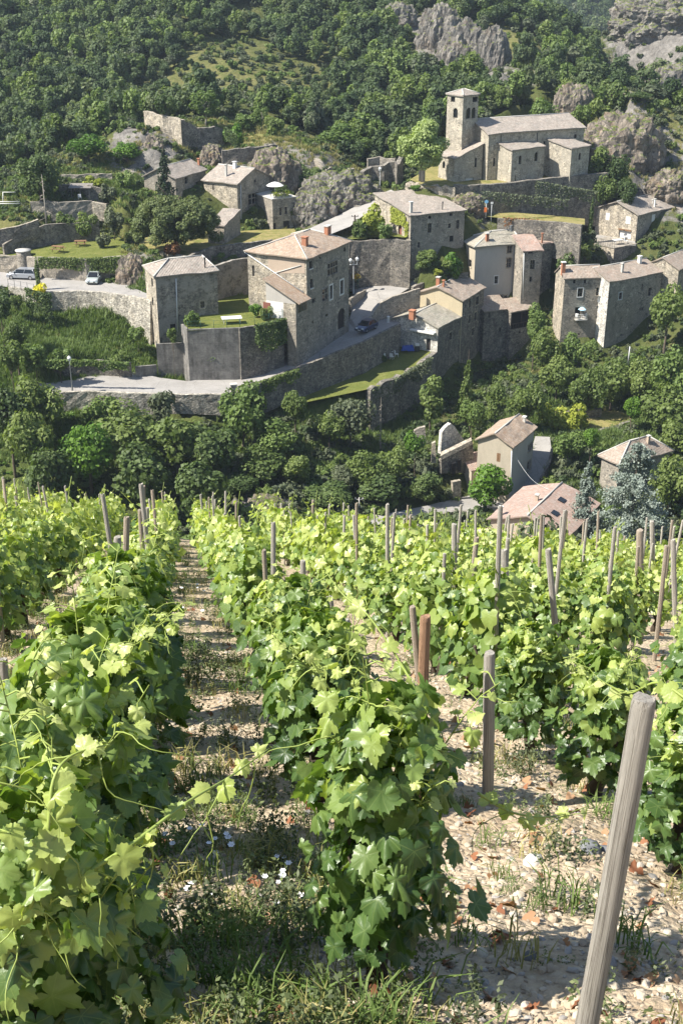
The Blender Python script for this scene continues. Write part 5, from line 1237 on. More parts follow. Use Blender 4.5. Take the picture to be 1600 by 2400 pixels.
for a in [
    # upper left gardens and castle
    ('yew', 83, 345, 192, 118, 'dark spreading yew at the left edge of the upper gardens'),
    ('dead', 97, 408, 188, 60, 'thin bare grey tree in front of the dark yew'),
    ('tree_bright', 202, 313, 207, 92, 'bright green broad tree, left of two beside the castle rock'),
    ('tree_bright', 298, 333, 207, 80, 'bright green broad tree touching the foot of the castle rock'),
    ('bush_dark', 387, 217, 217, 54, 'round dark shrub on top of the ruined castle wall'),
    ('spruce', 381, 350, 189, 66, 'pointed dark spruce below the castle rock'),
    ('pine', 405, 442, 180, 232, 'wide umbrella pine in front of the tall house'),
    ('bush_olive', 262, 484, 186, 66, 'blue-green spreading juniper left of the umbrella pine'),
    ('bush_light', 300, 392, 197, 62, 'grey-green shrub on the terraces left of the pointed spruce'),
    ('bush_olive', 250, 430, 194, 50, 'grey leafy shrub by the broken low wall of the upper garden'),
    ('bush_lime', 215, 420, 197, 55, 'yellow-green shrub above the pergola'),
    ('bush_mid', 150, 495, 186.5, 60, 'green hedge shrub on the wall behind the picnic lawn, left half'),
    ('bush_mid', 200, 492, 186.5, 62, 'green hedge shrub on the wall behind the picnic lawn, right half'),
    ('bush_olive', 240, 545, 181, 40, 'pale shrub at the right end of the picnic lawn'),
    ('bush_dark', 333, 572, 176, 26, 'small dark bush at the left end of the pine terrace wall'),
    ('bush_rust', 403, 562, 176, 44, 'rusty red shrub on the pine terrace wall'),
    ('cypress', 83, 598, 168, 13, 'slim dark cypress beside the silver estate car'),
    ('bush_yellow', 91, 664, 165, 46, 'bright yellow broom bush at the edge of the upper road'),
    ('bush_mid', 34, 690, 162, 40, 'green bush under the fence at the left edge'),
    ('loose', 478, 198, 224, 84, 'loose light green tree growing behind the castle wall'),
    ('bush_bright', 545, 285, 219, 60, 'dark green ivy bush at the right end of the castle wall'),
    ('loose', 612, 240, 226, 46, 'slender pale tree on the dry meadow'),
    ('bush_mid', 640, 268, 223, 62, 'round green bush on the dry meadow'),
    ('bush_light', 575, 262, 226, 60, 'pale green bush beyond the castle meadow'),
    ('bush_mid', 720, 318, 217, 34, 'little orchard tree at the end of the dry meadow'),
    ('tree_light', 800, 290, 222, 110, 'light green tree mass behind the broken rampart'),
    ('loose', 850, 312, 220, 74, 'light loose tree behind the roofless ruin'),
    ('bush_dark', 700, 430, 207, 80, 'dark ivy thicket on the cliff under the meadow, upper part'),
    ('tree_dark', 655, 432, 203, 60, 'dark bushy tree on the cliff right of the flower terrace'),
    ('tree_dark', 735, 455, 202, 70, 'dark scrub tree on the cliff above the upper lane'),
    ('bush_mid', 690, 500, 199, 60, 'green bush at the foot of the cliff by the upper lane'),
    ('bush_dark', 800, 470, 205, 60, 'dark bush low on the grey cliff'),
    ('bush_dark', 735, 400, 208, 60, 'dark ivy thicket beside the pale rampart edge'),
    ('bush_dark', 800, 405, 209, 60, 'dark creeper hanging on the broken rampart'),
    ('bush_light', 845, 425, 208, 36, 'small light bush below the roofless ruin'),
    # church
    ('plane', 994, 264, 199, 126, 'round pale green plane tree beside the church', None, 418),
    ('bush_bright', 975, 443, 199, 30, 'small green bush with yellow flowers under the church front'),
    ('bush_olive', 1085, 456, 197, 24, 'small shrub at the foot of the church wall, left end'),
    ('tall_mid', 1405, 325, 210, 52, 'green upright tree at the right end of the church'),
    ('tree_dark', 1450, 350, 209, 70, 'dark green tree on the rock slope right of the church'),
    ('tree_mid', 1420, 408, 206, 56, 'green tree behind the corner of the church wall'),
    ('tree_dark', 1470, 415, 205, 60, 'dark tree above the roof of the upper right house'),
    ('tree_light', 1275, 222, 226, 76, 'pale green tree behind the church roof'),
    ('bush_mid', 1330, 188, 236, 70, 'green scrub hedge on the crest right of the church, left end'),
    ('bush_light', 1385, 182, 235, 80, 'pale scrub hedge on the crest right of the church, middle'),
    ('bush_dark', 1440, 184, 234, 80, 'dark scrub hedge on the crest right of the church, right end'),
    ('bush_mid', 1405, 222, 229, 66, 'green bush below the crest hedge, above the brown rock face'),
    ('bush_light', 1365, 240, 227, 54, 'light bush above the apse on the grassy slope'),
    ('tree_dark', 1500, 215, 230, 70, 'dark tree on the crest near the right edge'),
    ('bush_olive', 1440, 250, 226, 60, 'grey-green bush on top of the brown rock face'),
    ('bush_rust', 1480, 275, 223, 50, 'rusty brown bracken on the brown rock face'),
    ('bush_lime', 1350, 285, 215, 50, 'yellow-green creeper on the rock behind the apse'),
    # village
    ('bush_lime', 870, 480, 189, 76, 'yellow-green tall shrub beside the ivy-clad house'),
    ('bush_mid', 848, 512, 187.5, 56, 'dark round shrub in the garden of the ivy-clad house, left'),
    ('bush_light', 905, 520, 186, 48, 'round light shrub in front of the red door'),
    ('bush_bright', 1070, 586, 184, 70, 'bright green pergola vine left of the grey rendered house'),
    ('bush_mid', 1003, 604, 183, 56, 'leafy bush at the foot of the ivy-clad house'),
    ('bush_light', 1062, 612, 184, 46, 'light bush left of the pergola vine'),
    ('bush_dark', 985, 628, 182.5, 46, 'dark bush between the ivy-clad house and the road'),
    ('bush_mid', 1040, 616, 183, 70, 'green hedge below the pergola of the grey house'),
    ('bush_mid', 1000, 638, 182, 60, 'dark green hedge at the lit bend of the road'),
    ('bush_lime', 1028, 638, 181, 32, 'lime green clipped bush in the hedge at the bend'),
    ('cypress', 1389, 460, 199, 13, 'slim cypress left of the upper right house'),
    ('ball', 1358, 551, 194, 18, 'small pointed lime green conifer by the car park'),
    ('bush_mid', 1375, 560, 192, 50, 'leafy green bush at the edge of the car park'),
    ('bush_olive', 1385, 540, 195, 40, 'grey-green shrub beside the slim cypress'),
    ('bush_dark', 1335, 590, 188, 70, 'dark shrub below the car park'),
    ('bush_light', 448, 727, 154.5, 44, 'flowering shrub at the left end of the terrace lawn'),
    ('bush_bright', 600, 706, 158.5, 34, 'bright green shrub against the lean-to'),
    ('bush_mid', 624, 714, 157.5, 40, 'dark leafy shrub beside the pale door of the lean-to'),
    ('bush_mid', 403, 768, 154, 36, 'green shrub on the lower concrete wall'),
    ('bush_olive', 845, 826, 168, 56, 'feathery grey-green shrub beside the garden lawn'),
    ('bush_dark', 889, 828, 167, 36, 'dark round bush on the garden lawn'),
    ('tall_light', 1258, 700, 175, 46, 'pale silvery tree between the loggia and the tall house'),
    # garden left
    ('tree_dark', -6, 672, 152, 66, 'large dark tree cut by the left edge beside the upper road'),
    ('tree_mid', 30, 748, 149, 60, 'green bushy tree in the garden at the left edge'),
    ('bush_light', 78, 800, 148, 76, 'light green bush below the retaining wall'),
    ('bush_mid', 20, 800, 146, 80, 'mid green bush at the left edge above the bend'),
    ('bush_light', 135, 805, 149, 66, 'pale bush hanging over the dark wall behind the bend'),
    ('bush_mid', 275, 820, 152, 50, 'green bush left of the lowest concrete wall'),
    ('bush_light', 320, 762, 158, 44, 'light shrub at the corner of the terrace house'),
    # below the bend
    ('tree_mid', 85, 868, 140, 120, 'broad green tree at the left end of the road bend'),
    ('tree_dark', 10, 905, 136, 110, 'dark tree at the left edge below the bend'),
    ('tree_mid', 60, 960, 133, 110, 'leafy tree in the hollow at the left edge'),
    ('bush_light', 230, 925, 144, 90, 'pale shrub growing against the low road wall, left'),
    ('bush_olive', 380, 915, 143, 80, 'grey-green shrub growing against the low road wall, right'),
    ('tree_mid', 290, 950, 138, 150, 'big leafy tree below the middle of the bend'),
    ('tree_bright', 200, 985, 134, 130, 'fresh green acacia low in the hollow'),
    ('tree_mid', 410, 960, 137, 150, 'big yellowish green tree below the concrete wall'),
    ('tree_dark', 330, 1040, 131, 160, 'dark tree behind the vines, left of centre'),
    ('tree_dark', 490, 985, 136, 130, 'dark crowned tree below the end of the bend'),
    ('tree_dark', 110, 1050, 129, 120, 'dark tree behind the leftmost vines'),
    ('tree_light', 565, 895, 142, 120, 'light green tree at the stone pillar by the road'),
    ('tree_mid', 690, 912, 147, 64, 'small green tree on the grassy spur'),
    ('tree_dark', 470, 1080, 128, 130, 'dark thicket tree directly behind the middle vines'),
    ('tree_light', 640, 985, 141, 110, 'yellow-green tree on the spur above the cliff'),
    ('tree_mid', 610, 1050, 137, 110, 'green tree above the rock outcrop'),
    ('tree_mid', 690, 1060, 137, 80, 'small tree hanging over the dark cliff'),
    ('tree_olive', 820, 925, 149, 110, 'grey-green tree below the garden lawn'),
    ('tree_mid', 770, 960, 147, 80, 'tree on the right edge of the grassy spur'),
    ('dead', 893, 930, 150, 38, 'bare dead tree standing against the dark rampart'),
    ('tree_mid', 860, 1060, 139, 100, 'round tree above the valley road'),
    ('tree_olive', 800, 1085, 138, 70, 'grey-green bush tree over the dark hollow by the valley road'),
    ('tree_mid', 920, 1040, 141, 80, 'bushy tree left of the roofless ruin in the valley'),
    ('bush_bright', 975, 1010, 144, 60, 'bright green bush spilling over the ruin'),
    ('tree_dark', 770, 1130, 134, 120, 'dark thicket beside the valley road'),
    ('tree_dark', 900, 1110, 137, 120, 'dark scrub tree right above the valley road'),
    ('tree_dark', 1000, 1110, 140, 80, 'dark tree below the ruin'),
    ('tree_dark', 560, 1110, 133, 90, 'dark tree left of the rock outcrop'),
    # right valley
    ('greenspruce', 1098, 836, 158, 60, 'tall green spruce below the long shaded wall'),
    ('tall_mid', 1012, 870, 157, 70, 'upright leafy tree against the dark rampart'),
    ('tree_light', 1108, 932, 151, 66, 'small yellowish tree behind the cream house'),
    ('tall_mid', 1165, 890, 157, 52, 'slender tree between the spruce and the round tree'),
    ('tree_mid', 1243, 892, 156, 80, 'round green tree behind the cream house chimney'),
    ('tree_mid', 1280, 768, 170, 76, 'leafy tree below the lit corner of the tall house'),
    ('tree_light', 1345, 780, 171, 70, 'yellow-green tree in front of the tall house'),
    ('bush_light', 1385, 790, 170, 40, 'small bright bush at the foot of the lit pier'),
    ('tree_mid', 1310, 830, 166, 80, 'dark leafy tree below the tall house'),
    ('tree_mid', 1575, 662, 176, 96, 'broad tree beside the far right tower-like house'),
    ('tree_mid', 1440, 842, 165, 96, 'leafy tree at the foot of the tower-like house'),
    ('tree_mid', 1515, 835, 163, 90, 'green tree right of the plain tower-like house'),
    ('tree_light', 1590, 815, 158, 110, 'large light green tree at the right edge'),
    ('tree_mid', 1570, 900, 154, 120, 'big green tree at the right edge of the valley'),
    ('tree_mid', 1380, 870, 162, 90, 'tree above the terrace wall of the vegetable plot'),
    ('tree_bright', 1485, 930, 156, 46, 'bright shrub tree at the end of the vegetable plot'),
    ('bush_lime', 1345, 945, 158, 90, 'low bright hedge above the vegetable plot'),
    ('bush_lime', 1290, 948, 158, 70, 'low bright hedge left of the vegetable plot'),
    ('tree_light', 1333, 1008, 147, 80, 'weeping yellow-green tree right of the cream house'),
    ('tree_bright', 1388, 1000, 147, 46, 'small bright tree next to the weeping tree'),
    ('tree_mid', 1600, 980, 148, 100, 'leafy tree behind the grey-brown roof'),
    ('tree_bright', 1142, 1088, 139, 118, 'bright green acacia in front of the cream house'),
    ('cedar', 1500, 1015, 124, 280, 'large spreading blue cedar at the right'),
    ('cedar2', 1382, 1075, 126, 104, 'smaller pointed blue cedar left of the large one'),
    ('bush_olive', 1300, 1218, 108, 190, 'grey-green round bush in front of the farmhouse roof'),
    ('bush_mid', 1060, 1212, 118, 80, 'green bush below the valley road'),
    ('bush_olive', 960, 1222, 118, 60, 'greyish bush at the lower edge of the valley road'),
    ('tree_mid', 1580, 1070, 135, 100, 'leafy tree behind the blue cedar at the right edge'),
]: tree(*a)

# ------------------------------------------------------------------ woods, scrub and ground plants nobody could count
def scatter(name, meshes, pts, mat=None):
    """pts: (x, y, z, scale, rotation); leaf meshes set out by geometry nodes on one point mesh"""
    pts = np.asarray(pts, np.float32)
    ng = bpy.data.node_groups.new(name, 'GeometryNodeTree')
    ng.interface.new_socket('Geometry', in_out='INPUT', socket_type='NodeSocketGeometry')
    ng.interface.new_socket('Geometry', in_out='OUTPUT', socket_type='NodeSocketGeometry')
    nd, lk = ng.nodes, ng.links
    gi, go = nd.new('NodeGroupInput'), nd.new('NodeGroupOutput')
    jn = nd.new('GeometryNodeGeometryToInstance')
    for me in meshes:
        ob = bpy.data.objects.new(name + '_source', me)
        oi = nd.new('GeometryNodeObjectInfo'); oi.inputs['Object'].default_value = ob
        oi.inputs['As Instance'].default_value = True
        lk.new(oi.outputs['Geometry'], jn.inputs[0])
    ip = nd.new('GeometryNodeInstanceOnPoints'); ip.inputs['Pick Instance'].default_value = True
    at = {}
    for an, tp in (('scl', 'FLOAT_VECTOR'), ('rot', 'FLOAT_VECTOR'), ('pick', 'INT')):
        x = nd.new('GeometryNodeInputNamedAttribute'); x.data_type = tp; x.inputs['Name'].default_value = an; at[an] = x
    src = nd.new('GeometryNodeJoinGeometry')
    for l in list(jn.inputs[0].links): lk.new(l.from_socket, src.inputs[0])
    nd.remove(jn)
    lk.new(gi.outputs[0], ip.inputs['Points']); lk.new(src.outputs[0], ip.inputs['Instance'])
    lk.new(at['scl'].outputs[0], ip.inputs['Scale']); lk.new(at['pick'].outputs[0], ip.inputs['Instance Index'])
    e2r = nd.new('FunctionNodeEulerToRotation'); lk.new(at['rot'].outputs[0], e2r.inputs[0]); lk.new(e2r.outputs[0], ip.inputs['Rotation'])
    lk.new(ip.outputs[0], go.inputs[0])
    me = bpy.data.meshes.new(name); me.vertices.add(len(pts)); me.vertices.foreach_set('co', pts[:, :3].ravel())
    rr = np.random.default_rng(len(pts))
    a = me.attributes.new('scl', 'FLOAT_VECTOR', 'POINT'); sv = np.stack([pts[:, 3] * rr.uniform(.85, 1.2, len(pts)), pts[:, 3] * rr.uniform(.85, 1.2, len(pts)), pts[:, 3] * rr.uniform(.8, 1.3, len(pts))], 1).astype(np.float32)
    a.data.foreach_set('vector', sv.ravel())
    a = me.attributes.new('rot', 'FLOAT_VECTOR', 'POINT'); rv = np.zeros((len(pts), 3), np.float32); rv[:, 2] = pts[:, 4]; a.data.foreach_set('vector', rv.ravel())
    a = me.attributes.new('pick', 'INT', 'POINT'); a.data.foreach_set('value', rr.integers(0, len(meshes), len(pts)).astype(np.int32))
    o = bpy.data.objects.new(name, me); C.objects.link(o)
    md = o.modifiers.new('scatter', 'NODES'); md.node_group = ng
    o['kind'] = 'stuff'
    return o
FM = []
for i, (mt, rx, rz) in enumerate((('forest', 2.2, 2.3), ('forest', 1.9, 2.7), ('forest', 2.5, 2.2), ('forest', 1.7, 2.9), ('dark', 2.1, 2.5), ('mid', 2.2, 2.4), ('olive', 2.0, 1.9), ('light', 1.6, 2.6), ('forest', 1.2, 3.2))):
    FM.append(mesh_from('wood_tree', [crown_mesh('c', lobes_round(200 + i, rx, rz, rz + .9, 17, (.3, .5)), 1300, .44, None, 300 + i)], G[mt]))
SM = [mesh_from('scrub_bush', [crown_mesh('c', lobes_round(400 + i, 1.0, .7, .5, 7), 260, .30, None, 400 + i)], G[mt]) for i, mt in enumerate(('olive', 'forest', 'olive', 'mid', 'light'))]
def dist_grid(polys):                                   # distance to the nearest polygon, on the terrain grid
    D = np.full(X.shape, 9.0)
    for P in polys:
        xs, ys = [p[0] for p in P], [p[1] for p in P]
        i0, i1 = np.searchsorted(gx, [min(xs) - 3, max(xs) + 3]); j0, j1 = np.searchsorted(gy, [min(ys) - 3, max(ys) + 3])
        if i1 > i0 and j1 > j0: D[j0:j1, i0:i1] = np.minimum(D[j0:j1, i0:i1], seg_dist(X[j0:j1, i0:i1], Y[j0:j1, i0:i1], P))
    return D
def cell(x, y): return min(max(int(np.searchsorted(gy, y)), 0), ny - 1), min(max(int(np.searchsorted(gx, x)), 0), nx - 1)
SHD = dist_grid([P for P, _, _ in SHEETS])
inside_sheets = lambda x, y, pad=.6: SHD[cell(x, y)] < pad
hb = []
for o in bpy.data.objects:                              # house footprints keep the scrub out
    if o.type == 'EMPTY' and o.get('category') in ('house', 'church', 'terrace', 'shed'):
        pts = [o.location + Vector(c) for ch in o.children if ch.type == 'MESH' and 'wall' in ch.name for c in (v.co - (o.location - (ch.location + o.location)) * 0 + ch.location for v in ch.data.vertices)]
        if pts: hb.append((min(p.x for p in pts), max(p.x for p in pts), min(p.y for p in pts), max(p.y for p in pts), [(p.x, p.y) for p in pts]))
def hull(P):
    P = sorted(set((round(a, 2), round(b, 2)) for a, b in P)); lo, up_ = [], []
    for src, dst in ((P, lo), (P[::-1], up_)):
        for p in src:
            while len(dst) > 1 and (dst[-1][0] - dst[-2][0]) * (p[1] - dst[-2][1]) - (dst[-1][1] - dst[-2][1]) * (p[0] - dst[-2][0]) <= 0: dst.pop()
            dst.append(p)
    return lo[:-1] + up_[:-1]
hb = [(a, b, c, d, hull(P)) for a, b, c, d, P in hb]
HSD = dist_grid([q[4] for q in hb])
def in_house(x, y, pad=.5): return HSD[cell(x, y)] < pad
def in_view(x, y, z, m=120):
    zz = z - EYE; dep = y * cP - zz * sP
    px = 800 + FOC * x / dep; py = 1200 - FOC * (y * sP + zz * cP) / dep
    return -m < px < 1600 + m and -m < py < 1600
R4 = random.Random(3)
wood, scrub = [], []
ngr = lambda x, y, sc, sd: float(vnoise(np.array([x]), np.array([y]), sc, sd)[0])
for yy in np.arange(218, 410, 2.5):
    for xx in np.arange(-.33 * yy - 12, .33 * yy + 12, 2.5):
        x, y = xx + R4.uniform(-1.2, 1.2), yy + R4.uniform(-1.2, 1.2)
        z = hz(x, y)
        if not in_view(x, y, z): continue
        i = min(np.searchsorted(gx, x), nx - 1); j = min(np.searchsorted(gy, y), ny - 1)
        rk, dr = RK[j, i], DR[j, i]
        zz = z - EYE; dep = y * cP - zz * sP; px, py = 800 + FOC * x / dep, 1200 - FOC * (y * sP + zz * cP) / dep
        if y < 232 and 320 < px < 800: continue         # castle meadow
        if y < 226 and 940 < px < 1290: continue
        open_ = max(rk * 1.0, dr * 1.15)
        open_ += ngr(x, y, 14, 9) * .5
        if 360 < px < 780 and 20 < py < 270: open_ += .42 - abs(px - 560) / 800
        if px > 1000: open_ += .06
        if px > 1290 and y < 240 and py > 170: open_ = max(open_, .6)
        if open_ < .42 and R4.random() < .9: wood.append((x, y, z - .3, R4.choice((.5, .65, .8, .9, 1.0, 1.15)) * (1.0 if y < 300 else 1.12) * (.75 if open_ > .25 else 1), R4.uniform(0, 6.28)))
        elif R4.random() < (.35 if rk > .5 else .8): scrub.append((x, y, z - .1, R4.uniform(.6, 1.5), R4.uniform(0, 6.28)))
farw = []
for yy in np.arange(430, 1330, 7.5):
    for xx in np.arange(.06 * yy, .34 * yy, 6.5):
        x, y = xx + R4.uniform(-3, 3), yy + R4.uniform(-3, 3); z = far_z(x, y)
        if in_view(x, y, z, 60) and R4.random() < .93: farw.append((x, y, z - .5, R4.uniform(1.5, 2.4), R4.uniform(0, 6.28)))
# undergrowth over the valley slopes and the banks between the houses
SUN2 = Vector((0, 0, 1))
und = []
for yy in np.arange(112, 232, 1.35):
    for xx in np.arange(-.31 * yy - 4, .31 * yy + 4, 1.35):
        x, y = xx + R4.uniform(-.7, .7), yy + R4.uniform(-.7, .7); z = hz(x, y)
        if not in_view(x, y, z, 40) or inside_sheets(x, y) or in_house(x, y): continue
        i = min(np.searchsorted(gx, x), nx - 1); j = min(np.searchsorted(gy, y), ny - 1)
        rk, dr = RK[j, i], DR[j, i]
        dens = 1.15 - rk * .62 - dr * .6 + ngr(x, y, 7, 12) * .7
        if y > 190: dens -= .15
        if R4.random() < dens: und.append((x, y, z - .12, R4.uniform(.45, 1.25) * (1.25 if y < 150 else .85), R4.uniform(0, 6.28)))
print('scatter', len(wood), len(scrub), len(farw), len(und))
scatter('hillside_wood', FM, wood)
scatter('hillside_scrub', SM, scrub)
scatter('far_wood', FM, farw)
gs = [u for u in und if u[0] < -20 and u[1] < 167]
GM = [mesh_from('garden_bush', [crown_mesh('c', lobes_round(500 + i, 1.0, .6, .42, 7), 300, .24, None, 500 + i)], G[mt]) for i, mt in enumerate(('light', 'mid', 'light', 'bright'))]
scatter('undergrowth', SM, [u for u in und if not (u[0] < -20 and u[1] < 167)])
gs = [(u[0], u[1], u[2], u[3] * .6, u[4]) for u in gs]
scatter('garden_undergrowth', GM, gs + [(u[0] + R4.uniform(-.8, .8), u[1] + R4.uniform(-.8, .8), u[2], u[3] * .5, u[4] + 1) for u in gs] + [(u[0] + R4.uniform(-.8, .8), u[1] + R4.uniform(-.8, .8), u[2], u[3] * .45, u[4] + 2) for u in gs])
# grass tufts over the dry meadow and terraces
def tuft_mesh(seed, n, h, mat):
    r = np.random.default_rng(seed); P = r.normal(0, .16, (n, 3)); P[:, 2] = 0
    a = r.uniform(0, 6.28, n); ln = h * r.uniform(.5, 1.2, n); wdt = .022 + .012 * r.random(n)
    d = np.stack([np.cos(a), np.sin(a), np.zeros(n)], 1); s = np.stack([-np.sin(a), np.cos(a), np.zeros(n)], 1)
    b = r.uniform(.1, .7, n)[:, None]
    top = P + d * b * ln[:, None] + np.array([0, 0, 1]) * ln[:, None] * .85; mid = P + d * b * .35 * ln[:, None] + np.array([0, 0, 1]) * ln[:, None] * .5
    w_ = wdt[:, None]
    V = np.stack([P - s * w_, P + s * w_, mid + s * w_ * .8, mid - s * w_ * .8, top + s * w_ * .15, top - s * w_ * .15], 1).reshape(-1, 3)
    k = np.arange(n)[:, None] * 6
    F = np.concatenate([k + np.array([0, 1, 2, 3]), k + np.array([3, 2, 4, 5])])
    return mesh_from('tuft', [(V, F, np.repeat(r.random(n), 6))], mat)
G['dry'] = m_leaf('dry_grass', [(.16, .17, .05), (.28, .26, .10), (.42, .36, .18)], .25, .8)
G['grass'] = m_leaf('green_grass', [(.06, .11, .022), (.11, .17, .04), (.17, .22, .07)], .3, .7)
G['dry']
DT = [tuft_mesh(1, 26, .45, G['dry']), tuft_mesh(2, 26, .4, G['grass']), tuft_mesh(3, 30, .5, G['dry'])]
gr = []
for k in range(26000):
    y = R4.uniform(140, 232); x = R4.uniform(-.31, .31) * y
    i = min(np.searchsorted(gx, x), nx - 1); j = min(np.searchsorted(gy, y), ny - 1)
    if R4.random() < DR[j, i] + .05 and not in_house(x, y, .1) and not inside_sheets(x, y, .2): gr.append((x, y, hz(x, y) - .02, R4.uniform(.8, 1.6), R4.uniform(0, 6.28)))
scatter('meadow_grass', DT, gr)
GT = [tuft_mesh(7, 30, .5, G['grass']), tuft_mesh(8, 26, .6, G['light']), tuft_mesh(9, 26, .45, G['grass'])]
gg = []
for k in range(60000):
    y = R4.uniform(138, 205); x = R4.uniform(-.31, .31) * y
    i = min(np.searchsorted(gx, x), nx - 1); j = min(np.searchsorted(gy, y), ny - 1)
    if R4.random() < LU[j, i] * .9 and not in_house(x, y, .1) and not inside_sheets(x, y, .1): gg.append((x, y, hz(x, y) - .03, R4.uniform(.8, 1.7), R4.uniform(0, 6.28)))
scatter('bank_grass', GT, gg)

# creepers on walls: leaf cards just proud of a house face
def creeper(H_, f, pix, n, mat, label, leaf=.22, seed=1):
    o, d, ln, nn = H_.face(f); r = np.random.default_rng(seed); q = [H_.on(f, x, y) for x, y in pix]
    a0, a1, z0, z1 = min(p[0] for p in q), max(p[0] for p in q), min(p[1] for p in q), max(p[1] for p in q)
    A = r.uniform(a0, a1, n * 3); Zr = r.uniform(z0, z1, n * 3)
    k = seg_dist(A, Zr, q) < .15 + .5 * (vnoise(A * 1.0, Zr, .7, seed) - .2); A, Zr = A[k][:n], Zr[k][:n]; m_ = len(A)
    P = np.array(o)[None] * [1, 1, 0] + np.array(d)[None] * A[:, None] + np.array([0, 0, 1]) * Zr[:, None] + np.array(nn)[None] * r.uniform(.02, .28, m_)[:, None]
    N_ = np.array(nn) + rdir(m_, r) * .6 + [0, 0, .4]; N_ /= np.linalg.norm(N_, axis=1, keepdims=True)
    V, F = cards(P, N_, leaf, r)
    c = P.mean(0); ob = npmesh('climbing_plant', V - c, F, G[mat], att={'tint': np.repeat(r.random(m_), 4)}); ob.location = c
    return tag(ob, label, 'creeper')
creeper(IVY, 'l', [(916, 478), (953, 508), (950, 526), (930, 524), (918, 520)], 1500, 'lime', 'yellow-green creeper covering the upper left wall of the stone house', seed=3)
creeper(IVY, 'l', [(950, 520), (958, 520), (957, 555), (950, 556)], 250, 'lime', 'thin strip of creeper right of the red door', seed=4)
def wall_creeper(pts, depth, n, mat, label, seed, leaf=.24, z=(0, 1)):   # hanging growth along a line of pixels (x, y, Y)
    r = np.random.default_rng(seed); P = [pY(*p) for p in pts]; t = r.random(n) * (len(P) - 1); i = np.minimum(t.astype(int), len(P) - 2); u = (t - i)[:, None]
    A = np.array([tuple(p) for p in P]); Q = A[i] * (1 - u) + A[i + 1] * u
    drop = depth * r.random(n) ** 1.4 * (.35 + .65 * (vnoise(Q[:, 0], Q[:, 1], 1.6, seed) + .5))
    Q[:, 2] += .25 - drop; Q[:, 1] -= r.uniform(.05, .45, n); Q[:, 0] += r.normal(0, .15, n)
    N_ = np.array([0, -.8, .5]) + rdir(n, r) * .7; N_ /= np.linalg.norm(N_, axis=1, keepdims=True)
    V, F = cards(Q, N_, leaf, r); c = Q.mean(0)
    ob = npmesh('climbing_plant', V - c, F, G[mat], att={'tint': np.repeat(r.random(n), 4)}); ob.location = c
    return tag(ob, label, 'creeper')
wall_creeper([(90, 606, 174), (200, 608, 173.5), (300, 604, 173)], 2.6, 3200, 'mid', 'hanging green creeper over the wall below the picnic lawn', 11)
wall_creeper([(600, 764, 152.5), (650, 752, 154.5), (668, 748, 155.5)], 5.5, 2200, 'dark', 'dark ivy hanging on the shaded wall beside the big house', 12)
wall_creeper([(1255, 425, 197), (1330, 440, 198), (1400, 450, 201)], 3.2, 1300, 'olive', 'grey-green caper plants sprouting from the church wall', 13)
wall_creeper([(1130, 450, 193), (1230, 460, 194), (1330, 470, 197)], 2.4, 900, 'olive', 'scattered dry plants low on the church wall', 14)
wall_creeper([(1180, 512, 192), (1260, 517, 193), (1350, 527, 195)], 1.6, 700, 'rust', 'reddish plants hanging over the lane wall below the church', 15)
wall_creeper([(560, 908, 149), (620, 893, 150), (700, 866, 153)], 2.2, 1500, 'mid', 'green creeper on the road wall beside the stone pillar', 16)
wall_creeper([(100, 845, 147), (200, 846, 147), (300, 852, 147.5)], 1.6, 1500, 'light', 'light green growth trailing over the dark wall behind the bend', 17)
wall_creeper([(60, 676, 163), (100, 690, 162), (118, 690, 162)], 5.5, 1500, 'dark', 'dark ivy on the left end of the long sunlit wall', 18)
wall_creeper([(870, 915, 156), (930, 888, 160), (1010, 838, 165)], 3, 2200, 'olive', 'trailing plants along the edge of the garden lawn rampart', 19)
wall_creeper([(655, 350, 210), (700, 380, 207), (745, 420, 205)], 6, 2600, 'dark', 'dark ivy curtain on the cliff right of the tall house', 20)
wall_creeper([(486, 838, 153), (500, 839, 153)], .9, 110, 'light', 'little plant growing out of the concrete wall', 31)
wall_creeper([(528, 300, 216), (556, 320, 215)], 5, 900, 'dark', 'dark ivy over the right end of the castle wall', 21)

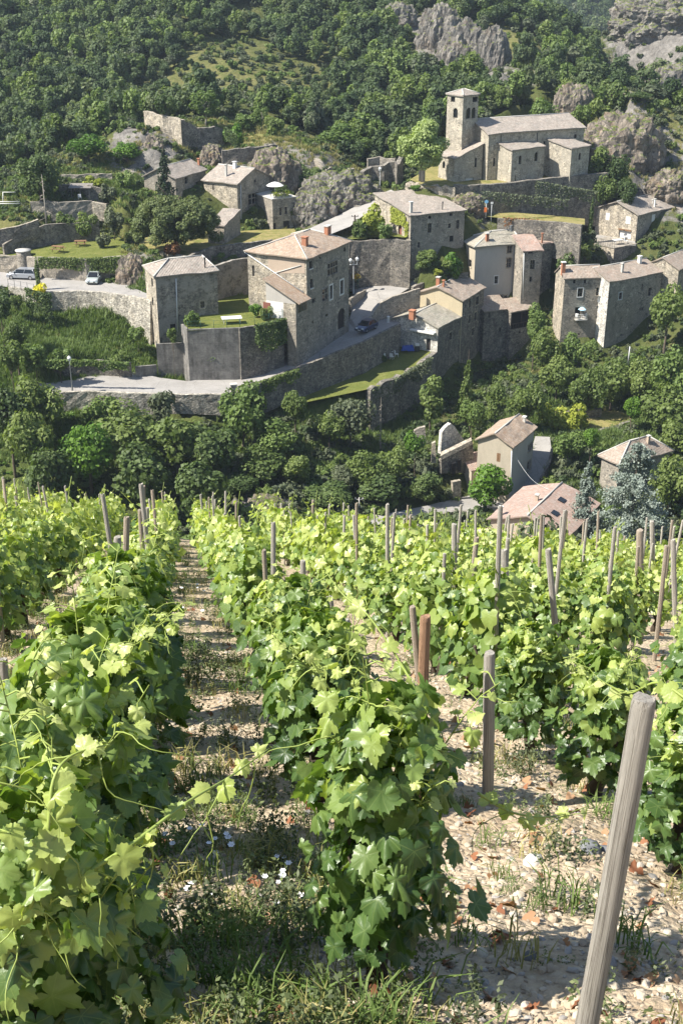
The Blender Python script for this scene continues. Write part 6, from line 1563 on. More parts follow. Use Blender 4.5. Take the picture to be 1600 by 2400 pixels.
# ------------------------------------------------------------------ cars
CARM = {}
def car_paint(nm, col):
    return N(nm).pbr(col, .3, None, .5, **{'Coat Weight': .5, 'Coat Roughness': .08, 'Metallic': .35})
M['rubber'] = m_plain('tyre_rubber', (.018, .018, .018), .9, .1)
M['rim'] = m_plain('alloy_rim', (.45, .45, .46), .35, .05, Metallic=.7)
M['lamp'] = m_plain('headlamp_glass', (.75, .76, .76), .15, .05)
M['tail'] = m_plain('tail_lamp', (.35, .02, .02), .2, .05)
M['plate'] = m_plain('number_plate', (.75, .74, .68), .6, .02)
M['trim'] = m_plain('black_trim', (.025, .025, .027), .5, .1)
def car(name, label, loc, heading, paint, L=4.1, Wd=1.72, Hh=1.45, estate=False):
    """side profile lofted across the width; +x is the nose"""
    root = empty(name, loc, label, 'car'); root.rotation_euler = (0, 0, heading)
    def part(mb, nm, mat, par=None):
        o = mb.build(nm, M[mat] if isinstance(mat, str) else mat); o.parent = par or root; return o
    x0, x1 = -L / 2, L / 2; belt = .58 * Hh + .04
    lo = [(x0 + .04, .30), (x0, .55), (x0 + .05, belt - .04), (x0 + .25, belt), (x1 - 1.15, belt - .02), (x1 - .45, belt - .13), (x1 - .12, belt - .26), (x1, .50), (x1 - .05, .28)]
    if not estate: lo[3] = (x0 + .3, belt + .02)
    m = MB(); h = Wd / 2
    rings = []
    for k, (yy, s) in enumerate(((-h, .93), (-h * .96, 1.0), (-h * .6, 1.015), (h * .6, 1.015), (h * .96, 1.0), (h, .93))):
        rings.append([Vector((x * (1 if k in (2, 3) else .985), yy, .28 + (z - .28) * s)) for x, z in lo])
    for i in range(len(rings) - 1):
        for j in range(len(lo) - 1):
            m.face([rings[i][j], rings[i + 1][j], rings[i + 1][j + 1], rings[i][j + 1]], 0, None, True)
    m.face(rings[0]); m.face(list(reversed(rings[-1])))
    body = part(m, 'body', paint)
    bm = bmesh.new(); bm.from_mesh(body.data); bmesh.ops.remove_doubles(bm, verts=bm.verts, dist=1e-4); bmesh.ops.recalc_face_normals(bm, faces=bm.faces); bm.to_mesh(body.data); bm.free()
    # cabin: roof in paint, glass all round
    rx0, rx1 = (x0 + .35, x1 - 1.75) if estate else (x0 + .75, x1 - 1.8)
    bx0, bx1 = (x0 + .12, x1 - 1.0) if estate else (x0 + .2, x1 - 1.05)
    hw, hr = h * .93, h * .76
    B = [Vector((bx0, -hw, belt - .03)), Vector((bx1, -hw, belt - .03)), Vector((bx1, hw, belt - .03)), Vector((bx0, hw, belt - .03))]
    Tt = [Vector((rx0, -hr, Hh - .03)), Vector((rx1, -hr, Hh - .03)), Vector((rx1, hr, Hh - .03)), Vector((rx0, hr, Hh - .03))]
    for nm, a, b in (('side_window', 0, 1), ('windscreen', 1, 2), ('side_window', 2, 3), ('rear_window', 3, 0)):
        g = MB(); g.face([B[a], B[b], Tt[b], Tt[a]]); part(g, nm, 'glass')
    m = MB(); m.slab([Vector((t.x * 1.0, t.y * 1.02, Hh)) for t in Tt], .06); 
    for a in range(4):                                   # pillars
        d = Tt[a] - B[a]; n = Vector((0, .05 if B[a].y > 0 else -.05, 0)); m.tube([B[a] * 1.0 + n * .2, Tt[a] + n * .2], .045, 4)
    for y in (-1, 1):
        mx = .48; a = Vector((bx0 + (bx1 - bx0) * mx, y * hw * 1.005, belt - .03)); b = Vector((rx0 + (rx1 - rx0) * .5, y * hr * 1.01, Hh - .03)); m.tube([a, b], .035, 4)
    part(m, 'roof', paint)
    for x in (x0 + .78, x1 - .8):
        for y in (-1, 1):
            w_ = MB(); n_ = 14
            for rr, ww, mm in ((.31, .2, 0),):
                c0, c1 = y * (h - .19), y * (h + .015)
                ring = lambda r_, yy: [Vector((x + r_ * math.cos(6.283 * k / n_), yy, .31 + r_ * math.sin(6.283 * k / n_))) for k in range(n_)]
                A, Bq, Cq = ring(.31, c0), ring(.31, c1), ring(.2, c1)
                for k in range(n_):
                    k2 = (k + 1) % n_
                    w_.face([A[k], A[k2], Bq[k2], Bq[k]]); w_.face([Bq[k], Bq[k2], Cq[k2], Cq[k]])
            wo_ = part(w_, 'wheel', 'rubber')
            q = MB(); q.face(ring(.2, c1 - y * .01) if y < 0 else list(reversed(ring(.2, c1 - y * .01)))); part(q, 'rim', 'rim', wo_)
    for y in (-1, 1):
        q = MB(); q.box((x1 - .2, y * (h - .36) - .17, .60), (.17, 0, 0), (0, .34, 0), (0, 0, .15)); part(q, 'headlight', 'lamp')
        q = MB(); q.box((x0 - .01, y * (h - .24) - .11, .68), (.1, 0, 0), (0, .22, 0), (0, 0, .22)); part(q, 'tail_light', 'tail')
        q = MB(); q.box((x1 - 1.35, y * (h + .08) - .08, belt + .02), (.1, 0, 0), (0, .16, 0), (0, 0, .12)); part(q, 'mirror', paint)
    q = MB(); q.box((x1 - .06, -.5, .36), (.09, 0, 0), (0, 1.0, 0), (0, 0, .16)); part(q, 'grille', 'trim')
    q = MB(); q.box((x1 + .02, -.26, .40), (.02, 0, 0), (0, .52, 0), (0, 0, .11)); part(q, 'number_plate', 'plate')
    q = MB(); q.box((x0 - .03, -.26, .52), (.03, 0, 0), (0, .52, 0), (0, 0, .11)); part(q, 'number_plate', 'plate')
    return root
silver, pale, blue, dark_ = car_paint('silver_paint', (.36, .38, .41)), car_paint('pale_green_grey_paint', (.50, .55, .53)), car_paint('dark_blue_paint', (.035, .05, .11)), car_paint('black_paint', (.035, .04, .05))
p = pz(54, 652, 17); car('parked_car', 'silver estate car parked beside the slim cypress at the left', p, R(172), silver, 4.5, 1.78, 1.55, True)
p = pz(222, 660, 17); car('parked_car', 'pale grey-green small car seen from the front on the upper road', p, R(-92), pale, 4.0, 1.72, 1.5)
p = pz(858, 773, 10.85); car('parked_car', 'dark blue hatchback parked at the roadside below the parapet', p, R(238), blue, 4.0, 1.7, 1.45)
p = pz(1342, 574, 16.5); car('parked_car', 'dark car parked behind the lime green conifer at the car park', p, R(200), dark_, 4.1, 1.7, 1.45)

# ------------------------------------------------------------------ street lamps, poles, signs
def lamp(label, px, top, base, z=None, Yd=None, heads=1, col='metal'):
    b = pz(px, base, z) if z is not None else pY(px, base, Yd)
    t = pY(px, top, b.y).z - b.z
    r = empty('street_lamp', b, label, 'street lamp')
    m = MB(); m.lathe((0, 0, -.3), [(.14, 0), (.14, .5), (.09, .9), (.065, 1.2), (.05, t - .35), (.045, t - .1)], 8)
    o = m.build('post', M[col]); o.parent = r
    hs = [(0, 0)] if heads == 1 else [(-.45, t - .75), (.55, t - .55)]
    if heads == 2:
        m = MB(); m.tube([(-.6, 0, t - 1.0), (.65, 0, t - 1.0)], .05, 6); o = m.build('crossbar', M['zinc']); o.parent = r
    for hx, hz_ in hs:
        zz = t - .45 if heads == 1 else hz_
        m = MB(); m.lathe((hx, 0, zz), [(.05, -.35), (.06, 0), (.20, .08), (.24, .42)], 8); o = m.build('lantern', M['lamp']); o.parent = r
        m = MB(); m.lathe((hx, 0, zz + .42), [(.29, 0), (.20, .16), (.05, .26), (.01, .36)], 8); c = m.build('lantern_cap', M['zinc']); c.parent = o
    return r
lamp('grey street lamp standing on the outer edge of the road bend', 170, 838, 918, z=9.5)
lamp('street lamp with a crossbar and two white lanterns at the corner of the big house', 828, 604, 684, z=12.9, heads=2, col='zinc')
lamp('street lamp in front of the roofless ruin on the lane to the church', 889.5, 394, 462, z=23.4, col='zinc')
lamp('tall grey lamp post above the roof of the upper right house', 1530, 438, 480, Yd=209, col='zinc')
b = pz(695, 757, 13.6)
r = empty('wall_lamp', b, 'white lantern on the shaded wall below the lean-to window', 'lamp')
a = BIG.on('r', 700, 757); 
b = pY(695.5, 757, 158.0); r.location = b
m = MB(); m.tube([(.5, .9, -.3), (0, 0, -.3), (0, 0, -.05)], .03, 5); o = m.build('bracket', M['darkmetal']); o.parent = r
m = MB(); m.lathe((0, 0, 0), [(.08, -.05), (.2, .1), (.23, .42), (.26, .43), (.05, .7), (.01, .72)], 8); o = m.build('lantern', M['lamp']); o.parent = r
def pole(name, label, cat, px, top, base, Yd, rad=.09, mat='wood', arm=False, capm=None):
    b = pY(px, base, Yd); t = pY(px, top, Yd).z - b.z
    r = empty(name, b, label, cat)
    m = MB(); m.tube([(0, 0, -.5), (0, 0, t)], [rad, rad * .75], 8); o = m.build('pole', M[mat]); o.parent = r
    if arm:
        m = MB(); m.tube([(-.55, 0, t - .25), (.55, 0, t - .25)], .04, 5); o = m.build('crossbar', M[mat]); o.parent = r
        for x in (-.45, 0, .45):
            m = MB(); m.lathe((x, 0, t - .22), [(.04, 0), (.07, .06), (.05, .18), (.01, .2)], 6); q = m.build('insulator', M[capm or 'white']); q.parent = o
    return r
pole('utility_pole', 'thin pale utility pole with white insulators beside the valley road', 'pole', 841, 1166, 1222, 134, .09, 'cement', True)
pl_ = pole('utility_pole', 'thick dark wooden pole on a stone base beside the yellow-green shrubs', 'pole', 831, 503, 570, 190, .16, 'wood_dark', True, 'darkmetal')
pole('utility_pole', 'short pale pole in front of the plain tower-like house', 'pole', 1472, 812, 845, 166, .09, 'zinc')
def sign(name, label, px, cy, base, Yd, wpx, hpx, post, col, round_=False):
    k = mpp(px, cy, Yd); b = pY(px, base, Yd); zc_ = pY(px, cy, Yd).z - b.z
    r = empty(name, b, label, 'sign')
    m = MB(); m.tube([(0, .03, -.3), (0, .03, zc_ + hpx * k * .5)], .04, 6); o = m.build('post', M[post]); o.parent = r
    m = MB()
    if round_:
        n = 14; a = [Vector((wpx * k / 2 * math.cos(6.283 * i / n), -.02, zc_ + hpx * k / 2 * math.sin(6.283 * i / n))) for i in range(n)]
        m.face(a); m.face([v + Vector((0, .03, 0)) for v in reversed(a)])
    else: m.box((-wpx * k / 2, -.03, zc_ - hpx * k / 2), (wpx * k, 0, 0), (0, .04, 0), (0, 0, hpx * k))
    o = m.build('panel', col if not isinstance(col, str) else M[col]); o.parent = r
    return r
cb = m_plain('sky_blue_paint', (.20, .42, .62), .5, .05); co_ = m_plain('orange_paint', (.75, .18, .04), .6, .1)
sign('road_sign', 'round pale blue sign on a pole under the church wall', 1138, 472, 506, 190, 9, 8, 'zinc', cb, True)
sign('sign_post', 'orange panel on a dark post beside the path under the church', 1136, 491, 516, 188, 6, 11, 'wood_dark', co_)
sign('road_sign', 'small white sign on a thin pole right of the orange panel', 1150, 475, 520, 187.5, 6, 5, 'zinc', 'white')
sign('notice_board', 'white notice panel at the foot of the dark bank by the road', 855.5, 648, 662, 185, 11, 6, 'darkmetal', 'white')
def bin_(label, px, base, z, hpx, wpx, mat, Yd=None):
    b = pz(px, base, z); k = mpp(px, base, b.y); w_, h_ = wpx * k, hpx * k
    r = empty('bin', b, label, 'bin')
    m = MB(); m.lathe((0, 0, 0), [(w_ * .42, 0), (w_ * .5, h_ * .85), (w_ * .5, h_ * .88)], 10); m.lathe((0, 0, 0), [(.01, .0), (w_ * .42, 0)], 10); o = m.build('body', mat); o.parent = r
    m = MB(); m.lathe((0, 0, h_ * .88), [(w_ * .55, 0), (w_ * .5, h_ * .1), (.01, h_ * .14)], 10); o = m.build('lid', mat); o.parent = r
bin_('dark blue wheeled bin against the dark bank by the road', 877, 660, 13.8, 14, 7, m_plain('blue_plastic', (.05, .07, .13), .6, .05))
bin_('pale grey box standing on the low wall by the blue car', 909.5, 755, 11.2, 15, 7, M['zinc'])
# flower planter on green posts
b = pz(834, 676, 13.0); r = empty('flower_planter', b, 'orange and yellow flower planter on green posts beside the two-headed lamp', 'planter')
k = mpp(834, 676, b.y)
for x in (-.25, .25):
    m = MB(); m.tube([(x, 0, -.2), (x, 0, 1.3)], .06, 6); o = m.build('post', M['greenmetal']); o.parent = r
m = MB(); m.cbox((0, 0, 1.3), .9, .5, .3); o = m.build('trough', M['greenmetal']); o.parent = r
rr = np.random.default_rng(3); Pq = rr.normal(0, 1, (260, 3)) * [.33, .22, .28] + [0, 0, 1.85]; Nq = rdir(260, rr); V, Fq = cards(Pq, Nq, .16, rr)
o = npmesh('flowers', V, Fq, m_leaf('planter_flowers', [(.60, .10, .03), (.75, .35, .03), (.80, .62, .10), (.12, .2, .03)], .2), att={'tint': np.repeat(rr.random(260), 4)}); o.parent = r; o['kind'] = 'stuff'
# stone pillar by the road
b = pz(548, 921, 8.6); r = empty('stone_pillar', b, 'squat stone pillar at the roadside end of the long road wall', 'pillar'); b = r.location
m = MB(); m.cbox((0, 0, -.6), .8, .7, 1.75, .2); o = m.build('shaft', M['stone_light']); o.parent = r
m = MB(); m.cbox((0, 0, 1.15), .9, .8, .14, .2); o = m.build('cap', M['cement']); o.parent = r
b = pz(905, 0, 0) if False else pY(831, 547, 190); m = MB(); m.cbox((0, 0, -1), 1.0, .9, 2.2, .3); o = m.build('stone_base', M['stone']); o.parent = pl_; o.location = (0, 0, 0)

# ------------------------------------------------------------------ garden furniture
def table(name, label, c, L, Wd, H_, rz, mat, legs='metal', th=.05):
    r = empty(name, c, label, 'table'); r.rotation_euler = (0, 0, rz)
    m = MB(); m.box((-L / 2, -Wd / 2, H_ - th), (L, 0, 0), (0, Wd, 0), (0, 0, th)); o = m.build('table_top', M[mat]); o.parent = r
    for x in (-1, 1):
        for y in (-1, 1):
            m = MB(); m.tube([(x * (L / 2 - .25), y * (Wd / 2 - .2), 0), (x * (L / 2 - .3), y * (Wd / 2 - .25), H_ - th)], .035, 6); o = m.build('leg', M[legs]); o.parent = r
    return r
table('ping_pong_table', 'white-topped table standing on the sunlit terrace lawn', pz(543, 757, 15.62), 2.7, 1.5, .8, R(12), 'white', 'white')
table('garden_table', 'white oval-looking garden table on the shaded garden lawn', pz(904, 834, 6.85), 1.9, 1.0, .72, R(20), 'white', 'white')
def chair(label, c, rz, mat='white', group=None):
    r = empty('garden_chair', c, label, 'chair', group); r.rotation_euler = (0, 0, rz)
    m = MB(); m.box((-.25, -.25, .42), (.5, 0, 0), (0, .5, 0), (0, 0, .05)); o = m.build('seat', M[mat]); o.parent = r
    m = MB(); m.box((-.25, .22, .47), (.5, 0, 0), (0, .12, 0), (0, 0, .5)); o = m.build('backrest', M[mat]); o.parent = r
    for x in (-.22, .22):
        for y in (-.22, .22):
            m = MB(); m.tube([(x, y, 0), (x * .95, y * .95, .42)], .025, 5); o = m.build('leg', M[mat]); o.parent = r
    return r
chair('white garden chair at the left end of the table on the shaded lawn', pz(897, 842, 6.85), R(200)); chair('white garden chair in front of the table on the shaded lawn', pz(918, 842, 6.9), R(150)); chair('white garden chair at the right end of the table on the shaded lawn', pz(929, 836, 6.95), R(100))
def picnic(label, c, rz):
    r = empty('picnic_table', c, label, 'picnic table'); r.rotation_euler = (0, 0, rz)
    m = MB()
    for i in range(4): m.box((-.9, -.4 + i * .205, .72), (1.8, 0, 0), (0, .185, 0), (0, 0, .05))
    o = m.build('table_top', M['wood']); o.parent = r; o['kind'] = 'thing'; del o['kind']
    for y in (-.85, .6):
        m = MB(); m.box((-.9, y, .42), (1.8, 0, 0), (0, .26, 0), (0, 0, .05)); o = m.build('bench', M['wood']); o.parent = r
    for x in (-.6, .6):
        m = MB(); m.tube([(x, -.7, 0), (x, -.2, .72)], .05, 4); o = m.build('leg', M['wood']); o.parent = r
        m = MB(); m.tube([(x, .7, 0), (x, .2, .72)], .05, 4); o = m.build('leg', M['wood']); o.parent = r
        m = MB(); m.tube([(x, -.75, .4), (x, .75, .4)], .04, 4); o = m.build('crossbar', M['wood']); o.parent = r
picnic('wooden picnic table on the lawn, nearer the overgrown wall', pz(136, 588, 20.15), R(-15)); picnic('wooden picnic table on the lawn, further right by the pale shrub', pz(189, 575, 20.15), R(5))
# parasol on the roof terrace, with flower boxes
b = Vector(ANX.P(1.4, 1.6, 24.72)); r = empty('parasol', b, 'white parasol open on the flat roof terrace', 'parasol')
m = MB(); m.lathe((0, 0, 0), [(.25, 0), (.25, .08), (.03, .09), (.025, 2.2)], 10); o = m.build('pole', M['zinc']); o.parent = r
m = MB(); m.lathe((0, 0, 0), [(1.45, 1.75), (1.0, 2.05), (.5, 2.25), (.02, 2.35)], 10); o = m.build('canopy', M['white']); o.parent = r
for i, (a_, lb_) in enumerate(((1.0, 'yellow flower box on the roof terrace edge, below the parasol'), (2.6, 'yellow flower box on the roof terrace edge, at the right'))):
    b = Vector(ANX.P(a_, .35, 24.72)); r = empty('flower_box', b, lb_, 'planter')
    m = MB(); m.cbox((0, 0, 0), 1.3, .35, .3, math.atan2(ANX.u.y, ANX.u.x)); o = m.build('trough', M['cement']); o.parent = r
    rr = np.random.default_rng(5 + i); Pq = rr.normal(0, 1, (300, 3)) * [.4, .25, .2] + [0, 0, .55]; V, Fq = cards(Pq, rdir(300, rr), .17, rr)
    o = npmesh('flowers', V, Fq, G['lime'], att={'tint': np.repeat(rr.random(300), 4)}); o.parent = r; o['kind'] = 'stuff'
# pergola hut in the upper left garden
b = pY(190, 471, 193.5); r = empty('pergola', b, 'grey timber pergola against the dark wall of the upper garden', 'pergola')
for x in (-1.4, 0, 1.4):
    for y in (0, 1.6):
        m = MB(); m.tube([(x, y, -.5), (x, y, 2.1)], .07, 5); o = m.build('post', M['frame']); o.parent = r
m = MB(); m.slab([(-1.8, -.3, 2.15), (1.8, -.3, 2.15), (1.8, 2.0, 2.5), (-1.8, 2.0, 2.5)], .1); o = m.build('roof', M['frame']); o.parent = r
wall('garden_wall', 'dark shaded wall behind the pergola in the upper garden', 'wall', [(138, 432, 27.2, 23.5), (172, 430, 27.2, 23.5), (205, 434, 27.2, 23.5), (240, 440, 26.8, 23.5)], 'stone_dark_shade', .5, .1)
b = pY(188, 468, 192.5); r = chair('white chair standing in front of the pergola', b, R(180))
# white rail fence at the left edge
b = pY(14, 478, 190); r = empty('white_fence', b, 'white painted gate frame and rail at the left edge of the upper garden', 'fence')
for x in (-1.5, -.5):
    m = MB(); m.tube([(x, 0, -.4), (x + (.25 if x > -1 else 0), 0, 1.9)], .07, 5); o = m.build('post', M['white']); o.parent = r
m = MB(); m.tube([(-.3, 0, 1.85), (1.7, 0, 1.85)], .06, 5); o = m.build('rail', M['white']); o.parent = r
for z in (.1, .4):
    m = MB(); m.tube([(-2, -.05, z), (2.2, -.05, z)], .07, 5); o = m.build('rail', M['white']); o.parent = r
# round stone turret by the road
b = pz(60, 638, 17); r = empty('stone_turret', b, 'short round stone turret in the wall above the silver car', 'turret')
m = MB(); m.lathe((0, 0, 0), [(1.15, -1), (1.1, 3.3)], 14); o = m.build('wall', M['stone']); o.parent = r
m = MB(); m.lathe((0, 0, 3.3), [(1.2, 0), (1.2, .12), (.01, .13)], 14); o = m.build('cap', M['cement']); o.parent = r
# balcony of the tall house
o_, d_, l_, n_ = BLK.face('r')
s0, zf = BLK.on('r', 1345, 748); s1, _ = BLK.on('r', 1371, 748)
O = Vector((o_.x + d_.x * s0, o_.y + d_.y * s0, zf)); ln_ = s1 - s0
m = MB(); m.box(O, d_ * ln_, n_ * .9, Vector((0, 0, .12))); bal = m.build('balcony', M['cement'], BLK.root)
m = MB()
for i in range(12): m.box(O + d_ * (ln_ * i / 11 - .015) + n_ * .86, d_ * .03, n_ * .03, Vector((0, 0, .95)))
m.box(O + n_ * .85 + Vector((0, 0, .95)), d_ * ln_, n_ * .06, Vector((0, 0, .05)))
q = m.build('railing', M['white']); q.parent = bal
r = empty('parasol', O + d_ * ln_ * .55 + n_ * .5 + Vector((0, 0, .12)), 'pale blue folded-out parasol on the small balcony', 'parasol')
m = MB(); m.lathe((0, 0, 0), [(.15, 0), (.02, .06), (.02, 1.9)], 8); o = m.build('pole', M['zinc']); o.parent = r
m = MB(); m.lathe((0, 0, 0), [(.62, 1.55), (.35, 1.8), (.02, 1.95)], 9); o = m.build('canopy', m_plain('pale_blue_canvas', (.45, .68, .82), .8, .06)); o.parent = r
chair('white chair at the left end of the small balcony', O + d_ * .35 + n_ * .45 + Vector((0, 0, .12)), 2.5)
chair('white chair at the right end of the small balcony', O + d_ * (ln_ - .35) + n_ * .45 + Vector((0, 0, .12)), -2.2)
s0, zf = BLK.on('r', 1402.5, 700)
r = empty('satellite_dish', Vector((o_.x + d_.x * s0, o_.y + d_.y * s0, zf)) + n_ * .35, 'large white oval dish under the right-hand window of the balcony house', 'satellite dish')
m = MB(); n = 16; Q = [Vector(d_ * (.36 * math.cos(6.283 * i / n)) + Vector((0, 0, .62 * math.sin(6.283 * i / n))) + n_ * .02) for i in range(n)]
for i in range(n): m.face([Vector(-n_ * .12), Q[i], Q[(i + 1) % n]], 0, None, True)
for i in range(n): m.face([Vector(-n_ * .15), Q[(i + 1) % n], Q[i]], 0, None, True)
o = m.build('reflector', M['white']); o.parent = r
m = MB(); m.tube([-n_ * .35, -n_ * .12], .04, 5); o = m.build('bracket', M['metal']); o.parent = r
# garden of the white house: blue sheet, barbecue
o_, d_, l_, n_ = WHT.face('l')
b = pY(956, 815, WHT.F.y - .6); b = pz(955, 822, 7.1)
r = empty('covered_bench', b, 'blue tarpaulin thrown over a low stack against the whitewashed gable', 'tarpaulin')
m = MB(); rr = random.Random(4); nx_, ny_ = 9, 5; g = [[Vector(((i / (nx_ - 1) - .5) * 2.0, (j / (ny_ - 1) - .5) * .9, (.15 if j in (0, ny_ - 1) or i in (0, nx_ - 1) else .8) + rr.uniform(-.1, .1))) for j in range(ny_)] for i in range(nx_)]
for i in range(nx_ - 1):
    for j in range(ny_ - 1): m.face([g[i][j], g[i + 1][j], g[i + 1][j + 1], g[i][j + 1]], 0, None, True)
o = m.build('sheet', m_plain('blue_tarpaulin', (.03, .07, .30), .5, .15)); o.parent = r
r = empty('barbecue', pz(977, 822, 7.1), 'small dark barbecue with a white lid beside the blue tarpaulin', 'barbecue')
m = MB(); m.cbox((0, 0, 0), .7, .5, .8); o = m.build('cabinet', M['darkmetal']); o.parent = r
m = MB(); m.cbox((0, 0, .8), .6, .45, .3); o = m.build('lid', M['white']); o.parent = r
# terrace of the upper right house
c = Vector(TER.P(TER.lu * .45, 1.6, 17.03)); table('garden_table', 'pale cloth-covered table on the terrace of the upper right house', c, 1.6, 1.0, .75, .4, 'zinc', 'zinc'); chair('white chair on the terrace below the awning', Vector(TER.P(TER.lu * .75, 1.2, 17.03)), 1.0)
for i, lb_ in enumerate(('railing along the lit edge of the house terrace',)):
    r = empty('railing', Vector(TER.P(0, 0, 17.03)), 'thin dark railing along the sunlit edge of the house terrace', 'railing')
    m = MB()
    for k in range(14): q = TER.v * (TER.lv * k / 13); m.tube([q, q + Vector((0, 0, .95))], .02, 4)
    m.tube([Vector((0, 0, .95)), TER.v * TER.lv + Vector((0, 0, .95))], .025, 4); o = m.build('bars', M['darkmetal']); o.parent = r
# railing posts along the terrace lawn
A, B = pz(440, 771, 15.75), pz(562, 767, 15.75); B2 = pz(664, 746, 15.75)
r = empty('railing', A, 'thin green wire railing along the top of the concrete wall', 'railing')
pts = [A.lerp(B, i / 4) for i in range(5)] + [B.lerp(B2, i / 3) for i in range(1, 4)]
for q in pts:
    m = MB(); m.tube([q - A, q - A + Vector((0, 0, 1.1))], .03, 5); o = m.build('post', M['greenmetal']); o.parent = r
for z in (.5, 1.05):
    m = MB(); m.tube([q - A + Vector((0, 0, z)) for q in pts], .012, 4); o = m.build('wire', M['greenmetal']); o.parent = r
A = pz(20, 672, 17.5); B = pz(80, 684, 17.5)
r = empty('railing', A, 'thin wire fence along the edge of the upper road at the left', 'fence')
for i in range(5):
    q = A.lerp(B, i / 4) - A; m = MB(); m.tube([q, q + Vector((0, 0, 1.2))], .03, 4); o = m.build('post', M['darkmetal']); o.parent = r
for z in (.5, 1.1):
    m = MB(); m.tube([Vector((0, 0, z)), B - A + Vector((0, 0, z))], .012, 4); o = m.build('wire', M['darkmetal']); o.parent = r
# overhead cable from the cream house
m = MB(); a, b = pY(1211, 1075, CRM.F.y + 1), pY(1286, 1147, 130)
m.tube([a.lerp(b, t) - Vector((0, 0, .8 * math.sin(math.pi * t))) - a for t in np.linspace(0, 1, 9)], .018, 4)
o = m.build('overhead_cable', M['zinc'], None); o.location = a; tag(o, 'thin pale cable sagging from the cream house to the farmhouse roof', 'cable')
# rocks: crags on the ridge, boulders under the castle
def crag(label, px, top, base, Yd, wpx, seed, mat='rock_grey', depth=.6):
    b = pY(px, base, Yd); k = mpp(px, base, Yd); W_ = wpx * k; H_ = pY(px, top, Yd).z - b.z + .6
    bm = bmesh.new(); bmesh.ops.create_icosphere(bm, subdivisions=6 if wpx > 150 and mat == 'rock_grey' else 5, radius=1)
    for v in bm.verts:
        p = v.co.copy(); s = Vector((seed * 7.3, seed * 3.1, 0))
        n1 = noise.ridged_multi_fractal(Vector((p.x * 1.6, p.y * 1.6, p.z * .8)) + s, .9, 2.1, 5, 1.0, 2.0)
        n2 = noise.fractal(p * 3.2 + s, .8, 2.0, 4)
        vd = noise.voronoi(Vector((p.x * 3.4, p.y * 3.4, p.z * 1.7)) + s)[0]; v2 = noise.voronoi(Vector((p.x * 8, p.y * 8, p.z * 4.5)) + s)[0]
        f = 1 + .17 * (n1 - 1.2) + .10 * n2 + .26 * min(.3, vd[1] - vd[0]) + .09 * min(.3, v2[1] - v2[0])
        v.co = Vector((p.x * f * W_ / 2, p.y * f * W_ * depth / 2, p.z * f * H_ * .55 + H_ * .35))
    me = bpy.data.meshes.new('crag'); bm.to_mesh(me); bm.free(); me.materials.append(M[mat])
    o = bpy.data.objects.new('rock_crag', me); C.objects.link(o); o.location = b
    return tag(o, label, 'rock')
for a in [('tall grey crag in the middle of the rocky ridge', 1085, 48, 205, 296, 120, 1), ('grey crag face left of the tall one on the ridge', 1030, 10, 150, 304, 110, 2), ('upper left grey rock outcrop on the ridge', 930, 5, 70, 322, 90, 3),
          ('dark lower crag at the right end of the ridge', 1150, 60, 200, 290, 80, 4), ('large pale grey rock hill in the top right corner', 1560, -30, 110, 345, 260, 5), ('grey crag at the right edge under the rock hill', 1565, 150, 260, 300, 140, 6)]: crag(*a)
for a in [('beige rock face carrying the sunlit castle wall', 362, 318, 446, 211, 84, 7, 'rock'), ('rocky outcrop with dry grass under the castle meadow', 640, 345, 470, 207, 130, 8, 'rock'), ('grey cliff rock above the upper lane', 790, 402, 525, 204, 200, 9, 'rock_grey'),  # cliff above the upper lane made taller and broader to shade it
          ('extra cliff rock added between the flower terrace and the lane to shade it', 738, 452, 545, 199, 110, 17, 'rock_grey'), ('small rounded outcrop at the foot of the castle wall', 500, 340, 400, 211, 60, 10, 'rock'), ('pinkish rock bank between the terrace house and the pine', 312, 600, 690, 172, 70, 11, 'rock'), ('brown rock face on the slope right of the church', 1450, 265, 420, 219, 190, 12, 'rock'),  # crag beside the flower terrace is added to throw shade on the lane
          ('grey boulder above the upper right house', 1565, 400, 470, 210, 100, 13, 'rock'), ('reddish rock outcrop beside the valley road behind the vines', 625, 1165, 1225, 130, 100, 14, 'rock'), ('rock knob at the top of the slope right of the church', 1340, 195, 290, 232, 90, 15, 'rock'), ('broken rock bank below the church front', 1095, 455, 505, 197, 90, 16, 'rock')]: crag(*a)

# ------------------------------------------------------------------ vineyard in the foreground
DV = Vector((-.148, .989)); PV = Vector((.989, .148))
def vg0(x, y):                                          # slope of the vineyard, rows run straight down it
    s = x * DV.x + y * DV.y; p = x * PV.x + y * PV.y
    z = EYE - 1.65 - .426 * s - .14 * p
    e = np.clip(s - 27.2 + np.clip(p - .5, 0, 9) * .75, 0, 20)
    return z - .10 * e - .10 * e ** 2
vgx = axis([(-18, -7, .5), (-7, -1.7, .12), (-1.7, 2.3, .036), (2.3, 9, .12), (9, 20, .5)])
vgy = axis([(-6, 1.2, .5), (1.2, 6.2, .036), (6.2, 13, .1), (13, 33, .25)])
VX, VY = np.meshgrid(vgx, vgy)
VZ = vg0(VX, VY) + vnoise(VX, VY, .55, 31) * .07 + vnoise(VX, VY, .19, 32) * .045 + vnoise(VX, VY, .08, 33) * .022
for k in range(-8, 12): pass
m_, n_1 = VX.shape
ii = np.arange(m_ * n_1).reshape(m_, n_1)
VF = np.stack([ii[:-1, :-1], ii[:-1, 1:], ii[1:, 1:], ii[1:, :-1]], -1).reshape(-1, 4)
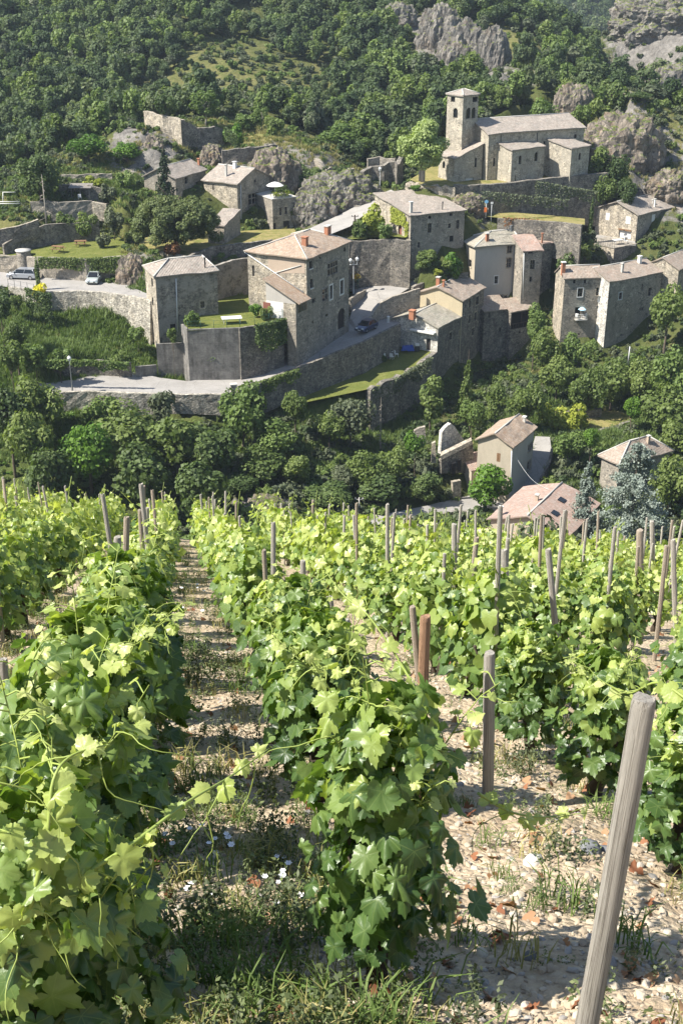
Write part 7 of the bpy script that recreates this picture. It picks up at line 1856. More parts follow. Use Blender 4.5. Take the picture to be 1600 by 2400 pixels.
def m_soil():
    a = N('vineyard_soil'); p = a.pos()
    c = a.ramp(a.noise(p, 1.3, 6, .7), [(.28, (.34, .26, .175)), (.5, (.49, .39, .275)), (.72, (.60, .50, .365))])
    vo = a.n('TexVoronoi', {'Vector': p, 'Scale': 26.0}); sep = a.n('SeparateColor', {0: vo.outputs[1]}).outputs
    peb = a.ramp(sep[0], [(0, (.30, .235, .165)), (.5, (.50, .41, .29)), (.85, (.62, .54, .42)), (1, (.42, .37, .31))])
    c = a.mix(a.ramp(vo.outputs[0], [(.18, (.75, .75, .75)), (.45, (0, 0, 0))]), c, peb)
    c = a.mix(.55, c, a.ramp(a.noise(p, 11, 5, .7), [(.3, (.5, .47, .43)), (.6, (1, 1, 1))]), 'MULTIPLY')
    gr = a.ramp(a.noise(p, .9, 5, .7), [(.52, (0, 0, 0)), (.7, (.7, .7, .7))])
    c = a.mix(a.math('MULTIPLY', gr, .5), c, (.16, .15, .065))
    h = a.math('ADD', a.math('MULTIPLY', vo.outputs[0], -.7), a.noise(p, 18, 5, .7))
    return a.pbr(c, 1, a.bump(h, .9, .03), .1)
tag(npmesh('vineyard_ground', np.stack([VX, VY, VZ], -1).reshape(-1, 3), VF, m_soil(), smooth=True), kind='structure')
def vz(x, y):
    i = min(max(np.searchsorted(vgx, x) - 1, 0), n_1 - 2); j = min(max(np.searchsorted(vgy, y) - 1, 0), m_ - 2)
    tx, ty = (x - vgx[i]) / (vgx[i + 1] - vgx[i]), (y - vgy[j]) / (vgy[j + 1] - vgy[j])
    return float((VZ[j, i] * (1 - tx) + VZ[j, i + 1] * tx) * (1 - ty) + (VZ[j + 1, i] * (1 - tx) + VZ[j + 1, i + 1] * tx) * ty)
def vhit(px, py):                                       # ground point of the vineyard seen at a pixel
    a = ray(px, py); t = 2.0
    for _ in range(400):
        p = a * t
        if EYE + p.z < vg0(p.x, p.y): break
        t += .05
    return Vector((a.x * t, a.y * t, EYE + a.z * t))

def m_vine_leaf():
    a = N('vine_leaves')
    A = lambda n: a.n('Attribute', attribute_name=n).outputs['Fac']
    t, lx, ly = A('tint'), A('lx'), A('ly')
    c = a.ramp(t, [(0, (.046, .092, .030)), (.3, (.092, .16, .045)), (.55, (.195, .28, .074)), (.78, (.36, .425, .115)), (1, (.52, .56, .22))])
    vein = None
    ay = a.math('ABSOLUTE', ly)
    for an in (0, 52, 108):
        sx, sy = math.cos(R(an)), math.sin(R(an))
        d = a.math('ABSOLUTE', a.math('SUBTRACT', a.math('MULTIPLY', lx, sy), a.math('MULTIPLY', ay, sx)))
        al = a.math('GREATER_THAN', a.math('ADD', a.math('MULTIPLY', lx, sx), a.math('MULTIPLY', ay, sy)), .0)
        v = a.math('MULTIPLY', a.math('LESS_THAN', d, .018), al)
        vein = v if vein is None else a.math('MAXIMUM', vein, v)
    c2 = a.mix(a.math('MULTIPLY', vein, .28), c, (.30, .38, .12))
    mott = a.noise(a.pos(), 45, 3); c2 = a.mix(.35, c2, a.ramp(mott, [(.3, (.65, .7, .6)), (.7, (1, 1, 1))]), 'MULTIPLY')
    b = a.n('BsdfPrincipled', {'Base Color': c2, 'Roughness': .40, 'Specular IOR Level': .6})
    a.t.links.new(a.bump(a.math('ADD', a.math('MULTIPLY', vein, -.6), mott), .35, .006), b.inputs['Normal'])
    tr = a.n('BsdfTranslucent', {'Color': a.mix(1.0, c2, (1.6, 1.65, .6), 'MULTIPLY')})
    mx = a.n('MixShader', {0: .40, 1: b.outputs[0], 2: tr.outputs[0]})
    a.t.links.new(mx.outputs[0], a.out.inputs[0])
    return a.mat
G['vine'] = m_vine_leaf()
M['shoot'] = m_plain('green_shoot', (.24, .30, .07), .5, .2, 9)
M['vinebark'] = m_plain('vine_bark', (.060, .046, .035), .95, .35, 20)

def leaf_template(npt, serr, sd=0):
    q_ = np.random.default_rng(sd + 70).uniform(-.1, .1, 16)
    ctrl = [(0, 1.0 + q_[0]), (27, .74 + q_[1]), (54, .90 + q_[2]), (84, .66 + q_[3]), (114, .76 + q_[4]), (146, .60), (168, .42), (180, .12)]
    th = np.linspace(-180, 180, npt, endpoint=False) + .01
    r_ = np.interp(np.abs(th), [c[0] for c in ctrl], [c[1] for c in ctrl])
    r_ = r_ * np.interp(th, np.linspace(-180, 180, 9), 1 + q_[5:14] * .9)
    if serr: r_ = r_ * (1 + serr * np.where(np.arange(npt) % 2 == 0, 1, -1) * (np.abs(th) < 160))
    t = np.radians(th); ox, oy = r_ * np.cos(t), r_ * np.sin(t)
    fold = lambda x, y, q: -.16 * (x * x + y * y) + .07 * np.cos(np.arctan2(y, x) * 5.5) * np.hypot(x, y) * q
    V = [(0, 0, .02)]; F = []
    if npt >= 30:
        V += [(x * .55, y * .55, fold(x * .55, y * .55, 1) + .03) for x, y in zip(ox, oy)]
    V += [(x, y, fold(x, y, 1.3)) for x, y in zip(ox, oy)]
    k = npt
    for i in range(k):
        j = (i + 1) % k
        if abs(abs(th[i]) - 180) < 1 and False: continue
        F.append((0, 1 + i, 1 + j))
        if npt >= 30: F += [(1 + i, 1 + k + i, 1 + k + j), (1 + i, 1 + k + j, 1 + j)]
    return np.array(V), np.array(F)
LT = {'hi': [leaf_template(40, .06, i) for i in range(5)], 'mid': [leaf_template(16, 0, i) for i in range(4)], 'lo': [leaf_template(8, 0, i) for i in range(3)]}
def leaves(lod, P, Nn, tip, size, tint, r):
    out = []; nv = len(LT[lod]); off = 0
    for i in range(nv):
        if len(P[i::nv]) == 0: continue
        a = leaves_(LT[lod][i], P[i::nv], Nn[i::nv], tip[i::nv], size[i::nv], tint[i::nv], r)
        out.append((a[0], a[1] + off, *a[2:])); off += len(a[0])
    return tuple(np.concatenate([o[k] for o in out]) for k in range(5))
def leaves_(TV, P, Nn, tip, size, tint, r):
    V, F = TV; n = len(P)
    Nn = Nn / (np.linalg.norm(Nn, axis=1, keepdims=True) + 1e-9)
    tip = tip - Nn * (tip * Nn).sum(1, keepdims=True); tip /= np.linalg.norm(tip, axis=1, keepdims=True) + 1e-9
    s = np.cross(Nn, tip)
    cup = r.uniform(-1.2, 3.0, n)[:, None, None]; crl = r.normal(0, .28, n)[:, None, None]; tw = r.normal(0, .30, n)[:, None, None]
    asp = r.uniform(.85, 1.1, n)[:, None, None]
    W = P[:, None] + size[:, None, None] * (tip[:, None] * V[None, :, 0:1] + s[:, None] * V[None, :, 1:2] * asp + Nn[:, None] * (V[None, :, 2:3] * cup + crl * V[None, :, 0:1] ** 2 + tw * V[None, :, 0:1] * V[None, :, 1:2]))
    Fs = (F[None] + (np.arange(n) * len(V))[:, None, None]).reshape(-1, 3)
    return W.reshape(-1, 3), Fs, np.repeat(tint, len(V)), np.tile(V[:, 0], n), np.tile(V[:, 1], n)
def vine_meshes(seed, lod, nfill, hgt, rad, lsize, tall=0):
    r = np.random.default_rng(seed); rp = random.Random(seed)
    P, Nn, Tp, Sz, Ti = [], [], [], [], []
    sh = MB()
    nc = {'hi': 11, 'mid': 8, 'lo': 6}[lod]
    for c in range(nc):
        a = 6.283 * c / nc + rp.uniform(-.4, .4); out = rad * rp.uniform(.2, .75); L_ = hgt * rp.uniform(.75, 1.05)
        long_ = rp.random() < (.4 if lod != 'lo' else .3)
        if long_: L_ *= rp.uniform(1.1, 1.32)
        pts = []; lean = rp.uniform(-.15, .15)
        for i in range(11):
            t = i / 10
            q = out * (t ** .8) * (1.0 + (.9 if long_ else .5) * t * t); zz = .28 + (L_ - .28) * (t * (1.25 - .25 * t) if not (long_ and t > .8) else (t * (1.25 - .25 * t)))
            pts.append(Vector((math.cos(a + lean * t * 3) * q, math.sin(a + lean * t * 3) * q, zz + rp.uniform(-.01, .01))))
        if lod != 'lo': sh.tube(pts, [.0055 * (1 - .075 * i) for i in range(11)], 5 if lod == 'hi' else 4, cap=False)
        elif long_: sh.tube(pts[5:], .005, 3, cap=False)
        nl = {'hi': 18, 'mid': 14, 'lo': 7}[lod]
        for i in range(nl):
            t = .16 + .84 * (i + rp.random() * .6) / nl; k = min(int(t * 10), 9); p = pts[k].lerp(pts[k + 1], t * 10 - k)
            b = a + (1.6 if i % 2 else -1.6) + rp.uniform(-.7, .7)
            o = Vector((math.cos(b), math.sin(b), .25)) * rp.uniform(.05, .11) * (1.1 - .5 * t)
            if lod == 'hi': sh.tube([p, p + o * .6 + Vector((0, 0, .01)), p + o], .0022, 4, cap=False)
            P.append(p + o); Nn.append(Vector((math.cos(b) * .5, math.sin(b) * .5, .75)) + Vector([rp.uniform(-.4, .4) for _ in range(3)]))
            Tp.append(Vector((math.cos(b), math.sin(b), -.35)))
            yng = max(0, (t - .55) / .45)
            Sz.append(lsize * (1 - .68 * yng) * rp.uniform(.8, 1.2)); Ti.append(min(1, .40 + .62 * yng + rp.uniform(-.16, .16)))
        if lod == 'hi':                                 # tendrils
            for _ in range(2):
                p = pts[rp.randint(5, 10)]; b = rp.uniform(0, 6.28); q = [p.copy()]; dr = Vector((math.cos(b), math.sin(b), .4)); ln = rp.uniform(.08, .2)
                for s_ in range(9):
                    dr = (dr + Vector((rp.uniform(-.5, .5), rp.uniform(-.5, .5), rp.uniform(-.45, .15)))).normalized(); q.append(q[-1] + dr * ln / 6)
                sh.tube(q, [.0022 * (1 - .07 * s_) for s_ in range(10)], 4, cap=False)
    n = nfill
    zz = r.uniform(.22, 1.0, n) * hgt; th = r.uniform(0, 6.283, n)
    prof = rad * np.interp(zz / hgt, [.2, .35, .65, .9, 1.0], [.55, .95, 1.0, .72, .45]) * (1 + .3 * np.sin(th * 3 + zz * 7 + seed) * .6)
    q = prof * r.uniform(.55, 1.08, n)
    Pf = np.stack([np.cos(th) * q, np.sin(th) * q, zz], 1)
    Nf = np.stack([np.cos(th) * .85, np.sin(th) * .85, np.full(n, .55)], 1) + r.normal(0, .33, (n, 3))
    Tf = np.stack([np.cos(th) * .55, np.sin(th) * .55, np.full(n, -.9)], 1) + r.normal(0, .45, (n, 3))
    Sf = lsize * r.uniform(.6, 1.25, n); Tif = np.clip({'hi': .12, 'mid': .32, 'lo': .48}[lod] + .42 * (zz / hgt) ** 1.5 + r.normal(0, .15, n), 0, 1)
    P = np.concatenate([np.array([tuple(v) for v in P]), Pf]); Nn = np.concatenate([np.array([tuple(v) for v in Nn]), Nf]); Tp = np.concatenate([np.array([tuple(v) for v in Tp]), Tf])
    Sz = np.concatenate([np.array(Sz), Sf]); Ti = np.concatenate([np.array(Ti), Tif])
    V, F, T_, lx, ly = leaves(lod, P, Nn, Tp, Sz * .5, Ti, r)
    o = npmesh('foliage', V, F, G['vine'], att={'tint': T_, 'lx': lx, 'ly': ly}, smooth=(lod == 'hi')); fo = o.data; bpy.data.objects.remove(o)
    tm = MB(); random.seed(seed)
    tm.tube([(0, 0, -.15), (.02, .01, .08), (-.02, .02, .2), (.01, 0, .33)], [.05, .038, .035, .045], 8, wob=.25)
    for i in range(4):
        a = 1.57 * i + rp.random(); tm.tube([(0, 0, .3), (math.cos(a) * .07, math.sin(a) * .07, .38), (math.cos(a) * .12, math.sin(a) * .12, .50)], [.028, .02, .012], 6, wob=.2)
    o = tm.build('trunk', M['vinebark']); tr = o.data; bpy.data.objects.remove(o)
    o = sh.build('shoots', M['shoot']); so = o.data; bpy.data.objects.remove(o)
    return fo, tr, so
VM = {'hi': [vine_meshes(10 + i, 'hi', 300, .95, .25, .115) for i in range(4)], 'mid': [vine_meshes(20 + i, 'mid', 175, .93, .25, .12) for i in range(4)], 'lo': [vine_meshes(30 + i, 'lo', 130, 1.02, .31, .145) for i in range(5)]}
rv = random.Random(21); vcount = 0
def vine(x, y, lod, label, group=None, sc=1.0, rot=None, tall=None):
    global vcount
    fo, tr, so = VM[lod][vcount % len(VM[lod])]; vcount += 1
    r = empty('grapevine', (x, y, vz(x, y) - .02), label, 'grapevine', group)
    r.rotation_euler = (0, 0, rv.uniform(0, 6.28) if rot is None else rot); s = sc * rv.uniform(.88, 1.12); r.scale = (s, s, s * rv.uniform(.92, 1.1))
    if tall: r.scale = (sc, sc, tall)
    for nm, me in (('foliage', fo), ('trunk', tr), ('shoots', so)):
        o = bpy.data.objects.new(nm, me); C.objects.link(o); o.parent = r
    return r
def m_stake(nm='weathered_stake', tint=None):
    a = N(nm); tc = a.n('TexCoord').outputs['Object']; oi = a.n('ObjectInfo').outputs['Random']
    g = a.noise(a.n('Mapping', {'Vector': tc, 'Scale': (30, 30, 1.6)}).outputs[0], 2.2, 6, .75)
    c = a.ramp(g, [(.28, (.16, .142, .12)), (.45, (.40, .37, .32)), (.6, (.54, .50, .435)), (.8, (.68, .63, .55))])
    c = a.mix(a.math('MULTIPLY', a.math('GREATER_THAN', oi, .7), .4), c, (.33, .22, .13))
    if tint: c = a.mix(1.0, c, tint, 'MULTIPLY')
    ck = a.noise(a.n('Mapping', {'Vector': tc, 'Scale': (7, 7, .5)}).outputs[0], 1.0, 4, .6)
    c = a.mix(.85, c, a.ramp(ck, [(.47, (1, 1, 1)), (.495, (.16, .14, .12)), (.52, (1, 1, 1))]), 'MULTIPLY')
    kn = a.ramp(a.n('TexVoronoi', {'Vector': a.n('Mapping', {'Vector': tc, 'Scale': (9, 9, 2.2)}).outputs[0], 'Scale': 1.0}).outputs[0], [(.02, (.35, .3, .28)), (.12, (1, 1, 1))])
    c = a.mix(.8, c, kn, 'MULTIPLY')
    return a.pbr(c, .95, a.bump(g, .8, .012), .15)
M['stake'] = m_stake(); M['stake_red'] = m_stake('reddish_stake', (.95, .62, .45)); M['rust'] = m_plain('rusty_iron', (.30, .12, .05), .9, .3, 30)
def stake_mesh(seed, n=10):
    random.seed(seed); m = MB()
    zs = [-.3, 0, .25, .5, .75, .985, 1.0]; k = [1.05, 1.04, 1.0, .97, .94, .92, .80]
    ph = [random.uniform(.92, 1.08) for _ in range(n)]
    for z, q in zip(zs, k):
        for i in range(n):
            an = 6.2832 * i / n; rr_ = .5 * q * ph[i] * random.uniform(.96, 1.04); m.v.append((rr_ * math.cos(an) + .06 * math.sin(z * 4 + seed), rr_ * math.sin(an), z + (random.uniform(-.004, .006) if z > .95 else 0)))
    for j in range(len(zs) - 1):
        for i in range(n):
            i2 = (i + 1) % n; m.f.append((j * n + i, j * n + i2, j * n + n + i2, j * n + n + i)); m.m.append(0); m.uv.append(None); m.sm.append(True)
    m.f.append(tuple((len(zs) - 1) * n + i for i in range(n))); m.m.append(0); m.uv.append(None); m.sm.append(False)
    o = m.build('stake', M['stake']); me = o.data; bpy.data.objects.remove(o); return me
STK = [stake_mesh(i) for i in range(4)]
scount = 0
def stake(x, y, h, d, label, group=None, lean=(0, 0), z=None):
    global scount
    o = bpy.data.objects.new('vine_stake', STK[scount % 4]); C.objects.link(o); scount += 1
    o.location = (x, y, vz(x, y) if z is None else z); o.scale = (d, d, h); o.rotation_euler = (lean[1], lean[0], 0)
    return tag(o, label, 'stake', group)
def stake_px(bx, by, tx, ty, wpx, label, ground=None):   # from the pixel of its foot and of its top
    p = vhit(bx, by)
    t = pY(tx, ty, p.y); h = t.z - p.z; dep = p.y * cP - (p.z - EYE) * sP
    mk = 'stake_red' if label.startswith('reddish') else ('rust' if 'rusty' in label else None)
    o = stake(p.x, p.y, h, max(.036, wpx * dep / FOC * .94), label, None, (math.atan2(t.x - p.x, h), 0))
    if mk: o.material_slots[0].link = 'OBJECT'; o.material_slots[0].material = M[mk]
    return o
for a in [(1352, 2520, 1508, 1662, 56, 'thick pale leaning post with a knot hole at the lower right'), (1140, 1893, 1148, 1545, 30, 'grey weathered stake standing clear at the edge of the stony path'),
          (812, 1790, 810, 1450, 21, 'dark grey stake left of the big foreground vine'), (985, 1900, 995, 1445, 29, 'reddish brown bare-topped stake rising out of the big foreground vine'),
          (790, 1590, 772, 1392, 18, 'dark stake between the path and the big foreground vine'), (985, 1640, 967, 1425, 18, 'short dark stake behind the reddish one'),
          (1194, 1640, 1182, 1285, 18, 'pale slender stake standing alone above the right-hand vines'), (1320, 1640, 1283, 1278, 17, 'pale leaning stake with a dark partner at the right'),
          (1062, 1500, 1064, 1235, 14, 'thick grey stake in the middle of the far vines'), (270, 1620, 278, 1270, 20, 'pair-forming grey stake in the left row'), (290, 1560, 298, 1215, 15, 'tall thin stake behind the pair in the left row'),
          (30, 1900, 8, 1560, 24, 'old grey stake at the left edge'), (708, 1560, 710, 1315, 14, 'grey stake at the left border of the middle rows'), (1498, 1500, 1500, 1245, 20, 'broad grey post among the far right vines'), (1585, 1540, 1577, 1260, 13, 'slim pale stake at the right edge'),
          (670, 1560, 668, 1392, 10, 'thin rusty stake at the right border of the grass path'), (1530, 1420, 1527, 1222, 12, 'pale stake standing high above the far right vines'), (350, 1400, 346, 1195, 10, 'thin stake in the left row below the trees')]:
    stake_px(*a)
# rows
near_lab = {(0, 0): 'big leafy foreground vine right of the grass path', (0, 1): 'second vine of the row right of the grass path', (0, 2): 'third vine of the row right of the grass path', (-1, 0): 'large-leaved vine filling the lower left corner',
            (-1, 1): 'second vine of the row left of the grass path', (-1, 2): 'third vine of the row left of the grass path', (1, 2): 'vine with a bare dark trunk beyond the stony path', (1, 3): 'vine behind the one with the bare trunk'}
ZONE = lambda k: 'left' if k < -1 else ('pathleft' if k == -1 else ('pathright' if k == 0 else 'right'))
VL = {'left': 'grapevine in the rows at the left, beyond the first row', 'pathleft': 'grapevine further down the row left of the grass path', 'pathright': 'grapevine further down the row right of the grass path', 'right': 'grapevine in the dense rows right of the stony path'}
SL = {'left': 'thin grey stake among the vines at the left', 'pathleft': 'thin grey stake in the row left of the grass path', 'pathright': 'thin grey stake in the row right of the grass path', 'right': 'grey stake among the dense vines on the right'}
VG = {'left': 'vines of the left rows', 'pathleft': 'vines left of the grass path', 'pathright': 'vines right of the grass path', 'right': 'vines of the right rows'}
SG = {k: v.replace('vines', 'stakes') for k, v in VG.items()}
for k in range(-6, 9):
    x0 = .23 + (1.2 if k < 1 else 1.3) * k + (.2 if k < 0 else (.15 if k > 0 else 0))
    for j in range(32):
        s = {0: .25, -1: -.85, 1: -.45}.get(k, rv.uniform(-.2, .4)) + j * .93 + rv.uniform(-.1, .1) + (.75 if k == 0 and j else 0)
        off = rv.uniform(-.08, .08) if (k, j) != (0, 0) else -.08
        x, y = x0 + DV.x * s + PV.x * off, 2.62 + .148 * 0 + DV.y * s + PV.y * off - 1.2 * k * .0
        pp = x * PV.x + y * PV.y
        if y < 1.6 or (x * DV.x + y * DV.y) > 27.0 - max(0, pp - .5) * .75: continue
        z = vz(x, y)
        if y > 5 and not in_view(x, y, z + .6, 330 if y < 7 else 150): continue
        if y <= 5 and not (-.42 * (y + 1) < x < .42 * (y + 1)): continue
        if k == 1 and j in (0, 1): continue
        if k == 2 and y < 3.2: continue
        lod = 'hi' if y < 6.6 else ('mid' if y < 13 else 'lo')
        lab = near_lab.get((k, j))
        zn = ZONE(k)
        if rv.random() > .09 or lab: vine(x, y, lod, lab or VL[zn], None if lab else VG[zn], (.93 if (k, j) == (0, 0) else 1.05) if y < 12 else 1.02, None, 1.14 if (k, j) == (0, 0) else None)
        if y > 6.5 and rv.random() < (.5 if k < 0 else .8):
            d = rv.uniform(.030, .046)
            stake(x + rv.uniform(-.12, .12), y + rv.uniform(-.15, .1), rv.uniform(1.15, 1.62) * (1 if y < 18 else .9), d, SL[zn], SG[zn], (rv.uniform(-.06, .06), rv.uniform(-.06, .06)))
# long young shoots crossing the picture at the lower left and above the big vine
def shoot(label, pts, seed, lsz=.10):
    P = [pY(*p) for p in pts]; c = P[0]; rp = random.Random(seed); r_ = np.random.default_rng(seed)
    q = []
    for i in range(len(P) - 1):
        for t in np.linspace(0, 1, 6, endpoint=False):
            p0, p1, p2, p3 = P[max(i - 1, 0)], P[i], P[i + 1], P[min(i + 2, len(P) - 1)]
            q.append(.5 * ((2 * p1) + (p2 - p0) * t + (2 * p0 - 5 * p1 + 4 * p2 - p3) * t * t + (3 * p1 - p0 - 3 * p2 + p3) * t ** 3) - c)
    q.append(P[-1] - c)
    root = empty('vine_shoot', c, label, 'vine shoot')
    m = MB(); m.tube(q, [.0050 * (1 - .75 * i / len(q)) for i in range(len(q))], 7)
    for i in range(3, len(q) - 1, 3):                    # tendrils
        d = Vector((rp.uniform(-1, 1), rp.uniform(-.5, .5), rp.uniform(-.9, .2))).normalized(); w_ = [q[i].copy()]
        for s in range(10):
            d = (d + Vector((rp.uniform(-.4, .4), rp.uniform(-.3, .3), rp.uniform(-.45, .2)))).normalized(); w_.append(w_[-1] + d * .021)
        m.tube(w_, [.0020 * (1 - .06 * s) for s in range(11)], 5)
    o = m.build('stem', M['shoot']); o.parent = root
    n = len(q); idx_ = list(range(2, n, 3)); Pp = np.array([tuple(q[i] + Vector((rp.uniform(-.02, .02), rp.uniform(-.02, .02), rp.uniform(-.02, .01)))) for i in idx_])
    k = len(idx_); t = np.array(idx_) / n
    V, F, T_, lx, ly = leaves('hi', Pp, np.array([0, -.45, .8]) + r_.normal(0, .4, (k, 3)), r_.normal(0, .7, (k, 3)) + [.2, 0, -.5], lsz * .5 * (1.15 - .7 * t) * r_.uniform(.8, 1.2, k), np.clip(.68 + .32 * t + r_.normal(0, .07, k), 0, 1), r_)
    o = npmesh('leaves', V, F, G['vine'], att={'tint': T_, 'lx': lx, 'ly': ly}, smooth=True); o.parent = root
    return root
for i, a in enumerate([('long pale shoot reaching across the grass path from the lower left', [(180, 2060, 1.75), (300, 1985, 1.8), (440, 1880, 1.95), (540, 1820, 2.1), (630, 1755, 2.3)]),
                       ('upright shoot with curled tendrils at the lower left', [(70, 2130, 1.7), (110, 1960, 1.75), (125, 1830, 1.8), (170, 1770, 1.85), (260, 1745, 1.9)]),
                       ('arching shoot rising from the vine in the lower left corner', [(10, 2200, 1.7), (60, 2130, 1.7), (110, 2090, 1.75), (150, 2080, 1.8)]),
                       ('long reddish green shoot leaning left out of the big foreground vine', [(985, 1640, 3.2), (930, 1540, 3.3), (860, 1440, 3.4), (800, 1390, 3.5), (745, 1310, 3.6)]),
                       ('thin shoot standing up at the left edge', [(15, 1860, 2.6), (50, 1650, 2.7), (80, 1540, 2.8), (120, 1480, 2.9)]),
                       ('arching shoot at the right edge above the leaning post', [(1610, 1640, 3.0), (1540, 1600, 3.1), (1470, 1625, 3.2), (1400, 1590, 3.3)]),
                       ('side shoot hanging out over the stony path from the big foreground vine', [(1120, 1860, 2.9), (1200, 1905, 2.95), (1290, 1915, 3.0), (1380, 1890, 3.1)])]): shoot(*a, 40 + i, .09)
# low plants, litter and gravel on the ground
def pebble_mesh(seed):
    bm = bmesh.new(); bmesh.ops.create_icosphere(bm, subdivisions=2, radius=1)
    s = Vector((seed * 3.3, 0, 0))
    for v in bm.verts: v.co = Vector((v.co.x * 1.1, v.co.y * .8, v.co.z * .6)) * (1 + .35 * noise.noise(v.co * 1.5 + s) + .12 * noise.noise(v.co * 4 + s))
    me = bpy.data.meshes.new('pebble'); bm.to_mesh(me); bm.free(); return me
def m_peb():
    a = N('pebbles'); oi = a.n('ObjectInfo').outputs['Random']
    c = a.ramp(oi, [(0, (.30, .24, .175)), (.4, (.42, .345, .25)), (.75, (.50, .435, .34)), (.93, (.33, .31, .29)), (1, (.16, .155, .15))])
    c = a.mix(.4, c, a.ramp(a.noise(a.pos(), 30, 4), [(.3, (.6, .58, .55)), (.7, (1, 1, 1))]), 'MULTIPLY')
    return a.pbr(c, .95, a.bump(a.noise(a.pos(), 60, 4), .5, .006), .2)
M['pebble'] = m_peb(); PB = [pebble_mesh(i) for i in range(4)]
for q in PB: q.materials.append(M['pebble'])
pb = []
for i in range(15000):
    y = 1.3 + 8.5 * rv.random() ** 1.6; x = rv.uniform(-.34, .36) * (y + .6)
    pb.append((x, y, vz(x, y) + .002, .006 + .019 * rv.random() ** 4, rv.uniform(0, 6.28)))
scatter('gravel', PB, pb)
def weed_mesh(seed, n, h, mat, lw=.012):                # upright leafy stems
    r = np.random.default_rng(seed); P, Nn, T_ = [], [], []
    for s in range(9):
        a = r.uniform(0, 6.28); b = r.uniform(0, .28); hh = h * r.uniform(.5, 1.1); k = n // 9
        t = r.random(k); bx, by = r.normal(0, .05, 2)
        P.append(np.stack([bx + math.cos(a) * b * hh * t + r.normal(0, .008, k), by + math.sin(a) * b * hh * t + r.normal(0, .008, k), hh * t], 1))
        q = r.normal(0, 1, (k, 3)) + [0, 0, .7]; Nn.append(q / np.linalg.norm(q, axis=1, keepdims=True)); T_.append(np.clip(.3 * r.random() + .7 * r.random(k), 0, 1))
    V, F = cards(np.concatenate(P), np.concatenate(Nn), lw * 2.6, r, .38)
    return mesh_from('weed', [(V, F, np.repeat(np.concatenate(T_), 4))], mat)
def blade_mesh(seed, n, h, mat):
    r = np.random.default_rng(seed); P = r.normal(0, .05, (n, 3)); P[:, 2] = 0
    a = r.uniform(0, 6.28, n); ln = h * r.uniform(.4, 1.2, n); w_ = (.0016 + .0014 * r.random(n))[:, None]
    d = np.stack([np.cos(a), np.sin(a), np.zeros(n)], 1); s = np.stack([-np.sin(a), np.cos(a), np.zeros(n)], 1)
    b = r.uniform(.2, 1.0, n)[:, None]; L_ = ln[:, None]; up_ = np.array([0, 0, 1])
    top = P + d * b * L_ + up_ * L_ * (1 - .4 * b); mid = P + d * b * .3 * L_ + up_ * L_ * .6
    V = np.stack([P - s * w_, P + s * w_, mid + s * w_, mid - s * w_, top + s * w_ * .2, top - s * w_ * .2], 1).reshape(-1, 3)
    k = np.arange(n)[:, None] * 6
    return mesh_from('grass', [(V, np.concatenate([k + np.array([0, 1, 2, 3]), k + np.array([3, 2, 4, 5])]), np.repeat(r.random(n), 6))], mat)
G['weed'] = m_leaf('weed_leaves', [(.075, .105, .042), (.12, .155, .065), (.17, .205, .09), (.24, .265, .13)], .3, .7)
WM = [weed_mesh(1, 190, .13, G['weed'], .0075), weed_mesh(2, 160, .09, G['weed'], .007), weed_mesh(3, 210, .17, G['olive'], .007), blade_mesh(4, 40, .12, G['grass']), blade_mesh(5, 34, .13, G['dry'])]
wd_ = []
for i in range(9500):
    y = 1.4 + 24 * rv.random() ** 1.5; x = rv.uniform(-.35, .36) * (y + .6)
    p = x * PV.x + y * PV.y; row = (p - (.23 * PV.x + 2.62 * PV.y) ) / 1.2
    dens = .06
    if -1.0 < row < -.05: dens = .40
    elif row < -1: dens = .4
    dens *= .35 + 1.4 * (ngr(x, y, .55, 41) + .5)
    if y < 2.6 and x > .5: dens += .12
    if rv.random() < dens: wd_.append((x, y, vz(x, y) - .01, rv.uniform(.55, 1.3), rv.uniform(0, 6.28)))
scatter('weeds', WM, wd_)
lm = MB()
def litter(seed, mat):
    r = np.random.default_rng(seed); V, F, T_, lx, ly = leaves('mid', np.zeros((1, 3)), np.array([[.3, .2, 1.]]), np.array([[1., .2, 0]]), np.array([.045]), np.array([.5]), r)
    V[:, 2] *= 3.0; o = npmesh('dry_leaf', V, F, mat, att={'tint': T_}); me = o.data; bpy.data.objects.remove(o); return me
G['litter'] = m_leaf('dry_vine_leaves', [(.16, .06, .03), (.26, .11, .055), (.36, .20, .11), (.42, .28, .18)], .2, .8, 1.0)
lt = []
for i in range(900):
    y = 1.5 + 14 * rv.random() ** 1.6; x = rv.uniform(-.3, .34) * (y + .5); lt.append((x, y, vz(x, y) + .012, rv.uniform(.4, 1.0), rv.uniform(0, 6.28)))
scatter('dry_leaves', [litter(1, G['litter']), litter(2, G['litter'])], lt)
fm = MB()
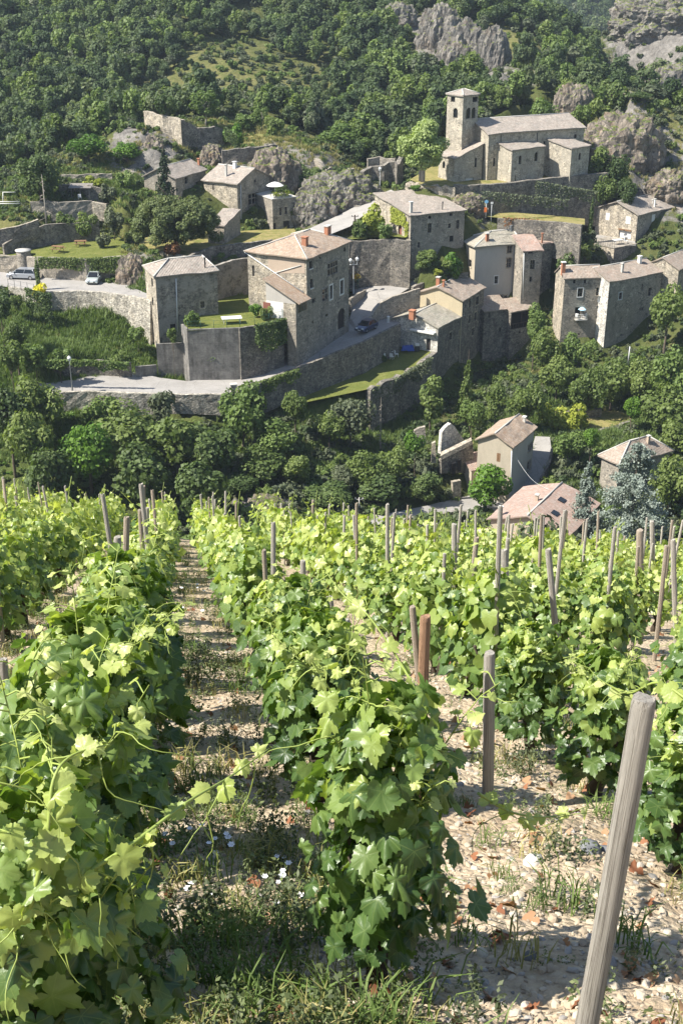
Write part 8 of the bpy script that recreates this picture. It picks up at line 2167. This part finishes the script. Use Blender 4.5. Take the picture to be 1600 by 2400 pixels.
for i in range(6):
    a = i * 1.047; fm.face([(0, 0, .0), (.016 * math.cos(a - .5), .016 * math.sin(a - .5), .008), (.021 * math.cos(a), .021 * math.sin(a), .010), (.016 * math.cos(a + .5), .016 * math.sin(a + .5), .008)])
o = fm.build('flower', m_plain('white_petals', (.80, .78, .80), .7, .03)); fme = o.data; bpy.data.objects.remove(o)
fl = []
for cx, cy in ((430, 2010), (540, 2030), (640, 2040), (320, 2190), (660, 2090), (470, 2100), (390, 1400), (440, 1390), (420, 1440), (870, 1800)):
    c = vhit(cx, cy)
    for i in range(5): x, y = c.x + rv.gauss(0, .05 * c.y / 3), c.y + rv.gauss(0, .06 * c.y / 3); fl.append((x, y, vz(x, y) + rv.uniform(.03, .12), rv.uniform(.45, .8) * (1 if c.y < 5 else 1.6), 0))
scatter('wild_flowers', [fme], fl)
def stone(label, px, py, size, mat, seed):
    p = vhit(px, py); me = pebble_mesh(seed).copy(); me.materials.clear(); me.materials.append(mat)
    for pl in me.polygons: pl.use_smooth = True
    o = bpy.data.objects.new('stone', me); C.objects.link(o); o.location = (p.x, p.y, vz(p.x, p.y) + size * .2); o.scale = (size,) * 3; o.rotation_euler = (0, 0, seed)
    return tag(o, label, 'stone')
sg = m_plain('dark_stone', (.15, .155, .165), .9, .4, 25); sp_ = m_plain('pale_stone', (.58, .54, .49), .9, .2, 25); st_ = m_plain('tan_stone', (.48, .37, .25), .95, .25, 25)
for a in (('dark grey stone lying on the stony path', 1380, 2010, .055, sg, 5), ('smaller dark stone beside the dark grey stone', 1412, 2008, .035, sg, 6), ('pale stone at the edge of the big foreground vine', 1248, 2025, .045, sp_, 7), ('flat tan stone in the weeds at the bottom', 390, 2320, .07, st_, 8),
          ('rounded tan stone near the bare-trunked vine', 1360, 1845, .05, st_, 9)): stone(*a)

# ------------------------------------------------------------------ thin summer haze over the valley
m = MB(); m.box((-640, -40, -40), (1500, 0, 0), (0, 1500, 0), (0, 0, 420))
a = N('haze_air'); v = a.n('VolumePrincipled', {'Color': (.72, .84, 1.0, 1), 'Density': .00015, 'Anisotropy': .1})
a.t.links.new(v.outputs[0], a.out.inputs['Volume'])
hzb = m.build('haze', a.mat); hzb['kind'] = 'stuff'
